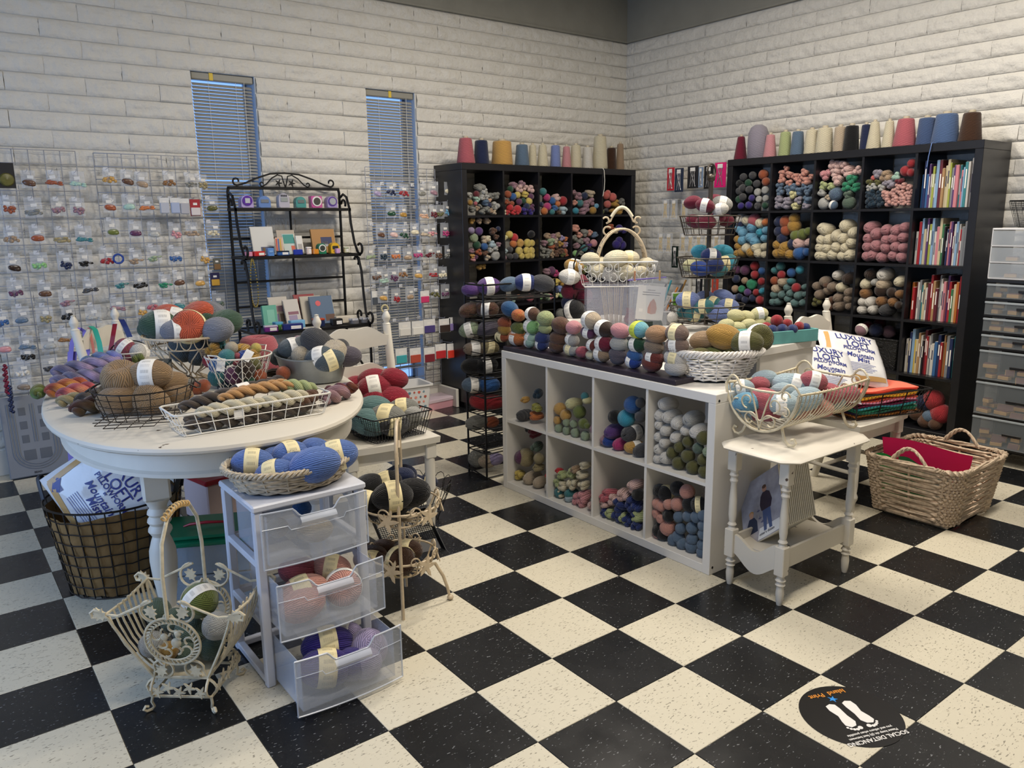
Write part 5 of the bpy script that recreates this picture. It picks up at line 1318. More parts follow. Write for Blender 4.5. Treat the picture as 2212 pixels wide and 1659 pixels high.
# ------------------------------------------------------------------ cream iron basket
ib = thing('iron_basket', (-1.598, -0.985, 0), -0.709, 'antique cream iron basket with handle and flower medallions', 'basket')
BH, TH, BX, BY, TX, TY = 0.105, 0.325, 0.082, 0.082, 0.185, 0.118
def wallp(s):  # half sizes at height fraction s (flaring curve)
    k = s**1.25
    return BX+(TX-BX)*(0.75*s+0.25*math.sin(s*PI/2)), BY+(TY-BY)*s, BH+(TH-BH)*s
m = MB()
for sy in (-1, 1):
    for sx in (-1, 1):
        pts = [(sx*wallp(s)[0]*(1 if s < 1 else 1.0), sy*wallp(s)[1], wallp(s)[2]) for s in (0, 0.2, 0.4, 0.6, 0.8, 1.0)]
        # S-curved corner post ending in an outward curl
        x1, y1, z1 = pts[-1]
        pts += [(x1+sx*0.012, y1*1.02, z1+0.012), (x1+sx*0.03, y1*1.03, z1+0.016), (x1+sx*0.042, y1*1.03, z1+0.006), (x1+sx*0.038, y1*1.03, z1-0.008), (x1+sx*0.024, y1*1.02, z1-0.008)]
        MB().tube(pts, 0.0048, 6).obj('corner_post', CREAMIRON, ib)
def scroll2(cx, cz, r, a0, a1, n=14): return [(cx+r*math.cos(a0+(a1-a0)*k/n), cz+r*math.sin(a0+(a1-a0)*k/n)) for k in range(n+1)]
def oakleaf(s):
    return [(0, -1.0*s), (0.18*s, -0.5*s), (0.55*s, -0.45*s), (0.4*s, -0.1*s), (0.85*s, 0.1*s), (0.5*s, 0.3*s), (0.7*s, 0.75*s), (0.3*s, 0.65*s), (0.1*s, 1.0*s), (-0.15*s, 0.7*s), (-0.55*s, 0.85*s), (-0.45*s, 0.35*s), (-0.85*s, 0.2*s), (-0.4*s, -0.1*s), (-0.55*s, -0.45*s), (-0.18*s, -0.5*s)]
for sy in (-1, 1):
    # medallion face: top rail of two curls, round medallion, lower scrolls, leaves
    yy = lambda z: sy*(BY+(TY-BY)*(z-BH)/(TH-BH))
    for sx in (-1, 1):
        f = MB(); f.tube([(sx*x, yy(z), z) for x, z in [(TX, TH), (TX*0.8, TH-0.004), (TX*0.6, TH+0.014), (TX*0.42, TH+0.03)]+scroll2(0.042, TH+0.014, 0.036, 1.7, -2.8)], 0.0042, 6)
        f.obj('scroll_rail', CREAMIRON, ib); f = MB(); f.tube([(sx*x, yy(z), z) for x, z in [(BX, BH+0.002), (BX*0.9, BH+0.03)]+scroll2(0.048, BH+0.032, 0.030, 0.4, 5.2)], 0.0038, 6)
        f.obj('lower_scroll', CREAMIRON, ib)
    for (x, z, s, r) in ((0.045, TH+0.01, 0.024, 0.5), (-0.045, TH+0.01, 0.024, -0.5), (0.05, BH+0.03, 0.024, 2.6), (-0.05, BH+0.03, 0.024, -2.6), (TX+0.012, TH, 0.026, 1.2), (-TX-0.012, TH, 0.026, -1.2)):
        MB().prism(oakleaf(s), -0.002, 0.002, Matrix.Translation((x, yy(z)+sy*0.004, z)) @ Matrix.Rotation(r, 4, 'Y') @ Matrix.Rotation(PI/2, 4, 'X')).obj('iron_leaf', CREAMIRON, ib)
    zc = (TH+BH)/2+0.022; R0 = 0.082; tilt = math.atan2(TY-BY, TH-BH)
    MM = Matrix.Translation((0, yy(zc)+sy*0.004, zc)) @ Matrix.Rotation(-sy*tilt, 4, 'X')
    md = MB()
    ringp = lambda r, n=36: [MM @ Vector((r*math.cos(2*PI*k/n), 0, r*math.sin(2*PI*k/n))) for k in range(n)]
    md.tube(ringp(R0), 0.004, 6, closed=True); md.tube(ringp(R0*0.80), 0.003, 6, closed=True)
    for k in range(36):
        a = 2*PI*k/36; md.tube([MM @ Vector((R0*0.82*math.cos(a), -0.002*sy*-1, R0*0.82*math.sin(a))), MM @ Vector((R0*0.97*math.cos(a+0.12), 0, R0*0.97*math.sin(a+0.12)))], 0.0032, 4)
    rngm = random.Random(4)
    for k in range(9):
        a = 2*PI*k/9; r = R0*(0.42 if k % 2 else 0.6)
        md.tube([MM @ Vector((r*math.cos(a)+0.014*math.cos(b+a), 0.002, r*math.sin(a)+0.014*math.sin(b+a))) for b in [j*0.5 for j in range(9)]], 0.0034, 5)
    md.ell(MM @ Vector((0.01, 0, -0.005)), (0.016, 0.006, 0.016), 10, 6); md.ell(MM @ Vector((-0.022, 0, 0.016)), (0.012, 0.005, 0.012), 10, 6); md.ell(MM @ Vector((0.02, 0, 0.028)), (0.011, 0.005, 0.011), 10, 6)
    md.obj('flower_medallion', CREAMIRON, ib)
for sx in (-1, 1):
    sl = MB()
    for k in range(9):
        y0 = (k-4)/4.4
        sl.tube([(sx*(wallp(s)[0]+0.012*math.sin(PI*s)), y0*wallp(s)[1]*(0.9+0.1*s), wallp(s)[2]-0.012*math.sin(PI*s)) for s in (0, 0.15, 0.35, 0.55, 0.78, 1.0)], 0.0042, 5, flat=(0.5, 1.4))
    sl.tube([(sx*TX, -TY, TH), (sx*(TX+0.004), 0, TH-0.012), (sx*TX, TY, TH)], 0.0045, 6)
    sl.obj('slatted_side', CREAMIRON, ib)
hd = MB(); hd.tube([(0, sy_*yv, z) for (sy_, yv, z) in ((-1, TY+0.004, TH-0.01), (-1, TY+0.006, 0.45), (-1, TY*0.92, 0.54), (-1, TY*0.55, 0.60), (0, 0, 0.618), (1, TY*0.55, 0.60), (1, TY*0.92, 0.54), (1, TY+0.006, 0.45), (1, TY+0.004, TH-0.01))], 0.0058, 8)
hd.obj('arched_handle', CREAMIRON, ib)
hw = MB(); hw.tube([(0.0085*math.cos(t*60), y, z+0.0085*math.sin(t*60)) for t, y, z in [(k/120, -TY*0.75+k/120*TY*1.3, 0.575+0.043*math.sin(PI*(0.22+0.60*k/120))) for k in range(121)]], 0.0028, 5)
hw.obj('rattan_grip', mat('rattan_wrap', '#C9A468', 0.7), ib)
bs = MB(); bs.box((-BX, -BY, BH-0.004), (BX, BY, BH))
bs.tube([(-BX, -BY, BH), (BX, -BY, BH), (BX, BY, BH), (-BX, BY, BH)], 0.005, 6, closed=True); bs.tube([(-BX*1.12, -BY*1.12, 0.048), (BX*1.12, -BY*1.12, 0.048), (BX*1.12, BY*1.12, 0.048), (-BX*1.12, BY*1.12, 0.048)], 0.005, 6, closed=True)
bs.obj('base_frame', CREAMIRON, ib)
for (rz_, hx) in ((0, BX), (PI/2, BY), (PI, BX), (-PI/2, BY)):
    pz = MB(); MR = Matrix.Rotation(rz_, 4, 'Z')
    for sx in (-1, 1): pz.tube([MR @ Vector((sx*hx*1.02, -hx-0.02*math.sin(PI*t)-0.01*(1-t), 0.048+(BH-0.048)*t)) for t in (0, .25, .5, .75, 1)], 0.0045, 5)
    for k in range(5):
        pz.prism(leaf_poly(0.021, 5), -0.0018, 0.0018, MR @ Matrix.Translation((-hx*0.8+k*hx*0.4, -hx-0.022, 0.076+(0.008 if k % 2 else -0.006))) @ Matrix.Rotation(k*1.3, 4, 'Y') @ Matrix.Rotation(PI/2, 4, 'X'))
    pz.obj('pierced_leaf_band', CREAMIRON, ib)
for sx in (-1, 1):
    for sy in (-1, 1):
        d_ = Vector((sx, sy, 0)).normalized(); b0 = Vector((sx*BX*1.08, sy*BY*1.08, 0))
        MB().tube([b0+d_*q+Vector((0, 0, z)) for q, z in ((0, 0.05), (0.006, 0.03), (0.0, 0.012), (0.008, 0.005), (0.022, 0.005), (0.03, 0.013), (0.024, 0.021), (0.016, 0.017))], 0.0046, 6).obj('scroll_foot', CREAMIRON, ib)
pile((-1.598, -0.985, 0.2), "432 1297 37 og bw 0;468 1352 30 lg b -4;340 1320 28 ds b 4;330 1392 28 lg b -2;410 1365 32 ds b 2;400 1410 24 ds b -2;365 1405 20 mu b -6;455 1400 26 ds b 2;375 1340 26 ds b 4", 'in the cream iron basket', zmin=0.105)

# ------------------------------------------------------------------ clear drawer tower with the willow basket
FROST = mat('frosted_drawer_plastic', '#C9D0DC', 0.28, alpha=0.30)
FROSTE = mat('drawer_edge_plastic', '#D3DAE6', 0.25, alpha=0.62)
WPLAS = mat('white_plastic_frame', '#CFD2DC', 0.35)
dt_ = thing('drawer_tower', (-1.235, -0.945, 0), 0, 'white plastic drawer tower with three clear drawers of yarn', 'drawers')
DW, DD = 0.168, 0.145
for sx in (-1, 1):
    for sy in (-1, 1):
        MB().bbox((sx*DW-0.014, sy*DD-0.014, 0), (sx*DW+0.014, sy*DD+0.014, 0.58), 0.004).obj('corner_post', WPLAS, dt_)
m = MB(); m.bbox((-DW-0.018, -DD-0.018, 0.58), (DW+0.018, DD+0.018, 0.602), 0.005); m.obj('top_panel', WPLAS, dt_)
for z in (0.005, 0.2, 0.395):
    for sx in (-1, 1): MB().bbox((sx*DW-0.012, -DD, z), (sx*DW+0.012, DD, z+0.022), 0.003).obj('side_rail', WPLAS, dt_)
    MB().bbox((-DW, DD-0.012, z), (DW, DD+0.012, z+0.022), 0.003).obj('back_rail', WPLAS, dt_)
def drawer(z0, pull, h=0.165):
    d = empty('drawer', (0, -pull, z0), 0, dt_)
    w_ = DW-0.016; y0, y1 = -DD-0.02, DD-0.03; th = 0.0025
    m = MB()
    m.box((-w_, y0, 0), (w_, y1, th)); m.box((-w_, y0, 0), (-w_+th, y1, h*0.94)); m.box((w_-th, y0, 0), (w_, y1, h*0.94)); m.box((-w_, y1-th, 0), (w_, y1, h*0.94))
    m.obj('drawer_bin', FROST, d, smooth=False)
    f = MB(); wf = DW+0.004
    # bowed front panel with a dip for the handle
    def fy(x): return y0-0.012-0.014*(1-(x/wf)**2)
    def topz(x): return h+0.008-(0.028 if abs(x) < 0.055 else (0.028*(1-(abs(x)-0.055)/0.02) if abs(x) < 0.075 else 0))
    f.grid(lambda u, v: ((u-.5)*2*wf, fy((u-.5)*2*wf), -0.004+(topz((u-.5)*2*wf)+0.004)*v), 32, 2); f.grid(lambda u, v: ((u-.5)*2*wf, fy((u-.5)*2*wf)+0.003, -0.004+(topz((u-.5)*2*wf)+0.004)*v), 32, 2, flip=True)
    f.obj('drawer_front', FROST, d)
    e = MB(); e.tube([((u-.5)*2*wf, fy((u-.5)*2*wf)+0.001, topz((u-.5)*2*wf)) for u in [k/40 for k in range(41)]], 0.0032, 5)
    e.tube([(-wf, fy(wf), -0.004), (-wf, fy(wf), topz(wf))], 0.0026, 5); e.tube([(wf, fy(wf), -0.004), (wf, fy(wf), topz(wf))], 0.0026, 5)
    e.tube([((u-.5)*2*wf, fy((u-.5)*2*wf), -0.004) for u in [k/20 for k in range(21)]], 0.0026, 5)
    e.tube([((u-.5)*2*wf, fy((u-.5)*2*wf)-0.001, h*0.66+0.014*(abs(u-.5) > .27)) for u in [k/40 for k in range(41)]], 0.0012, 4)
    e.obj('front_edge', FROSTE, d)
    hl = MB(); hl.grid(lambda u, v: (-0.058+0.116*u, fy(0)-0.004-0.012*math.sin(PI*v), topz(0)-0.03*v), 6, 6); hl.obj('finger_pull', FROSTE, d)
    return d
drawer(0.41, 0.012); drawer(0.215, 0.105); drawer(0.02, 0.205)
pile((-1.235, -1.05, 0.47), "679 1143 30 ptn o 0;600 1140 22 ptn b 5;652 1098 20 bl b 8", 'in the top clear drawer', zmin=0.415)
pile((-1.22, -1.10, 0.29), "655 1282 42 sm oc -4;742 1290 40 sm dw 2;655 1328 38 sm o -8;716 1228 32 sm oc 8;645 1232 32 hp o 6;690 1250 30 pk b 10", 'in the middle clear drawer', zmin=0.22)
pile((-1.21, -1.19, 0.12), "707 1392 42 dp oc 0;794 1404 42 lv b 4;754 1375 30 lv bw 10;705 1470 44 dp oc -6;790 1432 34 lv b -2;690 1440 24 lv b 6;760 1470 36 dp o -2", 'in the bottom clear drawer', zmin=0.025)
# woven willow basket
WILLOW = mat('whitewashed_willow', '#BDB09A', 0.75, var=0.35, scale=50)
def woven(t, prof, a, b, rings, stakes, wr, m, name='weave', amp=None, sq=2.0):
    """prof: fn(s)->(scale,z); rings of rods weaving in and out of the stakes"""
    amp = amp or wr*0.9
    w_ = MB(); N = stakes*4
    for k in range(rings):
        s = (k+0.5)/rings; sc2, z = prof(s); pts = []
        for j in range(N):
            x, y = supere(a*sc2, b*sc2, sq, j, N); L = math.hypot(x, y)
            o = amp*math.cos(PI*(j/2.0)+PI*k)
            pts.append((x*(1+o/L), y*(1+o/L), z+0.3*wr*math.sin(j*1.7+k*2.1)))
        w_.tube(pts, wr, 5, closed=True)
    w_.obj(name, m, t)
    st = MB()
    for j in range(stakes):
        x, y = supere(1, 1, sq, j*4+0, N)
        st.tube([(x*a*prof(s)[0], y*b*prof(s)[0], prof(s)[1]) for s in (0, 0.3, 0.6, 0.9, 1.0)], wr*0.8, 5)
    tag(st.obj('stakes', m, t), kind='stuff')
def braid_rim(t, a, b, z, wr, m, n=3, turns=34, sq=2.0, off=None):
    off = off or wr*1.1
    r_ = MB(); N = 140
    for q in range(n):
        pts = []
        for k in range(N):
            x, y = supere(a, b, sq, k, N); L = math.hypot(x, y); ph = 2*PI*turns*k/N+2*PI*q/n
            o = off*math.cos(ph); pts.append((x*(1+o/L), y*(1+o/L), z+off*math.sin(ph)))
        r_.tube(pts, wr, 5, closed=True)
    r_.obj('braided_rim', m, t)
wb_ = thing('willow_basket', (-1.235, -0.95, 0.603), 0.05, 'shallow whitewashed willow basket of blue balls on the drawer tower', 'basket')
woven(wb_, lambda s: (0.80+0.20*s, 0.006+0.066*s), 0.208, 0.162, 7, 16, 0.0044, WILLOW)
braid_rim(wb_, 0.210, 0.165, 0.077, 0.005, WILLOW, 3, 26, off=0.007)
m = MB(); m.lathe([(0.001, 0.004), (0.80, 0.004)], 32, sx=0.208, sy=0.162); m.obj('basket_floor', WILLOW, wb_)
pile((-1.235, -0.95, 0.66), "546 1000 34 cf oc -3;600 990 28 cf o 4;626 982 32 cf oc 4;593 1024 34 cf oc -9;680 1004 42 cf o -8;726 984 36 cf oc 2;680 968 24 cf o 9;640 1000 26 cf o 0", 'in the shallow willow basket', zmin=0.612)
# printed words on two of the blue balls' bands
bpy.context.view_layer.update()
for (u, v, off) in ((590, 1030, -0.125), (634, 975, -0.02)):
    p = Vector(atd(u, v, (-1.235, -0.95, 0.66), off))
    bnd = min((o for o in COL.objects if o.name.startswith('label_band') and 'willow' in o.parent.get('label', '')), key=lambda o: (o.matrix_world.translation-p).length)
    M = Matrix.Translation(p) @ Matrix.Rotation(-0.55, 4, 'Z') @ Matrix.Rotation(1.2, 4, 'X')
    text_mesh('kid classic', 0.011, PRINTDARK, bnd, bnd.matrix_world.inverted() @ M, 'lettering', 0.0001)
# ------------------------------------------------------------------ two-tier iron stand with leaf baskets
ps = thing('tiered_plant_stand', (-0.80, -0.87, 0), -0.55, 'cream two-tier iron stand with leaf baskets of black and brown yarn', 'stand')
m = MB()
m.tube([(0, -0.135, 0.0), (0, -0.13, 0.2), (0, -0.125, 0.60), (0, -0.11, 0.66), (0, -0.06, 0.705), (0, 0, 0.715), (0, 0.06, 0.705), (0, 0.11, 0.66), (0, 0.125, 0.60), (0, 0.13, 0.2), (0, 0.135, 0.0)], 0.0065, 8)
m.tube([(0, -0.11, 0.55), (0, -0.095, 0.60), (0, -0.075, 0.62), (0, -0.06, 0.60), (0, -0.075, 0.575)], 0.005, 6); m.tube([(0, 0.11, 0.55), (0, 0.095, 0.60), (0, 0.075, 0.62), (0, 0.06, 0.60), (0, 0.075, 0.575)], 0.005, 6)
m.obj('arched_frame', BEIGEIRON, ps)
for s in (-1, 1):
    MB().tube([(s*0.12, 0, 0.155), (s*0.15, 0, 0.10), (s*0.165, 0, 0.05), (s*0.172, 0, 0.012)], [0.006, 0.0065, 0.006, 0.005], 8).ell((s*0.174, 0, 0.011), (0.013, 0.013, 0.010), 10, 6).obj('splayed_leg', BEIGEIRON, ps)
for z0, R_, in ((0.335, 0.145), (0.135, 0.125)):
    bk_ = MB()
    bk_.tube([(R_*math.cos(a), R_*math.sin(a), z0+0.07) for a in [2*PI*k/36 for k in range(36)]], 0.0045, 6, closed=True)
    bk_.tube([(R_*0.55*math.cos(a), R_*0.55*math.sin(a), z0) for a in [2*PI*k/28 for k in range(28)]], 0.004, 6, closed=True)
    for k in range(12):
        a = 2*PI*k/12; bk_.tube([(r*R_*math.cos(a), r*R_*math.sin(a), z0+z) for r, z in ((0.02, 0), (0.55, 0.0), (0.85, 0.025), (1.0, 0.07))], 0.0035, 5)
    bk_.obj('basket_wires', BEIGEIRON, ps)
    sc_ = MB()
    for k in range(8):
        a = 2*PI*(k+0.5)/8
        sc_.tube([((R_+0.004)*math.cos(a+da), (R_+0.004)*math.sin(a+da), z0+0.07+dz) for da, dz in [(0.16*math.cos(q)*(1-q/9), 0.022*math.sin(q)*(1-q/9)+0.006) for q in [j*0.45 for j in range(16)]]], 0.003, 5)
    sc_.obj('vine_scroll', BEIGEIRON, ps)
    for k in range(6):
        a = 2*PI*k/6+0.25
        MB().prism(leaf_poly(0.043, 5), -0.002, 0.002, Matrix.Translation(((R_+0.006)*math.cos(a), (R_+0.006)*math.sin(a), z0+0.052)) @ Matrix.Rotation(a+PI/2, 4, 'Z') @ Matrix.Rotation(PI/2-0.15, 4, 'X')).obj('ivy_leaf', BEIGEIRON, ps)
pile((-0.80, -0.87, 0.42), "795 1050 27 bk o 2;848 1072 34 bk oc -9;887 1065 34 bk o 0;790 1085 28 bk oc -4;835 1042 26 bk oc 6;815 1095 28 bk o -2;868 1030 22 nv o 10;850 1095 26 bk o 0", 'in the upper leaf basket', zmin=0.345)
pile((-0.80, -0.87, 0.23), "865 1212 33 ck dc -7;880 1190 26 ck oc 4;800 1205 28 ck o 0;830 1185 22 ck o 8;805 1230 26 ck oc -2;790 1190 22 ck o 6", 'in the lower leaf basket', zmin=0.145)

# ------------------------------------------------------------------ on and around the middle chair
SZ_ = 0.452
cb = wire_rect('wire_basket', (-0.455, -0.15, SZ_), 0.27, 0.2, 0.325, 0.25, 0.115, 18, 12, 2, 0.0017, BLACKMETAL, 'black wire basket of teal and grey balls on the chair', 0.08)
pile((-0.455, -0.15, SZ_+0.07), "808 882 30 dt o 2;836 903 32 gy oc -4;870 885 27 gy oc 4;800 935 32 dt o -4;850 940 28 dg oc -4;775 912 22 dt o 0;880 920 24 gy o 4;822 915 24 tp o -2;885 890 18 lg o 2", 'in the black basket on the chair', zmin=SZ_+0.01)
rbk = wire_round('wire_basket', (-0.50, 0.06, SZ_+0.001), 0.115, 0.16, 0.155, 14, 2, 0.0025, GREYWIRE, 'round wire basket of crimson yarn at the chair back', 1.1, 0.9)
pile((-0.50, 0.06, SZ_+0.12), "805 820 26 crim o 2;850 818 25 crim o 2;775 835 25 crim o 4;808 838 30 crim ow -2;845 862 30 crim o -2;808 870 28 crim dc -6;770 860 26 crim o 2;790 895 24 crim o 0;835 890 22 crim o 2;765 890 20 crim o 2;818 850 24 crim o 4", 'in the round basket at the chair back', zmin=SZ_+0.01)
# scalloped black wire basket with a dark navy ball and the leaning mesh tray below the chair
sbk = thing('scalloped_wire_basket', (-0.33, -0.16, 0.001), 0, 'black scalloped wire basket of navy yarn under the chair', 'basket')
m = MB()
for k in range(16):
    a0 = 2*PI*k/16
    m.tube([(r*math.cos(a0+da), r*math.sin(a0+da), z) for (r, z, da) in ((0.10, 0.005, 0), (0.145, 0.12, 0), (0.165, 0.165, 0.03), (0.172, 0.195, 0.15), (0.172, 0.2, 0.25), (0.170, 0.19, 0.37), (0.16, 0.165, 0.46), (0.145, 0.12, 0.4))], 0.002, 4)
for r, z in ((0.10, 0.005), (0.125, 0.06), (0.145, 0.12)): m.tube([(r*math.cos(a), r*math.sin(a), z) for a in [2*PI*k/30 for k in range(30)]], 0.0022, 4, closed=True)
m.obj('scalloped_wires', BLACKMETAL, sbk)
pile((-0.33, -0.16, 0.1), "862 1032 30 nv o 0;905 1062 26 pl o 0;925 1040 16 nv oc 4;880 1075 26 nv o -2;890 1045 22 nv o 4", 'in the scalloped wire basket', zmin=0.012)
MESH = mat('black_metal_mesh', '#101012', 0.5, metal=0.4)
mt_ = thing('mesh_tray', (-0.53, -0.45, 0.002), -0.12, 'black metal mesh desk tray leaning under the chair', 'tray')
MT = Matrix.Translation((0, 0, 0.02)) @ Matrix.Rotation(0.55, 4, 'X')
m = MB()
for (a, b) in (((-0.13, -0.15, 0), (0.13, -0.144, 0.03)), ((-0.13, 0.16, 0), (0.13, 0.166, 0.03)), ((-0.13, -0.15, 0), (-0.124, 0.166, 0.03)), ((0.124, -0.15, 0), (0.13, 0.166, 0.03))): m.bbox(a, b, 0.002, MT)
m.obj('tray_rim', MESH, mt_)
m = MB()
for k in range(26): m.tube([MT @ Vector((-0.125+k*0.01, -0.15, 0.003)), MT @ Vector((-0.125+k*0.01, 0.16, 0.003))], 0.0018, 3)
for k in range(31): m.tube([MT @ Vector((-0.125, -0.148+k*0.0103, 0.003)), MT @ Vector((0.125, -0.148+k*0.0103, 0.003))], 0.0018, 3)
m.obj('mesh_floor', MESH, mt_)
m = MB(); m.bbox((-0.12, -0.12, 0.004), (0.12, 0.0, 0.012), 0.003, MT); m.obj('solid_panel', MESH, mt_)

# ------------------------------------------------------------------ by the back wall
bn = thing('plastic_bin', (0.66, 1.70, 0), -0.1, 'white plastic bin with rows of coloured dots', 'bin')
m = MB()
def rr(w, d, z, c=0.02, n=4): return [(sx*(w-c)+c*math.cos(a0+k*PI/2/n), sy*(d-c)+c*math.sin(a0+k*PI/2/n), z) for sx, sy, a0 in ((1, 1, 0), (-1, 1, PI/2), (-1, -1, PI), (1, -1, 1.5*PI)) for k in range(n+1)]
def loft(m, rings, cap0=True, cap1=False):
    n = len(rings[0]); vs = [p for r in rings for p in r]
    fs = [(i*n+k, i*n+(k+1) % n, (i+1)*n+(k+1) % n, (i+1)*n+k) for i in range(len(rings)-1) for k in range(n)]
    if cap0: fs.append(tuple(range(n))[::-1])
    if cap1: fs.append(tuple((len(rings)-1)*n+k for k in range(n)))
    m._add(vs, fs); return m
loft(m, [rr(0.13, 0.10, 0.002), rr(0.155, 0.12, 0.24), rr(0.168, 0.133, 0.242), rr(0.168, 0.133, 0.255), rr(0.15, 0.115, 0.252), rr(0.128, 0.098, 0.01)])
m.obj('bin_body', mat('white_bin_plastic', '#D9D8D6', 0.35), bn)
DOTC = ['#C85A4A', '#6A8A9A', '#B0705A', '#D88A7A', '#5A7A8A', '#A8584A']
for r in range(5):
    for c in range(6):
        z = 0.05+r*0.038; x = -0.1+c*0.038+(0.012 if r % 2 else 0); f = z/0.24
        MB().lathe([(0.011-0.003*((r+c) % 2), 0), (0.011-0.003*((r+c) % 2), 0.001), (0, 0.001)], 12, M=Matrix.Translation((x, -(0.10+0.02*f)-0.0002, z)) @ Matrix.Rotation(PI/2-0.08, 4, 'X')).obj('coloured_dot', mat('dot_'+DOTC[(r*2+c) % 6], DOTC[(r*2+c) % 6], 0.4), bn)
pkb = thing('lidded_box', (0.985, 1.83, 0.001), 0.12, 'flat pink plastic box with a clear lid by the back wall', 'storage box')
loft(MB(), [rr(0.14, 0.085, 0.0), rr(0.15, 0.095, 0.06)], True, True).obj('box_body', mat('pink_plastic', '#D8A0AC', 0.35), pkb)
loft(MB(), [rr(0.156, 0.10, 0.06), rr(0.156, 0.10, 0.078), rr(0.148, 0.092, 0.084)], True, True).obj('lid', mat('clear_pinkish_lid', '#D9C6D0', 0.25, alpha=0.75), pkb)
# grey bead board leaning on the wall
bdm = mat('grey_flocked_plastic', '#7E838C', 0.7)
bd = thing('bead_board', (-1.685, 1.845, 0.003), 0.02, 'grey flocked bead design board leaning on the wall', 'bead board')
MBD = Matrix.Rotation(-0.16, 4, 'X')
m = MB(); m.bbox((-0.155, -0.004, 0.0), (0.155, 0.012, 0.47), 0.005, MBD); m.obj('board', bdm, bd)
m = MB()
for q, r in enumerate((0.12, 0.105, 0.09)):
    pts = [(-r, -0.006, 0.43), (-r, -0.006, 0.15)]+[(r*math.cos(a), -0.006, 0.15+r*0.9*math.sin(a)) for a in [PI+PI*k/14 for k in range(1, 14)]]+[(r, -0.006, 0.15), (r, -0.006, 0.43)]
    m.tube([MBD @ Vector(p_) for p_ in pts], 0.003, 5)
m.tube([MBD @ Vector((-0.005, -0.006, 0.2)), MBD @ Vector((-0.005, -0.006, 0.42))], 0.003, 5); m.tube([MBD @ Vector((0.008, -0.006, 0.2)), MBD @ Vector((0.008, -0.006, 0.42))], 0.003, 5)
m.obj('raised_channel', bdm, bd)
dkm = mat('dark_flocked_recess', '#5E636C', 0.8)
for (x, z, w_, h_) in [(-0.05, 0.38, .036, .045), (-0.05, 0.30, .036, .045), (-0.05, 0.22, .036, .045), (0.05, 0.38, .036, .045), (0.05, 0.30, .036, .045), (0.05, 0.22, .036, .045), (-0.04, 0.125, .06, .06), (0.04, 0.125, .06, .06)]:
    MB().bbox((x-w_/2, -0.0055, z-h_/2), (x+w_/2, -0.0035, z+h_/2), 0.0008, MBD).obj('bead_tray', dkm, bd)
text_mesh('BEAD', 0.016, PRINTDARK, bd, MBD @ Matrix.Translation((-0.015, -0.0045, 0.02)) @ Matrix.Rotation(PI/2, 4, 'X'), 'lettering', 0.0002, offset=0.0006)
# strands of beads hanging at the far left
for (u, v0, v1, c, lb) in ((10, 790, 850, 'wi', 'string of dark red beads hanging on the wire panel'), (20, 835, 890, 'nv', 'string of mixed dark blue beads hanging on the wire panel')):
    m = MB(); p0 = onY(u, v0, 1.84); p1 = onY(u+6, v1, 1.84)
    for k in range(16):
        t = k/15; q = Vector(p0).lerp(Vector(p1), t); m.ell((q.x+0.006*math.sin(k*2.2), q.y, q.z), 0.010, 8, 6)
    tag(m.obj('bead_strand', mat('glass_bead_'+c, PAL[c][1], 0.15, var=0.6, scale=60), smooth=True), lb, 'bead strand')

# ribbons draped over the chair behind the table
def ribbon(pts, w_, col, label, nrm=(0, 0, 1)):
    P_ = [Vector(p) for p in pts]; m = MB()
    def fn(u, v):
        f = u*(len(P_)-1); i = min(int(f), len(P_)-2); c = P_[i].lerp(P_[i+1], f-i)
        return tuple(c+Vector(nrm)*(v-0.5)*w_)
    m.grid(fn, len(P_)*5, 2); m.grid(lambda u, v: tuple(Vector(fn(u, v))+Vector((0.001, -0.001, 0.0012))), len(P_)*5, 2, flip=True)
    tag(m.obj('ribbon', mat('ribbon_'+col, col, 0.55), smooth=True), label, 'ribbon')
def rib_px(pts, w_, col, label, ref=(-1.42, 1.0, 0.9), nrm=(0.6, -0.4, 0)):
    ribbon([atd(u, v, ref, o/100) for u, v, o in pts], w_, col, label, nrm)
rib_px([(150, 800, -4), (155, 740, -3), (170, 708, -2), (182, 716, 0), (190, 760, -2), (178, 800, -3)], 0.03, '#8A78C8', 'lilac satin ribbon looped over the chair post')
rib_px([(196, 705, 0), (205, 712, -3), (214, 740, -4), (220, 778, -4)], 0.034, '#2FA88C', 'green satin ribbon over the chair back')
rib_px([(192, 708, 0), (198, 735, -3), (205, 775, -4)], 0.018, '#E08A80', 'coral ribbon beside the green one')
rib_px([(252, 690, 2), (262, 690, -2), (270, 705, -4), (280, 728, -4)], 0.036, '#1E2A62', 'navy ribbon over the chair back')
rib_px([(248, 700, 2), (244, 725, -2), (238, 760, -2)], 0.03, '#8A1428', 'dark red ribbon over the chair back')
rib_px([(156, 760, -2), (152, 860, -3), (154, 940, -3), (158, 1008, -3)], 0.06, '#8A78C8', 'end of a lilac ribbon hanging behind the table to the floor')

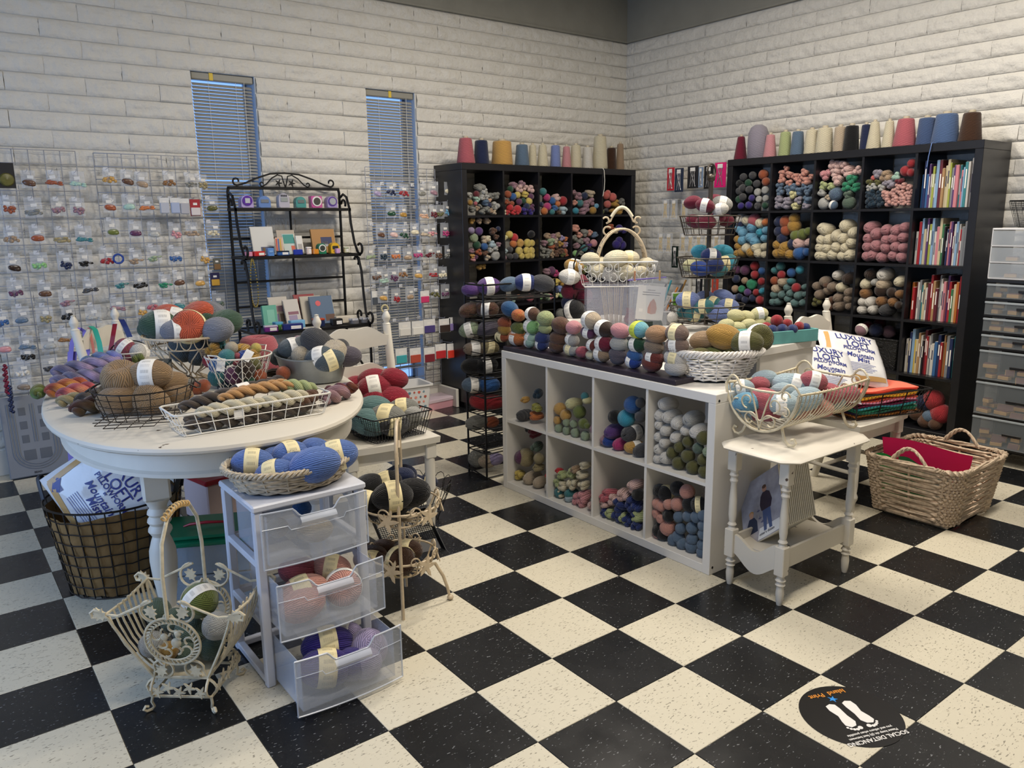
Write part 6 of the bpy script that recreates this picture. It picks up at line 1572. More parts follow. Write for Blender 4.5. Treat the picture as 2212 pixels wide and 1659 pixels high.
# ------------------------------------------------------------------ black wire yarn rack beside the white shelf
wr_ = thing('wire_yarn_rack', (0.53, 0.21, 0), 0, 'tall black wire rack of assorted yarn beside the white shelf', 'rack')
RX, RY = 0.25, 0.09
for sx in (-1, 1):
    for sy in (-1, 1): MB().tube([(sx*RX, sy*RY, 0), (sx*RX, sy*RY, 1.10)], 0.0065, 6).obj('upright', BLACKMETAL, wr_)
LV = (1.0, 0.895, 0.785, 0.685, 0.575, 0.468, 0.365, 0.257, 0.147)
for z in LV:
    m = MB()
    m.tube([(-RX, -RY, z), (RX, -RY, z), (RX, RY, z), (-RX, RY, z)], 0.004, 5, closed=True); m.tube([(-RX, -RY, z+0.03), (RX, -RY, z+0.03)], 0.003, 5); m.tube([(-RX, -RY, z+0.03), (-RX, RY, z+0.03)], 0.003, 5)
    for k in range(1, 4): m.tube([(-RX, -RY+k*RY/2, z), (RX, -RY+k*RY/2, z)], 0.0025, 4)
    m.obj('wire_shelf', BLACKMETAL, wr_)
m = MB(); m.tube([(-RX, -RY, 1.09), (RX, -RY, 1.09), (RX, RY, 1.09), (-RX, RY, 1.09)], 0.005, 6, closed=True); m.obj('top_rail', BLACKMETAL, wr_)
m = MB(); m.tube([(-RX, RY, 0.03), (-RX+0.02, -RY-0.1, 0.006), (RX-0.02, -RY-0.1, 0.006), (RX, RY, 0.03)], 0.005, 6) if False else m.tube([(-RX, RY, 0.03), (-RX, -RY, 0.008), (RX, -RY, 0.008), (RX, RY, 0.03)], 0.005, 6)
m.obj('base_rail', BLACKMETAL, wr_)
RR = 'in the black wire rack'
for (items, lv) in (("1017 626 16 pu o 0;1056 618 20 pu ow 0;1100 614 17 sl o 0;1135 610 20 nb ow 0;1172 612 20 dg o 0", 0), ("1012 670 17 br ov 0;1052 667 20 br ovw 0;1085 668 18 db o 4", 1), ("1014 714 18 sg ovw 0;1054 711 20 dq o 0;1085 712 16 dq o 4", 2), ("1026 758 15 tp sw 0;1058 750 16 kh oc 0", 3),
                    ("1020 798 19 bk o 0;1050 792 20 bk ow 0", 4), ("1022 836 19 sl ow 0;1056 833 19 bl o 0", 5), ("1038 873 19 rd o 0;1066 868 18 rd o 0", 6), ("1030 916 15 gy s 0;1060 912 14 ru o 2", 7), ("1030 990 19 gy dv 0;1050 996 16 be ov 0;1070 992 14 lv o 0", 8)):
    pile((0.40, 0.20, LV[lv]), items, RR+', '+['topmost', 'second', 'third', 'fourth', 'fifth', 'sixth', 'seventh', 'eighth', 'lowest'][lv]+' shelf', zmin=LV[lv]+0.004 if lv < 8 else 0.012)
# ------------------------------------------------------------------ wire grid panels with bead bags
PANELW = mat('white_grid_wire', '#A6A9B2', 0.4)
BAGF = mat('clear_bag_film', '#DDE2EA', 0.12, alpha=0.20)
BEADM = mat('mixed_beads', '#FFFFFF', 0.25, obj_color=True)
HOOKP = mat('hook_plate', '#D8D9DC', 0.4)
vw = {}
def panel(x0, x1, z0, z1, y, label, st=0.075):
    t = thing('wire_grid_panel', ((x0+x1)/2, y, z0), 0, label, 'wire panel')
    W = x1-x0; H = z1-z0
    key = round(H, 3)
    mv = MB().tube([(0, 0, 0), (0, 0, H)], 0.0028, 5).mesh('vertical_wire', PANELW, True); mh = MB().tube([(-W/2, -0.004, 0), (W/2, -0.004, 0)], 0.0026, 5).mesh('horizontal_wire', PANELW, True)
    n = round(W/st)
    for k in range(n+1): link('vertical_wire', mv, t, (-W/2+W*k/n, 0, 0))
    n = round(H/st)
    for k in range(n+1): link('horizontal_wire', mh, t, (0, 0, H*k/n))
    return t
P1 = panel(-1.92, -1.292, 0.42, 1.845, 1.955, 'white wire grid panel of bead bags nearest the bead board')
P2 = panel(-1.20, -0.603, 0.42, 1.84, 1.955, 'white wire grid panel of bead bags left of the first window blind')
P3 = panel(0.536, 1.12, 0.16, 1.815, 1.945, 'white wire grid panel across the second window blind')
hook_me = {}
def hook_mesh(L):
    if L not in hook_me:
        m = MB(); m.tube([(0, 0, 0), (0, -L, 0.006), (0, -L-0.006, 0.016)], 0.0017, 5); m.mi = 1; m.bbox((-0.014, -0.006, -0.012), (0.014, -0.002, 0.012), 0.001)
        hook_me[L] = m.mesh('hook', [PANELW, HOOKP], 'auto')
    return hook_me[L]
_br = random.Random(5)
def film_mesh(w_, h_):
    m = MB()
    z = lambda u, v: 0.010*math.sin(PI*u)*math.sin(PI*min(1, v*1.25))**0.7 if v < 0.8 else 0.0
    rip = lambda u, v: 0.003*noise.noise(Vector((u*5, v*6, w_*99)))
    m.grid(lambda u, v: ((u-.5)*w_, -z(u, 1-(1-v))-0.001+rip(u, v), -h_+h_*v), 8, 10); m.grid(lambda u, v: ((u-.5)*w_, z(u, v)*0.6+0.001+rip(u, v), -h_+h_*v), 8, 10, flip=True)
    return m.mesh('bag_film', BAGF, True)
FILMS = [film_mesh(*q) for q in ((0.075, 0.10), (0.085, 0.11), (0.07, 0.095))]
def bead_mesh(seed, kind):
    r_ = random.Random(seed); m = MB()
    if kind == 0:
        for k in range(16): m.ell((r_.uniform(-.025, .025), r_.uniform(-.006, .004), r_.uniform(-0.006, .016)), (r_.uniform(.005, .009),)*3, 7, 5)
    elif kind == 1:
        for k in range(12): m.ell((r_.uniform(-.026, .026), r_.uniform(-.006, .004), r_.uniform(-0.006, .012)), (r_.uniform(.008, .014), .005, r_.uniform(.005, .008)), 8, 5)
    else:
        m.ell((0, 0, 0.006), (0.026, 0.008, 0.014), 12, 8); m.ell((0.012, -0.004, 0.0), (0.014, 0.006, 0.008), 10, 6)
    return m.mesh('beads', BEADM, True)
BEADS = [bead_mesh(s, s % 3) for s in range(9)]
TAGME = None
def bead_bag(p, col, label, grp, y_panel, parent_panel, L, hdr=None):
    global TAGME
    i = _br.randrange(3); h_ = (0.10, 0.11, 0.095)[i]
    top = Vector((p[0], p[1], p[2]+h_*0.72))
    b = link('bead_bag', FILMS[i], None, top, (0, 0, _br.uniform(-0.25, 0.25)))
    tag(b, label, 'bead bag', grp)
    link('beads', BEADS[_br.randrange(9)], b, (0, -0.003, -h_*0.78), (0, _br.uniform(-0.2, 0.2), 0), (1.25, 1.2, 1.3), color=rgb(col))
    if TAGME is None:
        m = MB(); m.grid(lambda u, v: ((u-.5)*0.03, 0, (v-.5)*0.016), 1, 1); TAGME = m.mesh('price_tag', TAGW, False)
    link('price_tag', TAGME, b, (_br.uniform(-.008, .012), -0.0135, -h_*0.38), (0, _br.uniform(-0.12, 0.12), 0))
    hk = link('hook', hook_mesh(L), parent_panel, (top.x-parent_panel.location.x, -0.006, top.z-0.004-parent_panel.location.z))
ORD = ['top', 'second', 'third', 'fourth', 'fifth', 'sixth', 'seventh', 'eighth']
def bags(ox, oy, s, text, row, panel_, pname, ybag):
    for it in text.split(';'):
        q = it.split()
        p = onY(ox+float(q[0])*s, oy+float(q[1])*s, ybag)
        lb = 'clear bag of %s beads, %s row of the %s' % (PAL[q[2]][0], row, pname)
        bead_bag(p, q[2], lb, 'bead bags on the '+pname, 1.95, panel_, 1.945-ybag-0.004)
n1, n2, n3 = 'panel by the bead board', 'panel left of the first blind', 'panel before the second blind'
a, b = (0, 100, 0.2712), (0, 540, 0.2532)
bags(*a, '230 1090 br;430 1090 ru;620 1100 mt', 'top', P1, n1, 1.87)
bags(*a, '70 1300 ru;270 1320 gy;470 1310 ma;620 1310 ma', 'second', P1, n1, 1.87)
bags(*a, '95 1540 tn;300 1530 ru;495 1540 kh;670 1540 te', 'third', P1, n1, 1.87)
bags(*b, '120 155 db;340 140 ln;555 130 nv;730 115 bk', 'fourth', P1, n1, 1.87)
bags(*b, '140 375 pl;385 375 br;575 450 ma;770 345 dg', 'fifth', P1, n1, 1.87)
bags(*b, '20 630 bl;185 600 sl;385 590 kh;585 570 bk;800 580 lg', 'sixth', P1, n1, 1.87)
bags(*b, '230 830 sl;425 820 lg;560 770 cm;40 850 pk', 'seventh', P1, n1, 1.87)
bags(*b, '240 920 bk;430 1010 dg;195 1060 wh;200 1170 tp', 'eighth', P1, n1, 1.87)
bags(*a, '875 1065 go;1015 1080 br;1130 1100 tn;1350 1090 cm;1520 1100 gy;1610 1110 kh', 'top', P2, n2, 1.86)
bags(*a, '875 1285 ru;1030 1280 mt;1170 1290 or;1690 1290 ol', 'second', P2, n2, 1.86)
bags(*a, '900 1480 og;1080 1490 pl;1230 1500 lg;1395 1500 pk;1530 1490 tn;1700 1490 cr', 'third', P2, n2, 1.86)
bags(*b, '915 95 rd;1160 95 tn;1320 70 sg;1500 80 bl;1740 85 go', 'fourth', P2, n2, 1.86)
bags(*b, '1040 300 te;1200 300 bk;1410 300 em;1530 280 br;1705 285 go', 'fifth', P2, n2, 1.86)
bags(*b, '1000 500 ma;1210 540 go;1310 490 ro;1400 510 bl;1530 480 te;1660 460 tn;1870 470 ds', 'sixth', P2, n2, 1.86)
c = (440, 340, 0.2532)
bags(*c, '1480 310 lv;1600 300 nv;1710 310 rd;1860 310 gy;1960 300 ma;2085 290 cr', 'top', P3, n3, 1.80)
bags(*c, '1600 480 dn;1700 490 mu;1880 500 pc;1960 490 bu;2020 490 ol;2080 470 sb', 'second', P3, n3, 1.80)
bags(*c, '1510 660 br;1620 660 lp;1710 665 dn;1800 640 cr;1890 660 be;1950 650 pk;2060 650 mg', 'third', P3, n3, 1.80)
bags(*c, '1420 850 sg;1530 850 nt;1640 850 or;1740 855 tn;1830 840 mg;1930 830 bu;2000 840 br;2090 830 gy', 'fourth', P3, n3, 1.80)
bags(*c, '1480 1030 br;1540 1050 mt;1620 1030 pl;1700 1000 cm;1830 1010 go;1960 1000 rd;2040 1010 cr', 'fifth', P3, n3, 1.80)
bags(*c, '1530 1200 go;1640 1210 rd;1760 1190 tn;1975 1170 ol;2060 1170 pl;2140 1170 pk', 'sixth', P3, n3, 1.80)
# header-card packs
CARDW = mat('white_header_card', '#DAD9D6', 0.6)
def card_pack(u, v, y, w_, h_, col, label, grp, panel_, top=0.45, cardm=None):
    p = onY(u, v, y)
    b = MB(); b.box((-w_/2, -0.004, -h_/2), (w_/2, 0.004, h_/2)); o = b.obj('card_pack', cardm or CARDW, None, p, smooth=False)
    tag(o, label, 'card pack', grp)
    MB().bbox((-w_*0.46, -0.012, -h_*0.47), (w_*0.46, -0.003, h_*(0.5-top)), 0.003).obj('contents', mat('pack_'+col, col, 0.4), o)
    m = MB(); m.grid(lambda uu, vv: ((uu-.5)*w_*0.4, -0.0046, h_*0.22+(vv-.5)*h_*0.14), 1, 1); m.obj('price_tag', TAGW, o, smooth=False)
    link('hook', hook_mesh(round(1.94-y, 3)), panel_, (p[0]-panel_.location.x, -0.006, p[2]+h_/2-panel_.location.z))
d = (540, 640, 0.2532)
for (x, y, cc, nm) in ((1320, 280, '#D8D6D0', 'white felt'), (1430, 270, '#E0DED8', 'bright white felt'), (1530, 255, '#4A3F78', 'dark purple'), (1660, 250, '#3A2E2A', 'dark brown'), (1745, 235, '#8A7AB0', 'lilac')):
    card_pack(d[0]+x*d[2], d[1]+y*d[2], 1.78, 0.1, 0.105, cc, 'card pack of %s trim low on the third wire panel' % nm, 'card packs on the third wire panel', P3)
for (x, y, cc, nm) in ((1290, 510, '#3FA0A8', 'turquoise'), (1410, 505, '#B04A38', 'rust'), (1530, 500, '#7A2430', 'burgundy'), (1625, 470, '#B82A30', 'red'), (1725, 465, '#D03A2A', 'scarlet')):
    card_pack(d[0]+x*d[2], d[1]+y*d[2], 1.78, 0.095, 0.115, cc, 'card pack of %s beads in the lowest row of the third wire panel' % nm, 'card packs on the third wire panel', P3)
card_pack(440+1885*.2532, 340+1190*.2532, 1.80, 0.075, 0.09, '#C8386A', 'card pack with magenta pieces on the third wire panel', 'card packs on the third wire panel', P3)
card_pack(440+1458*.2532, 340+1200*.2532, 1.82, 0.045, 0.1, '#4A5058', 'card pack with striped strips on the third wire panel', 'card packs on the third wire panel', P3)
for (x, y, cc, nm) in ((1310, 1270, '#B8BCC8', 'white card with a silver drop pendant'), (1395, 1270, '#A8B4D0', 'white card with a blue top and pendant'), (1470, 1275, '#B0B0B8', 'white card behind the red one')):
    card_pack(x*.2712, 100+y*.2712, 1.85, 0.055, 0.095, cc, nm+' on the second wire panel', 'pendant cards on the second wire panel', P2, 0.3)
card_pack(1555*.2712, 100+1285*.2712, 1.85, 0.06, 0.1, '#D8D0D0', 'red and white card on the second wire panel', 'pendant cards on the second wire panel', P2, 0.5, mat('red_card', '#A01C2A', 0.5))
card_pack(1850*.2532, 540+120*.2532, 1.85, 0.045, 0.075, '#7A5C3A', 'small dark pack with a gold stick on the second wire panel', 'dark packs on the second wire panel', P2, 0.5, mat('grey_card', '#5A5A52', 0.5))
card_pack(1835*.2532, 540+250*.2532, 1.85, 0.055, 0.085, '#C89A3A', 'navy card pack of gold findings on the second wire panel', 'dark packs on the second wire panel', P2, 0.5, mat('navy_card', '#1E1E4A', 0.5))
o = MB(); q = onY(1010*.2532, 540+75*.2532, 1.85); o.tube([(0.026*math.cos(t), 0, 0.026*math.sin(t)) for t in [2*PI*k/24 for k in range(24)]], 0.006, 8, closed=True)
tag(o.obj('bead_ring', mat('blue_glass_bead', '#2A4A9A', 0.15), None, q, smooth=True), 'blue ring of beads on the second wire panel', 'bead ring')
q = onY(50*.2712, 100+1040*.2712, 1.86); o = thing('shell_card', q, 0, 'round olive shell pendant on a black card', 'pendant'); MB().bbox((-0.045, 0, -0.06), (0.04, 0.002, 0.075), 0.001).obj('card', mat('black_card', '#17171A', 0.5), o); MB().lathe([(0.036, 0), (0.03, 0.012), (0.0, 0.016)], 20, M=Matrix.Rotation(PI/2, 4, 'X') @ Matrix.Translation((0, -0.015, 0.001))).obj('shell', mat('olive_shell', '#6E6A34', 0.3, var=0.3, scale=60), o)
q = onY(440+1545*.2532, 340+1290*.2532, 1.80); o = MB()
for k in range(14): o.ell((0.026*math.cos(k*0.449), 0, 0.026*math.sin(k*0.449)), 0.0075, 8, 6)
tag(o.obj('bead_bracelet', mat('cream_beads', '#D2C69A', 0.35), None, q, smooth=True), 'cream bead bracelet on the third wire panel', 'bracelet')
# ------------------------------------------------------------------ things on the bakers rack
def plas(c, r=0.3): return mat('plastic_'+c, c, r)
def punch(u, zs, yo, w_, h_, d_, col, face, facecol, label, arch=True, inner='#BFC3C8', grp=None):
    p = onY(u, 450, 1.93-yo); t = thing('craft_punch', (p[0], 1.93-yo, zs+0.0025), 0, label, 'craft punch', grp)
    prof = [(-w_/2, 0), (w_/2, 0)]+([(w_/2*math.cos(a), h_-w_/2+w_/2*math.sin(a)) for a in [PI*k/12 for k in range(13)]] if arch else [(w_/2, h_*0.94), (w_/2*0.9, h_), (-w_/2*0.9, h_), (-w_/2, h_*0.94)])
    m = MB(); m.prism(prof, -d_/2, d_/2, Matrix.Rotation(PI/2, 4, 'X')); m.obj('punch_body', plas(col), t)
    zc = h_*0.55
    if face == 'round':
        m = MB(); m.lathe([(w_*0.40, 0), (w_*0.40, 0.006), (0, 0.006)], 24, M=Matrix.Translation((0, -d_/2-0.0005, zc)) @ Matrix.Rotation(PI/2, 4, 'X')); m.obj('punch_button', plas(facecol), t)
        m = MB(); m.bbox((-w_*0.2, -d_/2-0.0085, zc-w_*0.2), (w_*0.2, -d_/2-0.0066, zc+w_*0.2), 0.001); m.obj('die_plate', plas(inner), t)
    elif face == 'disc':
        for r_, q, c_ in ((0.44, 0.004, facecol), (0.32, 0.006, inner)):
            m = MB(); m.lathe([(w_*r_, 0), (w_*r_, q), (0, q)], 24, M=Matrix.Translation((0, -d_/2-0.0005, zc)) @ Matrix.Rotation(PI/2, 4, 'X')); m.obj('punch_disc', plas(c_), t)
    else:
        m = MB(); m.bbox((-w_*0.33, -d_/2-0.004, zc-h_*0.14), (w_*0.33, -d_/2-0.0005, zc+h_*0.16), 0.002); m.obj('die_plate', plas(facecol), t)
        if face == 'arch':
            for k in range(4): MB().bbox((-w_*0.3+k*w_*0.155, -d_/2-0.003, h_*0.76), (-w_*0.3+k*w_*0.155+w_*0.11, -d_/2-0.0005, h_*0.9), 0.001).obj('window_slot', plas('#3A3C40'), t)
    MB().bbox((-w_*0.45, -d_/2-0.008, 0.0), (w_*0.45, -d_/2-0.0005, 0.008), 0.001).obj('base_lip', plas(col), t)
Z1, Z2, Z3 = 1.524, 1.219, 0.744
punch(532, Z1, 0.075, 0.078, 0.08, 0.06, '#B6A6D8', 'round', '#5A2C9A', 'lilac craft punch with a purple round face on the top rack shelf', True)
punch(570, Z1, 0.075, 0.078, 0.075, 0.05, '#6A8AC2', 'plate', '#7A8088', 'blue arched craft punch on the top rack shelf')
punch(612, Z1, 0.075, 0.072, 0.094, 0.05, '#B9B6C2', 'arch', '#9AA09E', 'grey arched window-shaped punch on the top rack shelf')
punch(648, Z1, 0.075, 0.07, 0.073, 0.05, '#4C9490', 'plate', '#6E7A78', 'teal arched craft punch on the top rack shelf')
punch(682, Z1, 0.075, 0.076, 0.078, 0.05, '#C65A9C', 'disc', '#E8E4E2', 'pink square craft punch with a white round face', False, '#4A4A44')
punch(715, Z1, 0.075, 0.072, 0.078, 0.06, '#A898C8', 'disc', '#5A3C92', 'lilac craft punch with a grey round face', True, '#A8ACB0')
def lean(u, zs, yo, w_, h_, t_, col, label, cat, tilt=0.22, rz=0.0, spiral=None, extra=None):
    p = onY(u, 500 if zs > 1 else 680, 1.93-yo); o = thing('leaning_book', (p[0], 1.93-yo, zs+0.003), rz, label, cat)
    MM = Matrix.Rotation(-tilt, 4, 'X')
    m = MB(); m.bbox((-w_/2, 0, 0.002), (w_/2, t_, h_), 0.0012, MM); m.obj('cover', mat('cover_'+col, col, 0.45), o)
    m = MB(); m.bbox((-w_/2+0.004, t_*0.15, 0.004), (w_/2-0.001, t_*0.85, h_-0.003), 0.0005, MM @ Matrix.Translation((0.003, 0, 0.002))); m.obj('pages', PAPER, o)
    if spiral:
        m = MB(); n = int(h_/0.0075)
        for k in range(n):
            z = 0.008+k*(h_-0.014)/n
            m.tube([MM @ Vector((-w_/2+0.005*math.cos(a)*1.0, t_/2+0.009*math.sin(a)-0.002, z)) for a in [2*PI*j/8 for j in range(8)]], 0.0011, 4, closed=True)
        m.obj('spiral_binding', plas(spiral), o)
    for e in (extra or []):
        (x0, z0, x1, z1, c_) = e
        MB().bbox((x0, -0.0012, z0), (x1, -0.0002, z1), 0.0003, MM).obj('cover_print', mat('print_'+c_, c_, 0.5), o)
    return o, MM
lean(569, Z2, 0.12, 0.15, 0.19, 0.014, '#C9C9C6', 'white spiral sketch pad with a starry label leaning on the rack', 'notebook', 0.25, 0, '#2A2A2C', [(-0.02, 0.01, 0.066, 0.055, '#2A3A6A'), (-0.01, 0.02, 0.01, 0.05, '#C8A030')])
lean(620, Z2, 0.13, 0.12, 0.165, 0.006, '#A89A8A', 'tan card packet leaning behind the teal one', 'packet', 0.25)
lean(626, Z2, 0.18, 0.085, 0.14, 0.006, '#B8C4C0', 'teal topped craft packet leaning on the rack', 'packet', 0.25, 0.1, None, [(-0.038, 0.075, 0.038, 0.135, '#2A8A84'), (0.01, 0.02, 0.036, 0.06, '#C8583A')])
lean(648, Z2, 0.19, 0.045, 0.125, 0.008, '#D8D6D2', 'narrow white hanging packet on the rack', 'packet', 0.2, 0.12, None, [(-0.015, 0.03, 0.015, 0.07, '#A8A4A0')])
lean(602, Z2, 0.20, 0.05, 0.12, 0.006, '#C8A890', 'clear packet of coloured pencils on the rack', 'packet', 0.3, -0.25, None, [(-0.02, 0.01, -0.012, 0.11, '#C03A2A'), (-0.008, 0.01, 0.0, 0.11, '#3A5A9A'), (0.004, 0.01, 0.012, 0.11, '#C8A030')])
lean(700, Z2, 0.10, 0.17, 0.165, 0.02, '#A8783A', 'wooden photo album with a navy label leaning on the rack', 'album', 0.2, 0, None, [(-0.02, 0.06, 0.06, 0.11, '#1E2A5A'), (-0.01, 0.045, 0.03, 0.08, '#A8A8B0')])
def small(name, u, zs, yo, w_, d_, h_, col, label, cat, tagged=True, lid=None):
    p = onY(u, 545 if zs > 1 else 700, 1.93-yo); o = thing(name, (p[0], 1.93-yo, zs+0.0025), _br.uniform(-0.2, 0.2), label, cat)
    MB().bbox((-w_/2, -d_/2, 0), (w_/2, d_/2, h_*(0.75 if lid else 1)), 0.004).obj('body', plas(col), o)
    if lid: MB().bbox((-w_/2-0.001, -d_/2-0.001, h_*0.75), (w_/2+0.001, d_/2+0.001, h_), 0.004).obj('lid', plas(lid), o)
    if tagged:
        m = MB(); m.grid(lambda a_, b_: ((a_-.5)*w_*0.5+w_*0.15, -d_/2-0.0008, h_*0.45+(b_-.5)*h_*0.5), 1, 1); m.obj('price_tag', TAGW, o, smooth=False)
small('ink_pad', 536, Z2, 0.235, 0.045, 0.04, 0.03, '#D890A8', 'pink ink pad at the end of the middle rack shelf', 'ink pad', False)
small('ink_pad', 558, Z2, 0.24, 0.075, 0.04, 0.032, '#C02A2A', 'red ink pad on the middle rack shelf', 'ink pad', True)
small('ink_pad', 611, Z2, 0.24, 0.075, 0.045, 0.03, '#2A5A9A', 'blue boxed ink pad on the middle rack shelf', 'ink pad', True, '#1E2A3A')
small('ink_pad', 643, Z2, 0.235, 0.06, 0.04, 0.035, '#2438A0', 'royal blue ink pad on the middle rack shelf', 'ink pad', False)
small('glue_bottle', 667, Z2, 0.235, 0.032, 0.03, 0.05, '#DCC8BC', 'squat cream bottle on the middle rack shelf', 'bottle', True, '#E8E0DC')
small('craft_punch', 681, Z2, 0.235, 0.04, 0.035, 0.034, '#D88A2A', 'small orange punch on the middle rack shelf', 'craft punch', False)
small('craft_punch', 729, Z2, 0.24, 0.028, 0.03, 0.034, '#C89AC8', 'small lilac punch before the yellow one', 'craft punch', False)
small('ink_jar', 748, Z2, 0.2, 0.032, 0.03, 0.04, '#C8C8A8', 'small glass jar at the end of the middle rack shelf', 'jar', True, '#B8C0A8')
punch(576, Z2, 0.235, 0.04, 0.05, 0.04, '#5A8AC8', 'plate', '#7AA2D8', 'small blue punch between the ink pads', False)
punch(688, Z2, 0.20, 0.056, 0.07, 0.045, '#1E7A5A', 'disc', '#E4E2DC', 'green round-faced punch on the middle rack shelf', True, '#3A403C')
punch(716, Z2, 0.20, 0.062, 0.072, 0.05, '#DCAE2A', 'plate', '#2A2A28', 'yellow arched punch on the middle rack shelf')
# bottom rack shelf
o, MM = lean(585, Z3, 0.16, 0.095, 0.15, 0.03, '#6AB09A', 'mint green plastic tool case leaning on the rack', 'case', 0.15, 0, None, [(-0.02, 0.03, 0.03, 0.12, '#86C4AE')])
lean(606, Z3, 0.12, 0.13, 0.20, 0.01, '#C4BCB0', 'beaded-jewellery magazine with round pictures leaning on the rack', 'magazine', 0.25, 0, '#4A4A4C', [(-0.05, 0.1, 0.05, 0.14, '#A88A98'), (-0.045, 0.03, -0.005, 0.085, '#8A7AA8'), (0.005, 0.03, 0.05, 0.085, '#7A6A5A')])
lean(636, Z3, 0.18, 0.11, 0.185, 0.008, '#C8C2BC', 'spiral-bound pattern magazine tilted on the rack', 'magazine', 0.3, 0.1, '#3A3A3C', [(-0.03, 0.02, 0.03, 0.075, '#9A8AA8'), (-0.03, 0.08, 0.045, 0.1, '#8A5A6A')])
lean(665, Z3, 0.10, 0.15, 0.205, 0.014, '#8E2028', 'dark red spiral album leaning on the rack', 'album', 0.28, 0, '#A8A8A8')
lean(678, Z3, 0.15, 0.15, 0.195, 0.014, '#B8B0A0', 'cream spiral album behind the blue one', 'album', 0.28, 0, '#8A8A8A')
o, MM = lean(701, Z3, 0.20, 0.165, 0.195, 0.014, '#45607E', 'slate blue spiral album with a red sticker leaning on the rack', 'album', 0.3, 0, '#9AA4AE', [(0.015, 0.02, 0.082, 0.065, '#5A3A2A')])
MB().lathe([(0.019, 0), (0.019, 0.001), (0, 0.001)], 20, M=MM @ Matrix.Translation((-0.025, -0.0005, 0.145)) @ Matrix.Rotation(PI/2, 4, 'X')).obj('round_sticker', plas('#C82A3A'), o)
small('ink_pad', 584, Z3, 0.335, 0.085, 0.05, 0.04, '#6A2A7A', 'purple ink pad on the lowest rack shelf', 'ink pad', True, '#C8B8D0')
small('ink_pad', 606, Z3, 0.30, 0.04, 0.04, 0.035, '#4A8A3A', 'small green ink pad on the lowest rack shelf', 'ink pad', True)
small('storage_tin', 631, Z3, 0.335, 0.13, 0.05, 0.04, '#1E2A70', 'long navy box on the lowest rack shelf', 'box', True)
small('craft_punch', 600, Z3, 0.26, 0.055, 0.05, 0.05, '#5AA0C8', 'light blue punch on the lowest rack shelf', 'craft punch', False)
small('craft_punch', 641, Z3, 0.27, 0.1, 0.05, 0.052, '#7AB4DC', 'wide pale blue punch on the lowest rack shelf', 'craft punch', False)
small('craft_punch', 688, Z3, 0.30, 0.075, 0.05, 0.055, '#1E2A50', 'navy punch with a red lever on the lowest rack shelf', 'craft punch', False, '#B84A2A')
small('craft_punch', 727, Z3, 0.32, 0.075, 0.05, 0.045, '#1A1A1C', 'black hole punch on the lowest rack shelf', 'craft punch', True)
small('craft_punch', 740, Z3, 0.24, 0.1, 0.05, 0.05, '#D8CEBC', 'cream hand punch on the lowest rack shelf', 'craft punch', False)
small('paper_card', 668, Z3, 0.34, 0.12, 0.05, 0.006, '#D8D4CA', 'white card lying on the lowest rack shelf', 'card', False)
for (u, lb) in ((765, 'grey star-topped punch on the lowest rack shelf'), (788, 'grey star-topped punch at the shelf end')):
    p = onY(u, 700, 1.62); t = thing('craft_punch', (p[0], 1.62, Z3+0.0025), 0.2, lb, 'craft punch')
    MB().lathe([(0.034, 0), (0.034, 0.022), (0.0, 0.022)], 20).obj('base_disc', plas('#6A6A6E'), t)
    MB().prism([(r*math.cos(a), r*math.sin(a)) for r, a in [((0.036 if k % 2 == 0 else 0.018), PI*k/5) for k in range(10)]], 0.0225, 0.034).obj('star_top', plas('#C8C8CC'), t)
nk = MB(); pz = 1.93-0.27
p0 = onY(543, 560, pz); R_ = 0.032
for k in range(46):
    t = k/45; a = 2*PI*t
    x = p0[0]+R_*math.sin(a)*0.9*(0.5+0.5*(1-math.cos(a))/2); z = 1.205-0.30*(1-math.cos(a))/2
    nk.ell((x, pz-0.012, z), 0.0062, 6, 5)
tag(nk.obj('bead_necklace', mat('amber_green_beads', '#8A7A3C', 0.3, var=0.5, scale=80), smooth=True), 'long amber and green bead necklace hanging on the bakers rack', 'necklace')
# ------------------------------------------------------------------ books in the tall shelf
_bk = random.Random(12)
ub_ = MB().box((-0.5, 0, 0), (0.5, 1, 1)).mesh('book_cover', mat('book_cloth', '#FFFFFF', 0.45, obj_color=True), False)
up_ = MB().box((-0.5, 0, 0), (0.5, 1, 1)).mesh('pages', PAPER, False)
us_ = MB().grid(lambda u, v: (u-0.5, 0, v), 1, 1).mesh('spine_print', mat('spine_print', '#FFFFFF', 0.5, obj_color=True), False)
BOOKC = {'blue': '#3E6FA6', 'navy': '#22305E', 'white': '#DCD8D0', 'cream': '#D6C7A2', 'red': '#A8242C', 'green': '#3F7A4E', 'lime': '#A9B24A', 'purple': '#5C3A72', 'pink': '#D88A92', 'teal': '#3C8A92', 'tan': '#B48E62', 'black': '#26242A', 'maroon': '#6A2230', 'light blue': '#8FB2D4', 'orange': '#C8742E', 'grey': '#8A8C90', 'yellow': '#D8B848'}
ROWB = [['blue', 'navy', 'blue', 'purple', 'white', 'lime', 'grey', 'light blue', 'maroon', 'tan', 'cream', 'cream', 'lime', 'grey', 'purple', 'pink', 'teal', 'pink', 'light blue', 'teal', 'white', 'white', 'maroon'],
        ['white', 'red', 'light blue', 'cream', 'cream', 'purple', 'lime', 'light blue', 'white', 'pink', 'cream', 'green', 'black', 'black', 'navy', 'pink', 'purple', 'maroon', 'white', 'light blue', 'white', 'red', 'grey', 'grey', 'cream'],
        ['orange', 'red', 'maroon', 'white', 'grey', 'teal', 'cream', 'white', 'maroon', 'red', 'grey', 'tan', 'maroon', 'grey', 'white', 'white', 'pink', 'purple', 'red', 'green', 'cream', 'orange', 'red', 'white'],
        ['white', 'cream', 'navy', 'light blue', 'yellow', 'cream', 'tan', 'white', 'black', 'maroon', 'red', 'white', 'grey', 'white', 'blue', 'navy', 'red', 'tan', 'orange', 'grey', 'navy', 'teal', 'cream']]
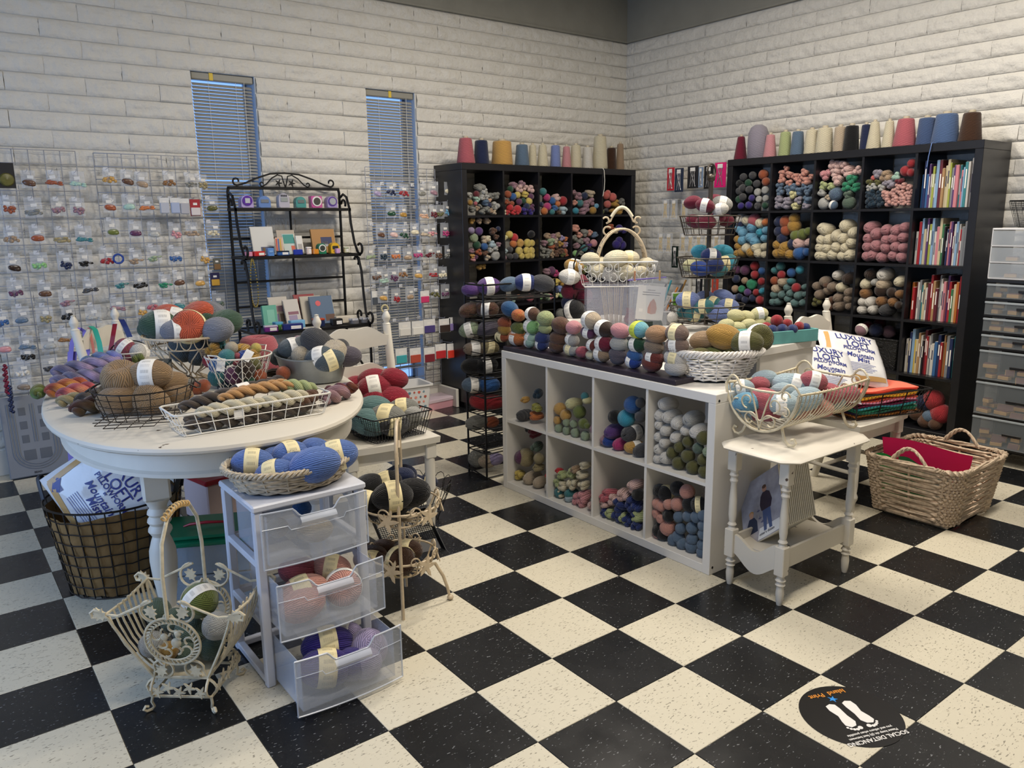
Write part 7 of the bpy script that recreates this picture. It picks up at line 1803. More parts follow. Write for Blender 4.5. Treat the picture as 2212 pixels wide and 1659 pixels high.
for r, names in enumerate(ROWB):
    x0, z0, w_, h_ = cellB(4, r)
    tot = sum([1.0]*len(names)); x = x0+0.006
    th = [_bk.uniform(0.6, 1.4) for _ in names]; sc2 = (w_-0.012)/sum(th)
    for i, nm in enumerate(names):
        t_ = th[i]*sc2; hh = _bk.choice((0.20, 0.215, 0.23, 0.245, 0.26, 0.28)); dd = hh*0.74; yo = 0.05+_bk.uniform(0, 0.025)
        P_ = MB_ @ Vector((x+t_/2, yo, z0+0.001))
        o = link('book', ub_, None, P_, (0, 0, -PI/2), (t_*0.94, dd, hh), tuple(0.75*c_ for c_ in lin(BOOKC[nm])))
        tag(o, '%s spined book standing in book shelf, %s' % (nm, ROWN[r]), 'book', 'books in the book shelf, '+ROWN[r])
        link('pages', up_, o, (0, 0.03, 0.012), None, (0.8, 0.98, 0.993))
        c2 = lin('#E8E4DC') if nm not in ('white', 'cream', 'yellow', 'pink', 'light blue') else lin('#3A3A52')
        if _bk.random() < 0.75: link('spine_print', us_, o, (0, -0.002, _bk.choice((0.3, 0.42, 0.5))), None, (0.42, 1, _bk.uniform(0.25, 0.42)), c2)
        x += t_
# dark plastic basket of yarn in the fourth row
x0, z0, w_, h_ = cellB(3, 3)
pbk = thing('plastic_basket', MB_ @ Vector((x0+w_/2, 0.19, z0+0.001)), -PI/2, 'black woven-look plastic basket of dusky yarn in the book shelf', 'basket')
loft(MB(), [rr(0.135, 0.15, 0), rr(0.15, 0.165, 0.19), rr(0.156, 0.17, 0.195), rr(0.156, 0.17, 0.205), rr(0.145, 0.16, 0.2), rr(0.13, 0.145, 0.01)]).obj('basket_body', mat('black_plastic', '#141416', 0.4, bump=0.8, bscale=90), pbk)
MB().bbox((-0.05, -0.168, 0.145), (0.05, -0.1575, 0.165), 0.004).obj('handle_slot', mat('slot_black', '#050505', 0.8), pbk)
pile(tuple(MB_ @ Vector((x0+w_/2, 0.15, z0+0.2))), "1861 712 13 ma bw -2;1892 714 15 nv b 0;1920 717 14 ma b 0;1900 700 13 bu b 8;1875 705 12 wi b 6", 'in the black basket of the book shelf')

# ------------------------------------------------------------------ dark board with the wall of balls on the white shelf
KT = 0.758
tag(MB().bbox((0.292, -1.235, KT), (0.43, -0.035, KT+0.022), 0.003).obj('dark_board', mat('espresso_board', '#2B2430', 0.4, var=0.2, scale=20)), 'long dark wooden board under the rows of yarn balls', 'board')
def wall_of(ox, oy, s, text):
    for it in text.replace('\n', ';').split(';'):
        q = it.split()
        if len(q) < 5: continue
        u, v, rp = ox+float(q[0])*10*s, oy+float(q[1])*10*s, float(q[2])*10*s
        fl = q[4]
        xo = 0.36 if 'B' not in fl else 0.50
        p = onX(u, v, xo); r = rp*float((p-CAM)@_F)/FPX/1.03
        rot = (_yr.uniform(-0.5, 0.5), _yr.uniform(-0.15, 0.15), -PI/2+_yr.uniform(-0.35, 0.2))
        yarn('o', (p[0], p[1], max(p[2], KT+0.024+r*0.9)), r, q[3], 'in the ball wall on the white shelf', None, rot, lab='w' if 'w' in fl else ('c' if 'c' in fl else ('k' if 'k' in fl else None)), var=int('v' in fl), lab_rot=_yr.uniform(-0.4, 0.4))
wall_of(1060, 640, 0.1085, """38 25 17 db2 o;55 38 14 or ov;83 35 15 br ovw;109 44 17 lm ov;27 53 13 ru o;55 64 14 og ov;81 60 16 ln ow;108 64 12 lm o;27 66 13 mu o;24 80 12 ru oc;53 92 17 or ow;20 95 12 ol oc;79 82 12 mt ow;103 83 15 nb o;140 58 19 br ov;135 84 17 br o;132 108 16 br ov;78 100 12 mt ow;102 105 14 nb ow
165 62 15 pk o;162 87 14 lg ow;160 112 14 lg oc;200 48 20 be ow;195 72 14 pl ow;203 97 13 rw ow;183 118 13 hp o;199 120 10 cr o""")
wall_of(1280, 660, 0.1085, """22 46 19 db ow;23 76 19 wi ow;18 103 17 tn ow;55 50 17 pk o;53 76 16 lg o;51 97 16 dq o;50 116 15 dq o;92 48 19 lt ok;88 78 17 dn ow;84 100 15 bl o;81 121 16 rb ow;128 57 20 sn o;122 82 18 tp o;122 104 18 rw ow;118 127 19 rw o;168 55 20 dk oc;168 80 20 dk ow;166 105 20 pb oc;166 128 20 pb o;195 112 12 lv oB""")

# ------------------------------------------------------------------ white table behind the shelf
DT = 0.885
dtb = thing('display_table', (0.895, -0.68, 0), 0, 'white display table standing behind the low white shelf', 'table')
MB().bbox((-0.205, -0.68, DT-0.035), (0.205, 0.66, DT), 0.003).obj('table_top', LAMWHITE, dtb)
for sy in (-0.67, 0.63): MB().bbox((-0.2, sy, 0), (0.2, sy+0.018, DT-0.036), 0.002).obj('end_panel', LAMWHITE, dtb)
MB().bbox((0.18, -0.65, 0.1), (0.195, 0.63, DT-0.036), 0.002).obj('back_panel', LAMWHITE, dtb)
# three-tier wire stand
ts = thing('tiered_wire_stand', (0.99, -0.81, DT+0.001), 0.3, 'tall three-tier bronze wire stand with red, blue and lilac yarn', 'stand')
MB().tube([(0, 0, 0.02), (0, 0, 0.72)], 0.011, 10).ell((0, 0, 0.735), 0.02, 12, 8).obj('centre_pole', GREYWIRE, ts)
m = MB(); m.tube([(0.05*math.cos(a)*(1.0), 0, 0.765+0.035*math.sin(a)) for a in [2*PI*k/24 for k in range(24)]], 0.005, 6, closed=True); m.obj('ring_handle', GREYWIRE, ts)
for (z, rb_, rt_, hh) in ((0.04, 0.15, 0.185, 0.085), (0.26, 0.125, 0.15, 0.095), (0.465, 0.12, 0.145, 0.09)):
    m = MB()
    for s in (0, 0.33, 0.66, 1.0): m.tube([((rb_+(rt_-rb_)*s)*math.cos(a), (rb_+(rt_-rb_)*s)*math.sin(a), z+hh*s) for a in [2*PI*k/32 for k in range(32)]], 0.0035 if s == 1 else 0.0022, 5, closed=True)
    for k in range(18):
        a = 2*PI*k/18; m.tube([(0.012*math.cos(a), 0.012*math.sin(a), z), (rb_*math.cos(a), rb_*math.sin(a), z), (rt_*math.cos(a), rt_*math.sin(a), z+hh)], 0.0022, 4)
    m.obj('wire_tier', GREYWIRE, ts)
m = MB()
for k in range(3):
    a = 2*PI*k/3+0.4; m.tube([(0.13*math.cos(a), 0.13*math.sin(a), 0.04), (0.14*math.cos(a), 0.14*math.sin(a), 0.004)], 0.005, 6)
m.obj('stub_foot', GREYWIRE, ts)
tz0 = DT
pile((0.99, -0.81, tz0+0.53), "1496 437 15 wi o 0;1523 444 16 wi ow -8;1500 478 15 wi o 0;1525 480 17 wi o -6;1560 440 17 lg ow -2;1545 433 14 wi o 6;1556 452 14 wh ow -8;1567 476 14 wi o 0;1548 472 14 wi ow -4", 'in the top tier of the wire stand', zmin=tz0+0.47)
pile((0.99, -0.81, tz0+0.32), "1497 573 17 ly o -2;1515 545 17 tq o 4;1536 552 17 nb ow -6;1560 545 18 tq o 6;1513 580 17 rb o -6;1540 575 18 nb o -6;1565 570 18 tq oc -2;1572 562 15 te o 4;1552 585 15 te o -4", 'in the middle tier of the wire stand', zmin=tz0+0.265)
pile((0.99, -0.81, tz0+0.1), "1486 648 20 pe oc -6;1524 645 18 pe o 4;1562 642 18 pe o 4;1520 662 17 te oc -9;1540 655 16 te oc -2;1573 662 18 pe oc -6;1500 680 17 te oc -4;1553 682 20 pe o -8;1535 672 15 lg o -6;1480 675 14 te o 0", 'in the bottom tier of the wire stand', zmin=tz0+0.045)
# teal wooden trays of yarn
TEALW = mat('teal_washed_wood', '#5E9E9E', 0.6, var=0.2, scale=14)
def crate(loc, rz, w_, d_, h_, label):
    t = thing('wooden_tray', loc, rz, label, 'tray')
    for (a, b, nm) in (((-w_/2, -d_/2, 0), (w_/2, -d_/2+0.008, h_), 'side_board'), ((-w_/2, d_/2-0.008, 0), (w_/2, d_/2, h_), 'side_board'), ((-w_/2, -d_/2+0.008, 0), (-w_/2+0.008, d_/2-0.008, h_), 'end_board'), ((w_/2-0.008, -d_/2+0.008, 0), (w_/2, d_/2-0.008, h_), 'end_board'), ((-w_/2+0.008, -d_/2+0.008, 0), (w_/2-0.008, d_/2-0.008, 0.006), 'base_board')):
        MB().bbox(a, b, 0.0015).obj(nm, TEALW, t)
crate((0.90, -1.29, DT+0.001), -0.25, 0.36, 0.12, 0.055, 'teal wooden tray of red and navy balls beside the chair')
crate((0.90, -1.12, DT+0.001), -0.35, 0.32, 0.13, 0.05, 'teal wooden tray of cream yarn on the display table')
pile((0.90, -1.12, DT+0.05), "1590 682 15 ly o 0;1613 684 14 ly o 2;1640 678 15 ly ow 2;1568 702 14 ly o -4;1592 708 14 ly o -4;1615 702 14 ly o -2;1636 700 14 ly o 2;1655 695 12 ly o 4;1580 695 12 ly b 2", 'in the teal tray of cream yarn', zmin=DT+0.008)
pile((0.90, -1.29, DT+0.045), "1678 693 13 rd b 4;1655 708 12 rd b 0;1668 714 12 nb b -4;1690 712 12 nb b -2;1712 712 11 nb b -2;1726 706 11 rd b 2;1700 700 11 rd b 6;1740 708 10 nb b 2", 'in the teal tray of red and navy balls', zmin=DT+0.008)
pile((0.80, -0.72, DT+0.03), "1453 686 12 wh b 0;1455 708 10 cr b -2", 'on the display table beside the stand', zmin=DT)
# white scroll basket on an acrylic box, with a lattice carrier
ACR = mat('clear_acrylic', '#D4D4DE', 0.1, alpha=0.25)
AZ = 1.085; RZ_ = -0.657
ab = thing('acrylic_display', (0.80, -0.36, DT+0.001), RZ_, 'clear acrylic display box holding knitting needles', 'display box')
m = MB()
for (a, b) in (((-0.16, -0.08, 0), (0.16, -0.077, 0.215)), ((-0.16, 0.077, 0), (0.16, 0.08, 0.215)), ((-0.16, -0.08, 0), (-0.157, 0.08, 0.215)), ((0.157, -0.08, 0), (0.16, 0.08, 0.215)), ((-0.16, -0.08, 0.212), (0.16, 0.08, 0.215))): m.box(a, b)
m.obj('acrylic_walls', ACR, ab, smooth=False)
MA_ = Matrix.Translation((0.80, -0.36, 0)) @ Matrix.Rotation(RZ_, 4, 'Z')
WOODN = mat('pale_needle_wood', '#C8B48A', 0.5)
for k in range(11):
    p_ = MA_ @ Vector((-0.055+k*0.008, -0.04+0.012*(k % 3), 0)); q_ = MA_ @ Vector((-0.085+k*0.012, -0.045+0.015*(k % 3), 0))
    tag(MB().tube([(p_.x, p_.y, DT+0.004), (q_.x, q_.y, DT+0.205)], 0.0028, 6).obj('knitting_needle', WOODN), 'pale wooden knitting needle standing in the acrylic box', 'knitting needle', 'needles in the acrylic box')
rv = thing('red_vase', MA_ @ Vector((0.075, -0.03, DT+0.002)), 0, 'small red glass vase with wooden crochet hooks', 'vase')
MB().lathe([(0.02, 0), (0.034, 0.012), (0.036, 0.03), (0.026, 0.05), (0.022, 0.07), (0.026, 0.085), (0.023, 0.083), (0.019, 0.068), (0.03, 0.03), (0.016, 0.006), (0, 0.006)], 20).obj('vase_body', mat('red_glass', '#8E0E18', 0.08, coat=0.5), rv)
for k in range(7):
    a = k*0.9; MB().tube([(0.008*math.cos(a), 0.008*math.sin(a), 0.02), (0.022*math.cos(a), 0.022*math.sin(a), 0.16+0.01*(k % 3))], 0.0022, 5).obj('crochet_hook', WOODN if k % 2 else mat('dark_hook_wood', '#7A5634', 0.5), rv)
bpk = thing('hanging_pack', MA_ @ Vector((0.135, -0.06, DT+0.10)), RZ_+0.1, 'light blue needle pack with lettering beside the vase', 'pack')
MB().bbox((-0.024, -0.002, -0.098), (0.024, 0.002, 0.1), 0.001).obj('card', mat('pack_sky_blue', '#6AA6D8', 0.35), bpk)
text_mesh('NEEDLES', 0.034, mat('pack_navy_text', '#16346A', 0.5), bpk, Matrix.Translation((0, -0.0026, 0)) @ Matrix.Rotation(PI/2, 4, 'X') @ Matrix.Rotation(-PI/2, 4, 'Z'), 'lettering', 0.0002)
sbz = thing('scroll_basket', (0.80, -0.36, AZ), RZ_, 'white scrollwork wire basket of natural cream yarn', 'basket')
m = MB(); w_, d_ = 0.2, 0.105
rim = [(-w_, -d_, 0.13), (w_, -d_, 0.13), (w_, d_, 0.13), (-w_, d_, 0.13)]
m.tube(rim, 0.004, 6, closed=True); m.tube([(x*0.86, y*0.8, 0.004) for x, y, z in rim], 0.003, 6, closed=True)
for k in range(9):
    s = k/8*2-1; m.tube([(s*w_, -d_, 0.13), (s*w_*0.86, -d_*0.8, 0.004), (s*w_*0.86, d_*0.8, 0.004), (s*w_, d_, 0.13)], 0.0016, 4)
m.obj('wire_frame', WHITEWIRE, sbz)
m = MB()
for sy in (-1, 1):
    for row, n in ((0, 7), (1, 6)):
        for k in range(n):
            cx = (k-(n-1)/2)*0.054; cz = 0.098-row*0.05
            m.tube([(cx+(0.026-0.0028*j*0.45)*math.cos(PI*0.5+j*0.42*(1 if k % 2 else -1)), sy*(d_*(0.8+0.2*cz/0.13)+0.002), cz+(0.026-0.0028*j*0.45)*math.sin(PI*0.5+j*0.42)) for j in range(14)], 0.0024, 5)
for sx in (-1, 1):
    for k in range(3):
        m.tube([(sx*(w_*0.95), (k-1)*0.06+0.024*math.cos(j*0.45), 0.09+0.024*math.sin(j*0.45)) for j in range(13)], 0.0024, 5)
m.obj('scrollwork', WHITEWIRE, sbz)
pile((0.80, -0.36, AZ+0.1), "1275 560 16 cr o 0;1330 560 21 cr o -4;1358 558 18 cr oc 2;1290 585 16 cr o 0;1350 588 18 cr o -2;1320 592 18 wh o 0;1380 590 16 cr o 0;1395 568 13 cr o 4;1300 570 16 cr o 4", 'in the white scroll basket', zmin=AZ+0.008)
lc = thing('lattice_carrier', (0.885, -0.31, AZ+0.10), RZ_, 'cream arched lattice carrier with a curved handle', 'basket')
RL = 0.13
m = MB()
for y in (-0.055, 0.055): m.tube([(RL*math.cos(a), y, RL*1.5*math.sin(a)) for a in [PI*k/28 for k in range(29)]], 0.0055, 6)
m.obj('arch_frame', BEIGEIRON, lc)
for y in (-0.03, 0.0, 0.03): MB().tube([((RL-0.001)*math.cos(a), y+0.004*math.sin(k*PI), (RL-0.001)*1.5*math.sin(a)) for k, a in [(k, PI*k/24) for k in range(25)]], 0.006, 4, flat=(0.35, 1)).obj('lattice_strip', BEIGEIRON, lc)
cm_ = MB().tube([(0, -0.055, 0), (0, 0.055, 0)], 0.006, 4, flat=(0.4, 1)).mesh('cross_strip', BEIGEIRON, True)
for k in range(1, 17):
    a = PI*k/17; link('cross_strip', cm_, lc, (RL*math.cos(a), 0, RL*1.5*math.sin(a)), (0, -a, 0))
m = MB(); zt = RL*1.5
for s in (-1, 1):
    m.tube([(s*0.10, 0, zt*0.62)]+[(s*(0.075+0.022*math.cos(a)), 0, zt*0.95+0.022*math.sin(a)) for a in [-1.2+k*0.4 for k in range(10)]], 0.005, 6)
    m.tube([(s*(0.085-0.016*math.cos(a)), 0, zt+0.045+0.016*math.sin(a)) for a in [2.6-k*0.45 for k in range(10)]]+[(s*0.06, 0, zt+0.04), (s*0.05, 0, zt+0.065)], 0.005, 6)
m.obj('scroll_bracket', BEIGEIRON, lc)
MB().tube([(x, 0, zt+0.062+0.05*(1-(x/0.055)**2)) for x in [-0.055+0.11*k/12 for k in range(13)]], 0.009, 8).obj('handle', mat('cream_wood_grip', '#D6CDB2', 0.45), lc)
# zip bag with a pattern sheet
ZB = thing('zip_bag', (0.62, -0.55, DT-0.005+0.14), RZ_+0.12, 'clear zip bag with a slipper pattern and dark sole, clipped to the basket', 'zip bag')
ZB.location = Vector(atd(1400, 655, (0.70, -0.47, 0.97)))
m = MB(); m.grid(lambda u, v: ((u-.5)*0.2, 0.004*math.sin(5*u)-0.003, (v-.5)*0.26), 8, 8); m.grid(lambda u, v: ((u-.5)*0.2, 0.004*math.sin(5*u)+0.006, (v-.5)*0.26), 8, 8, flip=True); m.obj('bag_film', BAGF, ZB)
MB().bbox((-0.1, -0.004, 0.122), (0.1, 0.004, 0.128), 0.001, Matrix.Rotation(-0.06, 4, 'Y')).obj('zip_seal', mat('purple_zip', '#6A5AA8', 0.4), ZB)
MR = Matrix.Rotation(0.10, 4, 'Y')
MB().box((-0.06, 0.0, -0.085), (0.085, 0.0015, 0.09), MR).obj('pattern_sheet', mat('white_sheet', '#DDDBD8', 0.6), ZB, smooth=False)
MB().prism([(0.0, -0.05), (0.022, -0.045), (0.026, -0.02), (0.018, 0.01), (0.004, 0.03), (-0.012, 0.012), (-0.022, -0.02), (-0.02, -0.045)], -0.0005, 0.0005, MR @ Matrix.Translation((0.022, -0.0012, -0.005)) @ Matrix.Rotation(PI/2, 4, 'X')).obj('slipper_picture', mat('slipper_print', '#C09A92', 0.6), ZB)
m = MB()
for k, (a, b) in enumerate(((-0.01, 0.03), (-0.035, 0.06), (-0.035, 0.055))): m.box((a, -0.0012, 0.066-k*0.012), (b, -0.0002, 0.0685-k*0.012), MR)
m.obj('print_line', mat('grey_print', '#8A8A8E', 0.6), ZB, smooth=False)
MB().box((-0.045, -0.0014, -0.045), (-0.025, -0.0003, -0.03), MR).obj('price_tag', TAGW, ZB, smooth=False)
MB().prism([(-0.085, -0.01), (-0.07, -0.03), (0.06, -0.03), (0.08, -0.01), (0.07, 0.015), (0.0, 0.01), (-0.06, 0.02)], -0.002, 0.002, Matrix.Translation((0.0, -0.001, -0.105)) @ Matrix.Rotation(PI/2, 4, 'X')).obj('dark_sole', mat('dark_green_sole', '#22332E', 0.6), ZB)
for (x, c_) in ((-0.075, '#B07A5A'), (0.055, '#C09A6A')): MB().bbox((x-0.004, -0.012, 0.115), (x+0.004, -0.005, 0.165), 0.001).obj('clothes_peg', mat('peg_'+c_, c_, 0.6), ZB)
# knitting book and tool pot behind it
kb = thing('knitting_book', atd(1462, 655, (0.95, -0.62, 0.95)), RZ_+0.35, 'green and white booklet titled Knitting', 'book')
MB().bbox((-0.03, -0.003, -0.06), (0.05, 0.004, 0.055), 0.001).obj('cover', mat('white_booklet', '#D8DAD2', 0.5), kb); MB().bbox((-0.025, -0.0045, -0.01), (0.04, -0.0032, 0.05), 0.0005).obj('cover_print', mat('green_booklet', '#78B03A', 0.5), kb)
text_mesh('Knitting', 0.022, mat('booklet_navy', '#1E3A7A', 0.5), kb, Matrix.Translation((0.008, -0.0048, 0.028)) @ Matrix.Rotation(PI/2, 4, 'X'), 'lettering', 0.0002)
tp_ = thing('tool_rack', (0.97, -0.54, DT+0.001), RZ_, 'slanted rack of hooks, brushes and knitting tools', 'tool rack')
MB().bbox((-0.08, -0.05, 0), (0.08, 0.05, 0.07), 0.003).obj('rack_box', mat('grey_rack_plastic', '#8A8A8E', 0.4), tp_)
for k in range(9):
    c_ = ['#B8863A', '#7A7A7E', '#2A2A2C', '#3A8A9A', '#9A9AA0', '#C07A3A', '#4A4A50', '#8A6A3A', '#6A7A7A'][k]
    MB().tube([(-0.065+k*0.016, -0.01+0.015*(k % 3), 0.06), (-0.02+k*0.020, 0.0+0.015*(k % 3), 0.17+0.02*(k % 4))], 0.005, 6).obj('tool', mat('tool_'+c_, c_, 0.4), tp_)
# arched black stand with white and mustard balls
as_ = thing('arched_wire_stand', (0.90, -0.02, DT+0.001), RZ_, 'black arched wire stand of white and mustard balls', 'stand')
m = MB()
for y in (-0.03, 0.03): m.tube([(-0.075, y, 0), (-0.075, y, 0.3), (-0.05, y, 0.37), (0, y, 0.40), (0.05, y, 0.37), (0.075, y, 0.3), (0.075, y, 0)], 0.004, 6)
m.obj('arch_frame', BLACKMETAL, as_)
m = MB()
for z in (0.16, 0.21, 0.05, 0.1): m.tube([(0.078*math.cos(a), 0.06*math.sin(a), z) for a in [2*PI*k/24 for k in range(24)]], 0.0025, 5, closed=True)
m.obj('wire_tray', BLACKMETAL, as_)
pile((0.90, -0.02, DT+0.2), "1230 598 18 wh ow -4;1240 575 17 mu ow 2;1255 580 14 og b 6;1252 612 20 wi b 2;1230 630 18 wi b 2;1240 672 24 bk bw 0;1228 655 16 nv b 4;1262 640 18 wi b 4", 'in the arched black stand')  # the banded black ball stands in for a dark bag with a white tag
# white wicker basket at the end of the white shelf
WHITEWICKER = mat('white_wicker', '#DAD6D0', 0.6, var=0.1, scale=40)
ww = thing('wicker_basket', (0.525, -1.255, KT+0.001), -0.55, 'white wicker basket of gold and olive yarn on the white shelf', 'basket')
woven(ww, lambda s: (0.66+0.34*s, 0.006+0.108*s), 0.185, 0.125, 9, 14, 0.0046, WHITEWICKER)
braid_rim(ww, 0.192, 0.132, 0.125, 0.0062, WHITEWICKER, 4, 16, off=0.010)
m = MB(); m.lathe([(0.001, 0.004), (0.65, 0.004)], 32, sx=0.185, sy=0.125); m.obj('basket_floor', WHITEWICKER, ww)
pile((0.525, -1.255, KT+0.12), "1518 735 22 tn o 4;1563 728 30 mu o 0;1613 740 27 ol ow -6;1640 730 30 ol dw 0;1540 770 22 og o 2;1590 765 24 ol o 0;1575 760 20 mu o 4;1510 770 20 ol o 0", 'in the white wicker basket', zmin=KT+0.01)
# ------------------------------------------------------------------ sleigh-shaped wire cradle on the end table
EZ1 = 0.586
cr_ = thing('wire_cradle', (0.60, -1.60, EZ1), 0.0, 'cream wire sleigh basket of pink and pale blue yarn', 'basket')
CL, CW = 0.24, 0.145
def U(x, s): # s in -1..1 across the width
    a = s*PI/2*1.08
    return (x, CW*math.sin(a)/math.sin(PI/2*1.08)*(1+0.12*abs(s)**3), 0.045+0.165*(1-math.cos(a))/(1-math.cos(PI/2*1.08)))
sl = MB().tube([U(0, k/10-1) for k in range(21)], 0.0022, 5).mesh('side_hoop', CREAMIRON, True)
for k in range(17): link('side_hoop', sl, cr_, (-CL+0.02+k*(2*CL-0.04)/16, 0, 0))
for sy in (-1, 1): MB().tube([(-CL, sy*CW*1.12, 0.21), (-CL*0.5, sy*CW*1.11, 0.203), (0, sy*CW*1.1, 0.2), (CL*0.5, sy*CW*1.11, 0.203), (CL, sy*CW*1.12, 0.21)], 0.005, 6).obj('side_rail', CREAMIRON, cr_)
for sx in (-1, 1):
    X_ = sx*CL; m = MB()
    m.tube([U(X_, k/12-1) for k in range(25)], 0.0055, 6)
    top = [(X_+sx*0.012*math.cos(t*2), CW*1.12*t*-1, 0.21+0.035*(abs(t) > 0.55)*(1-((abs(t)-0.78)/0.23)**2)-0.006*(1-abs(t))) for t in [k/14-1 for k in range(29)]]
    m.tube(top, 0.005, 6)
    m.obj('end_frame', CREAMIRON, cr_)
    m = MB()
    for s in (-1, 1):
        for (cy, cz, r0, a0, da) in ((0.045, 0.085, 0.032, PI, -5.6), (0.06, 0.155, 0.030, -PI/2, 5.4), (0.11, 0.135, 0.022, PI*0.6, -5.0), (0.105, 0.195, 0.022, 0, 5.0)):
            m.tube([(X_, s*(cy+(r0*(1-0.6*j/16))*math.cos(a0+da*j/16)), cz+(r0*(1-0.6*j/16))*math.sin(a0+da*j/16)) for j in range(17)], 0.0035, 5)
        m.tube([(X_, 0, 0.05), (X_, s*0.012, 0.10), (X_, s*0.03, 0.16), (X_, s*0.05, 0.205)], 0.0035, 5); m.tube([(X_, 0, 0.085), (X_, s*0.05, 0.11), (X_, s*0.09, 0.105), (X_, s*0.125, 0.12)], 0.0035, 5)
    m.obj('end_scrollwork', CREAMIRON, cr_)
    for sy in (-1, 1):
        MB().tube([(X_*0.86, sy*0.075, 0.075), (X_*0.87, sy*0.085, 0.045), (X_*0.88, sy*0.095, 0.02), (X_*0.88, sy*0.112, 0.006), (X_*0.88, sy*0.132, 0.008), (X_*0.88, sy*0.142, 0.022), (X_*0.88, sy*0.134, 0.034), (X_*0.88, sy*0.122, 0.03)], 0.0055, 6).obj('scroll_foot', CREAMIRON, cr_)
pile((0.60, -1.60, EZ1+0.13), """1600 840 22 ps ow 2;1612 870 24 sb o -4;1650 820 22 ps o 10;1655 865 28 ro o -4;1640 830 18 ro o 6;1700 830 26 ps o 6;1758 822 22 ro ow 0;1720 830 24 ps ow 4;1690 872 26 ps ow -8;1740 862 28 ps o -4;1705 885 22 ps o -4;1790 850 24 ro o 4;1830 850 20 ro o 6;1660 905 26 hp o -2;1640 890 22 hp o -2;1720 900 24 sm o 0;1770 880 24 sm o 4;1800 868 20 ps o 6;1745 845 20 ps o 8;1620 895 20 ps o 0;1690 845 20 ps o 2""", 'in the wire sleigh basket', zmin=EZ1+0.055)
# magazines in the end table's rack
_mg = random.Random(8)
MW, MH = 0.235, 0.285
mag_b = MB().box((-0.0028, -MW/2, 0), (0.0028, MW/2, MH)).mesh('magazine', PAPER, False)
for k in range(17):
    x = 0.375+k*0.0125; tilt = 0.60
    o = link('magazine', mag_b, None, (x, -1.655, 0.185), (0, 0, 0))
    o.matrix_world = Matrix.Translation((x, -1.665, 0.222)) @ Matrix.Rotation(-0.72, 4, 'X') @ Matrix.Rotation(tilt, 4, 'Y') @ Matrix.Translation((0, 0.03, 0))
    if k == 0: tag(o, 'front magazine in the rack, cover with two children in jackets', 'magazine')
    elif k == 2: tag(o, 'magazine with a pink cover behind the front one in the rack', 'magazine')
    else: tag(o, 'white magazine standing in the end table rack', 'magazine', 'magazines in the end table rack')
    if k in (0, 2):
        c_ = '#A9A6AC' if k == 0 else '#C8929A'
        MB().grid(lambda u, v: (-0.0034, MW/2-MW*u, MH*v), 1, 1).obj('cover_photo', mat('mag_cover_'+c_, c_, 0.25, var=0.35, scale=14), o, smooth=False)
        def blob(pts, cc, nm='cover_print', zo=0.0038):
            MB().prism(pts, zo-0.0002, zo, Matrix(((0, 0, -1, 0), (-1, 0, 0, 0), (0, 1, 0, 0), (0, 0, 0, 1)))).obj(nm, mat('print_'+cc, cc, 0.3), o)
        circ = lambda cx, cy, r, n=14, sy=1.15: [(cx+r*math.cos(2*PI*j/n), cy+r*sy*math.sin(2*PI*j/n)) for j in range(n)]
        if k == 0:
            blob(circ(0.028, 0.213, 0.013), '#B98A72'); blob(circ(0.028, 0.223, 0.012, 14, 0.7), '#5A4030', zo=0.0042)
            blob([(0.0, 0.12), (0.055, 0.12), (0.066, 0.15), (0.055, 0.19), (0.04, 0.2), (0.016, 0.2), (0.002, 0.185), (-0.006, 0.15)], '#33283A'); blob([(0.004, 0.03), (0.02, 0.03), (0.028, 0.09), (0.036, 0.03), (0.052, 0.03), (0.052, 0.12), (0.006, 0.12)], '#4A5A80')
            blob(circ(-0.06, 0.125, 0.012), '#C79A7E'); blob(circ(-0.06, 0.133, 0.014, 14, 0.8), '#B98A4A', zo=0.0036)
            blob([(-0.085, 0.045), (-0.03, 0.045), (-0.03, 0.09), (-0.045, 0.112), (-0.075, 0.112), (-0.09, 0.085)], '#26324E')
            for (px, py) in ((-0.018, 0.13), (-0.012, 0.095), (0.0, 0.075)): blob([(px-0.012, py), (px-0.002, py+0.003), (px, py+0.012), (px+0.002, py+0.003), (px+0.012, py), (px, py-0.006)], '#5A5A7A')
            blob([(-0.035, 0.004), (0.095, 0.004), (0.095, 0.05), (-0.02, 0.05)], '#DDDCD8', zo=0.0037)
            text_mesh("otter's dozen", 0.016, PRINTDARK, o, Matrix.Translation((-0.0042, -0.02, 0.022)) @ Matrix.Rotation(-PI/2, 4, 'Z') @ Matrix.Rotation(PI/2, 4, 'X'), 'lettering', 0.0, offset=0.0003)
        else:
            blob([(-0.02, 0.05), (0.04, 0.03), (0.05, 0.12), (0.03, 0.19), (0.0, 0.2), (-0.03, 0.15)], '#8A2A30')

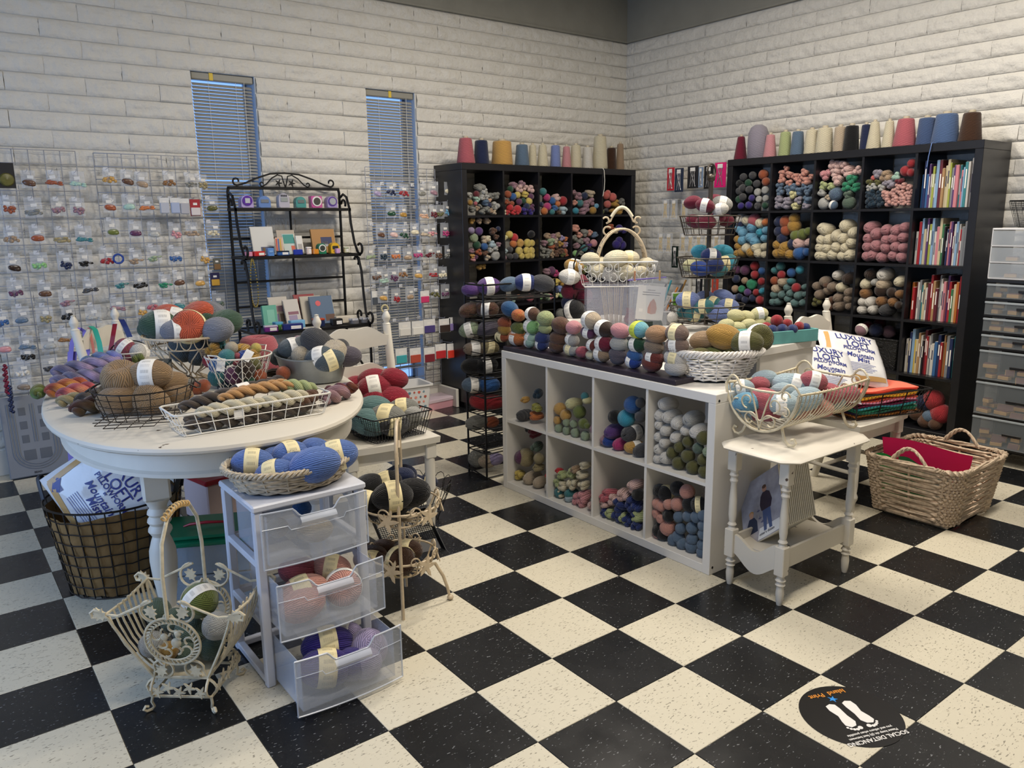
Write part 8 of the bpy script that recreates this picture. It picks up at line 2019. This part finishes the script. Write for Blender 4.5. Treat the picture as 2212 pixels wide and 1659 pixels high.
# ------------------------------------------------------------------ things on the right-hand chair
def wavy_stack(loc, rz, w_, d_, cols):
    z = 0.0
    for i, (c_, nm) in enumerate(cols):
        h_ = 0.0075; m = MB()
        f = lambda u, v: 0.004*math.sin(u*9+i)+0.003*math.sin(v*7+i*2)
        ww_, dd_ = w_*(1-0.03*(i % 3)), d_*(1-0.04*((i+1) % 3))
        m.grid(lambda u, v: ((u-.5)*ww_, (v-.5)*dd_, h_+f(u, v)), 10, 6); m.grid(lambda u, v: ((u-.5)*ww_, (v-.5)*dd_, f(u, v)), 10, 6, flip=True)
        m.grid(lambda u, v: ((u-.5)*ww_, -.5*dd_, h_*v+f(u, 0)), 10, 1); m.grid(lambda u, v: ((u-.5)*ww_, .5*dd_, h_*v+f(u, 1)), 10, 1, flip=True)
        m.grid(lambda u, v: (-.5*ww_, (u-.5)*dd_, h_*v+f(0, u)), 6, 1, flip=True); m.grid(lambda u, v: (.5*ww_, (u-.5)*dd_, h_*v+f(1, u)), 6, 1)
        o = m.obj('felt_sheet', mat('felt_'+c_, c_, 0.9), None, (loc[0], loc[1], loc[2]+z), (0, 0, rz), smooth=True)
        tag(o, nm+' felt sheet in the stack on the chair', 'felt sheet')
        z += h_+0.0008
SR = 0.452
fb_ = thing('chicken_wire_tray', (1.66, -1.335, SR), -0.28, 'black chicken-wire tray of folded felt on the white chair', 'basket')
w0, d0, w1, d1, hh = 0.42, 0.26, 0.48, 0.32, 0.13
m = MB(); m.tube([(-w1/2, -d1/2, hh), (w1/2, -d1/2, hh), (w1/2, d1/2, hh), (-w1/2, d1/2, hh)], 0.004, 6, closed=True); m.tube([(-w0/2, -d0/2, 0.004), (w0/2, -d0/2, 0.004), (w0/2, d0/2, 0.004), (-w0/2, d0/2, 0.004)], 0.0035, 6, closed=True)
for sx in (-1, -0.33, 0.33, 1):
    for sy in (-1, 1): m.tube([(sx*w0/2, sy*d0/2, 0.004), (sx*w1/2, sy*d1/2, hh)], 0.003, 5)
m.obj('frame', BLACKMETAL, fb_)
m = MB(); nz = 5
for (axis, L0, L1, o0, o1, sg) in (('x', w0, w1, d0, d1, -1), ('x', w0, w1, d0, d1, 1), ('y', d0, d1, w0, w1, -1), ('y', d0, d1, w0, w1, 1)):
    n = int(L1/0.022)
    for i in range(n):
        for j in range(nz):
            def Pq(a, b):
                s = b/nz; L = L0+(L1-L0)*s; q = (a/n-0.5)*L; o_ = sg*(o0+(o1-o0)*s)/2; z = 0.004+s*(hh-0.004)
                return (q, o_, z) if axis == 'x' else (o_, q, z)
            a = i+0.5*(j % 2)
            m.tube([Pq(a, j), Pq(a, j+0.35), Pq(a+0.5, j+1)], 0.0011, 3, cap=False); m.tube([Pq(a, j+0.35), Pq(a-0.5, j+1)], 0.0011, 3, cap=False)
m.obj('hexagonal_mesh', BLACKMETAL, fb_)
MB().tube([(w1/2-0.2, d1/2, hh), (w1/2-0.18, d1/2+0.01, hh+0.04), (w1/2-0.03, d1/2+0.01, hh+0.04), (w1/2-0.01, d1/2, hh)], 0.008, 8).obj('wire_handle', BLACKMETAL, fb_)
wavy_stack((1.66, -1.335, SR+0.010), -0.28, 0.40, 0.24, [('#C87A2A', 'dark amber'), ('#3A2458', 'deep purple'), ('#1E5A48', 'dark green'), ('#2FA07A', 'green'), ('#5AC4A0', 'mint green'), ('#3A9AA8', 'teal'), ('#8A1450', 'plum'), ('#C02A6A', 'magenta'), ('#E08AA8', 'pink'), ('#E0604A', 'coral'), ('#E8883A', 'light orange'), ('#E8B02A', 'yellow'), ('#D89A2A', 'amber'), ('#6A625A', 'grey'), ('#DD3A22', 'bright red orange'), ('#E0705A', 'salmon')])
pillow_bag(frame_from((1.36, -1.22, 0.65), (0.83, -0.50, -0.2), (0.28, 0.52, 0.55)), 0.34, 0.33, 0.05, 'bagged white pillow form nearest the wicker basket on the chair')
pillow_bag(frame_from((1.62, -1.22, 0.685), (0.83, -0.50, -0.2), (0.28, 0.52, 0.55)), 0.34, 0.33, 0.05, 'bagged white pillow form resting on the felt on the chair')
# ------------------------------------------------------------------ square wicker basket on the floor
NATWICK = mat('pinkish_natural_wicker', '#C2AE96', 0.7, var=0.3, scale=60)
fw = thing('wicker_basket', (1.735, -1.655, 0.001), 0.0, 'square blush wicker basket on the floor with felt inside', 'basket')
woven(fw, lambda s: (0.84+0.16*s, 0.01+0.265*s), 0.265, 0.225, 18, 26, 0.0072, NATWICK, sq=9.0, amp=0.008)
braid_rim(fw, 0.272, 0.232, 0.288, 0.006, NATWICK, 3, 40, sq=9.0, off=0.008)
MB().box((-0.215, -0.18, 0.004), (0.215, 0.18, 0.012)).obj('basket_floor', NATWICK, fw, smooth=False)
for sy in (-1, 1):
    m = MB(); pp = [(sy*0.268, -0.085+0.17*t, 0.285+0.075*math.sin(PI*t)) for t in [k/20 for k in range(21)]]
    for q in range(3): m.tube([(p_[0]+0.006*math.cos(k*0.9+q*2.1), p_[1]+0.006*math.sin(k*0.9+q*2.1), p_[2]+0.004*math.sin(k*0.9+q*2.1)) for k, p_ in enumerate(pp)], 0.0055, 6)
    m.obj('twisted_handle', NATWICK, fw)
def sheet(pts, col, label):
    P_ = [Vector(p) for p in pts]; m = MB()
    f = lambda u, v: tuple((P_[0].lerp(P_[1], u)).lerp(P_[3].lerp(P_[2], u), v)+Vector((0, 0, 0.01*math.sin(u*5+v*3))))
    m.grid(f, 10, 6); m.grid(lambda u, v: tuple(Vector(f(u, v))+Vector((0.003, 0.003, 0.003))), 10, 6, flip=True)
    tag(m.obj('felt_sheet', mat('felt_'+col, col, 0.9), smooth=True), label, 'felt sheet')
sheet([(1.58, -1.46, 0.355), (1.80, -1.80, 0.30), (1.83, -1.76, 0.05), (1.62, -1.48, 0.09)], '#D8135A', 'hot pink folded felt standing in the floor basket')
sheet([(1.50, -1.47, 0.285), (1.58, -1.56, 0.27), (1.60, -1.56, 0.06), (1.52, -1.47, 0.06)], '#1E8A3A', 'green felt pieces in the floor basket')
sheet([(1.56, -1.56, 0.28), (1.62, -1.66, 0.25), (1.66, -1.66, 0.05), (1.58, -1.56, 0.05)], '#2A6A40', 'dark green felt leaning in the floor basket')
sheet([(1.60, -1.62, 0.22), (1.70, -1.76, 0.21), (1.74, -1.72, 0.06), (1.64, -1.6, 0.06)], '#7A8884', 'grey felt in the floor basket')

# ------------------------------------------------------------------ stamp drawer tower by the right wall
SMOKE = mat('smoky_clear_drawer', '#9AA2A8', 0.18, alpha=0.18); STW = mat('stamp_wood', '#B8945E', 0.6, var=0.15, scale=30); STR = mat('stamp_rubber', '#6E4C48', 0.7)
BLKP = mat('black_tower_plastic', '#101012', 0.4)
tw_ = thing('stamp_drawer_tower', (2.72, -1.41, 0.09), -PI/2, 'black and white plastic drawer tower of wooden stamps', 'drawers')
TWD = 0.40; TDD = 0.33
_st = random.Random(3)
lv = [(0.02, 0.195), (0.205, 0.40), (0.41, 0.585), (0.60, 0.675), (0.69, 0.77), (0.785, 0.865), (0.88, 0.965)]
for (z0, z1) in lv:
    MB().bbox((-0.004, 0, z0-0.014), (TWD+0.004, TDD, z0), 0.003).obj('tower_shelf', BLKP, tw_)
    dr = empty('drawer', (0, 0, z0), 0, tw_); h_ = z1-z0-0.004
    m = MB()
    for (a, b) in (((0.004, -0.012, 0.002), (TWD-0.004, -0.009, h_)), ((0.004, -0.012, 0.002), (0.007, TDD-0.02, h_)), ((TWD-0.007, -0.012, 0.002), (TWD-0.004, TDD-0.02, h_)), ((0.004, -0.012, 0.001), (TWD-0.004, TDD-0.02, 0.003))): m.box(a, b)
    m.obj('drawer_bin', SMOKE, dr, smooth=False)
    MB().bbox((0.002, -0.016, h_-0.012), (TWD-0.002, -0.008, h_), 0.002).obj('drawer_lip', mat('clear_lip', '#B0B8BE', 0.2, alpha=0.6), dr)
    MB().bbox((0.17, -0.018, h_*0.45), (0.27, -0.0125, h_*0.45+0.014), 0.002).obj('drawer_label', BLKP, dr)
MB().bbox((-0.006, TDD-0.012, 0), (TWD+0.006, TDD, 0.985), 0.002).obj('tower_back', BLKP, tw_)
MB().bbox((-0.006, 0, 0.966), (TWD+0.006, TDD, 0.985), 0.003).obj('tower_top', BLKP, tw_)
for x in (0.04, TWD-0.04):
    MB().lathe([(0.028, -0.012), (0.03, 0), (0.028, 0.012)], 16, M=Matrix.Translation((x, 0.04, -0.06)) @ Matrix.Rotation(PI/2, 4, 'Y')).obj('caster', BLKP, tw_); MB().bbox((x-0.012, 0.025, -0.06), (x+0.012, 0.055, 0.006), 0.002).obj('caster_fork', BLKP, tw_)
wu = thing('drawer_unit', (2.72, -1.405, 1.0765), -PI/2, 'small white three-drawer unit on top of the stamp tower', 'drawers')
WPL2 = mat('white_unit_plastic', '#D5D5D6', 0.35)
for (a, b, nm) in (((0, 0, 0), (0.006, 0.3, 0.28), 'side_panel'), ((0.374, 0, 0), (0.38, 0.3, 0.28), 'side_panel'), ((0, 0, 0.274), (0.38, 0.3, 0.284), 'top_panel'), ((0, 0, 0), (0.38, 0.3, 0.008), 'base_panel'), ((0, 0, 0.09), (0.38, 0.3, 0.098), 'divider_panel'), ((0, 0, 0.182), (0.38, 0.3, 0.19), 'divider_panel')): MB().bbox(a, b, 0.002).obj(nm, WPL2, wu)
for z in (0.009, 0.099, 0.191): MB().bbox((0.008, -0.006, z), (0.372, -0.002, z+0.078), 0.001).obj('drawer_front', mat('clear_front', '#B8C0C8', 0.15, alpha=0.32), wu)
def stamp(x, y, z, w_, d_, h_, lab, grp, tilt=0, rz=0, host=(2.72, -1.41, 0.09)):
    M = Matrix.Translation(host) @ Matrix.Rotation(-PI/2, 4, 'Z') @ Matrix.Translation((x, y, z)) @ Matrix.Rotation(rz, 4, 'Z') @ Matrix.Rotation(tilt, 4, 'X')
    m = MB(); m.bbox((-w_/2, -d_/2, 0), (w_/2, d_/2, h_*0.8), 0.0015); m.mi = 1; m.box((-w_/2+0.003, -d_/2+0.003, h_*0.8), (w_/2-0.003, d_/2-0.003, h_))
    o = m.obj('rubber_stamp', [STW, STR], smooth=False); o.matrix_world = M
    tag(o, lab, 'stamp', grp)
nm_ = ['bottom', 'second lowest', 'third lowest', 'lowest shallow', 'second shallow', 'third shallow', 'top shallow']
for i, (z0, z1) in enumerate(lv):
    zz = 0.004; n = 9 if i < 3 else 5
    for k in range(n):
        big = (i < 3 and k in (2, 5)); w_ = _st.uniform(0.035, 0.075)*(1.3 if big else 1)
        lay = k//4
        stamp(0.05+(k % 4)*0.088+_st.uniform(-.01, .01), 0.03+0.03*(lay % 2)+_st.uniform(0, .02), z0+0.004+lay*0.03, w_, 0.04, 0.026, 'wooden block stamp in the %s drawer of the tower' % nm_[i], 'stamps in the drawer tower', 0 if not big else 1.1, _st.uniform(-.4, .4))
for k in range(6): stamp(0.10+(k % 3)*0.1, 0.03+_st.uniform(0, 0.02), 0.988+0.0095+(k//3)*0.0925, 0.06, 0.04, 0.024, 'wooden block stamp in the white unit on the tower', 'stamps in the white unit', 0, _st.uniform(-.3, .3))
mb_ = thing('mesh_basket', (2.90, -1.62, 1.362), -PI/2, 'black mesh basket of dark grey pieces on the drawer unit', 'basket')
m = MB()
for s in range(14):
    f = s/13; m.tube([(x, y, 0.004+0.14*f) for x, y, z in rr(0.13+0.035*f, 0.10+0.03*f, 0, 0.02, 3)], 0.0016, 3, closed=True)
for k in range(44):
    t = k/44*4; sd = int(t); q = (t-sd)*2-1
    c0 = {0: (q, -1), 1: (1, q), 2: (-q, 1), 3: (-1, -q)}[sd]
    m.tube([(c0[0]*0.13, c0[1]*0.10, 0.004), (c0[0]*0.165, c0[1]*0.13, 0.144)], 0.0014, 3)
m.obj('mesh_wall', MESH, mb_); MB().tube(rr(0.166, 0.131, 0.146, 0.02, 3), 0.004, 5, closed=True).obj('rim', MESH, mb_); MB().box((-0.12, -0.09, 0.001), (0.12, 0.09, 0.005)).obj('floor_plate', MESH, mb_, smooth=False)
for k in range(9):
    M = Matrix.Translation((2.90+_st.uniform(-.06, .06), -1.62+_st.uniform(-.1, .1), 1.40+0.015*k)) @ Matrix.Rotation(_st.uniform(0, 3), 4, 'Z') @ Matrix.Rotation(_st.uniform(-.5, .5), 4, 'X')
    o = MB().bbox((-0.045, -0.02, 0), (0.045, 0.02, 0.018), 0.003).obj('dark_block', mat('graphite_plastic', '#3C3C40', 0.35)); o.matrix_world = M
    tag(o, 'dark grey block piled in the black mesh basket', 'block', 'blocks in the mesh basket')

# ------------------------------------------------------------------ needle display on the right wall
nd = thing('needle_display', (3.16, 1.15, 0.60), -PI/2, 'slim wire needle display panel on the right wall', 'wire panel')
MB().bbox((-0.012, -0.012, -0.1), (0.012, 0.012, 0.8), 0.003).obj('upright', WHITEWIRE, nd)
for z in (0.35, 0.62, 0.82, 1.02, 1.25): MB().tube([(-0.36, -0.006, z), (0.36, -0.006, z)], 0.0035, 5).obj('display_bar', WHITEWIRE, nd)
def wpack(u, v, wpx, hpx, col, label, kind='card', x=2.98):
    p = onX(u, v, x); k = float((p-CAM)@_F)/FPX; w_ = wpx*k*1.25; h_ = hpx*k
    t = thing('needle_pack', p, -PI/2+0.0, label, 'needle pack', 'needle packs on the right wall')
    MB().bbox((-w_/2, -0.003, -h_/2), (w_/2, 0.003, h_/2), 0.001).obj('pack', BAGF if kind == 'clear' else mat('pack_'+col, col, 0.3), t)
    m = MB()
    n = 5
    for j in range(n):
        s = (j/(n-1)-.5); m.tube([(s*w_*0.5, -0.006, h_*0.32), (s*w_*0.9*(1 if j % 2 else -0.6), -0.006, -h_*0.42)], 0.0022, 5)
    m.obj('needles', WOODN if kind == 'clear' else mat('steel_needle', '#B0B0B4', 0.3, metal=0.7), t)
    card('price_tag', w_*0.45, h_*0.16, TAGW, t, (0, -0.0075, h_*0.36), (0, 0, 0))
    MB().tube([(0, 0, h_/2), (0, 3.15-x, h_/2)], 0.002, 4).obj('peg_hook', WHITEWIRE, t)
for (u, v, w_, h_, c_, lb) in ((1449, 387, 16, 48, '#B82A38', 'slim red needle pack on the wall display'), (1467, 389, 19, 50, '#2A3448', 'navy needle pack on the wall display'), (1497, 383, 24, 46, '#26262A', 'wide black needle pack on the wall display'), (1514, 383, 10, 42, '#7A8EA8', 'narrow grey blue needle pack on the wall display'), (1531, 383, 20, 48, '#1E1E20', 'black needle pack behind the tiered stand'), (1556, 378, 24, 52, '#D81E72', 'hot pink needle pack on the wall display')):
    wpack(u, v, w_, h_, c_, lb)
for i, u in enumerate((1438, 1456, 1478)): wpack(u, 452, 15, 42, '#8A8A90', 'clear pack of dark needles, middle bar of the wall display', 'clear')
for i, u in enumerate((1428, 1445, 1476, 1492, 1510, 1528, 1548)): wpack(u, 525, 16, 42, '#C8B48A', 'clear pack of wooden needles, lower bar of the wall display', 'clear')
for (u, v, c_, lb) in ((1510, 620, '#1E2024', 'black needle case hanging low on the wall display'), (1528, 612, '#3A4038', 'dark green needle case on the wall display'), (1545, 610, '#C84A38', 'red tagged needle card on the wall display'), (1458, 555, '#16241E', 'dark zipped pouch on the wall display')):
    wpack(u, v, 14, 46, c_, lb)

# ------------------------------------------------------------------ round floor sticker
ctr = onZ(1838, 1545, 0)
fs_ = thing('floor_sticker', (ctr[0], ctr[1], 0.0006), 0, 'round black social distancing floor sticker with white footprints', 'sticker')
MB().lathe([(0.145, 0), (0.145, 0.0008), (0, 0.0008)], 48).obj('vinyl_disc', mat('black_vinyl', '#0E0E10', 0.3), fs_)
# the print reads from the far side of the room
up_px = onZ(1890, 1590, 0)-onZ(1785, 1500, 0)
ang = math.atan2(up_px[1], up_px[0])-PI/2
MS = Matrix.Translation((0, 0, 0.0012)) @ Matrix.Rotation(ang, 4, 'Z')
WP = mat('white_vinyl_print', '#E4E2DE', 0.4)
for s in (-1, 1):
    m = MB(); pts = []
    outl = [(0.0, -0.062), (0.017, -0.056), (0.020, -0.035), (0.013, -0.005), (0.020, 0.02), (0.022, 0.038), (0.010, 0.05), (-0.008, 0.046), (-0.018, 0.03), (-0.014, 0.0), (-0.016, -0.035), (-0.014, -0.055)]
    m.prism([(x*s*1.0+s*0.027, y) for x, y in outl][::s], 0, 0.0004, MS)
    for j, (x, y, r) in enumerate(((-0.012, 0.058, 0.0075), (0.0, 0.062, 0.0055), (0.009, 0.06, 0.005), (0.017, 0.055, 0.0045), (0.023, 0.048, 0.004))):
        m.prism([(s*(x+0.027)+r*math.cos(2*PI*k/10), y+r*math.sin(2*PI*k/10)) for k in range(10)], 0, 0.0004, MS)
    m.obj('footprint', WP, fs_)
text_mesh('SOCIAL DISTANCING', 0.021, WP, fs_, MS @ Matrix.Translation((0, 0.112, 0)), 'lettering', 0.0002, offset=0.0004)
text_mesh('Please keep six (6) feet between', 0.0125, WP, fs_, MS @ Matrix.Translation((0, 0.094, 0)), 'lettering', 0.0002, offset=0.0002)
text_mesh('you and others when possible', 0.0125, WP, fs_, MS @ Matrix.Translation((0, 0.079, 0)), 'lettering', 0.0002, offset=0.0002)
text_mesh('Island', 0.026, mat('orange_vinyl_print', '#D88A2A', 0.4), fs_, MS @ Matrix.Translation((-0.034, -0.108, 0)), 'lettering', 0.0002, offset=0.0004)
text_mesh('Print', 0.026, mat('orange_vinyl_print', '#D88A2A', 0.4), fs_, MS @ Matrix.Translation((0.036, -0.108, 0)), 'lettering', 0.0002, offset=0.0004)
MB().prism([(0.0+r*math.cos(a), -0.08+r*math.sin(a)) for r, a in [((0.016 if k % 2 == 0 else 0.006), 2*PI*k/10+PI/2) for k in range(10)]], 0, 0.0004, MS).obj('blue_emblem', mat('blue_vinyl_print', '#2A8AD8', 0.4), fs_)
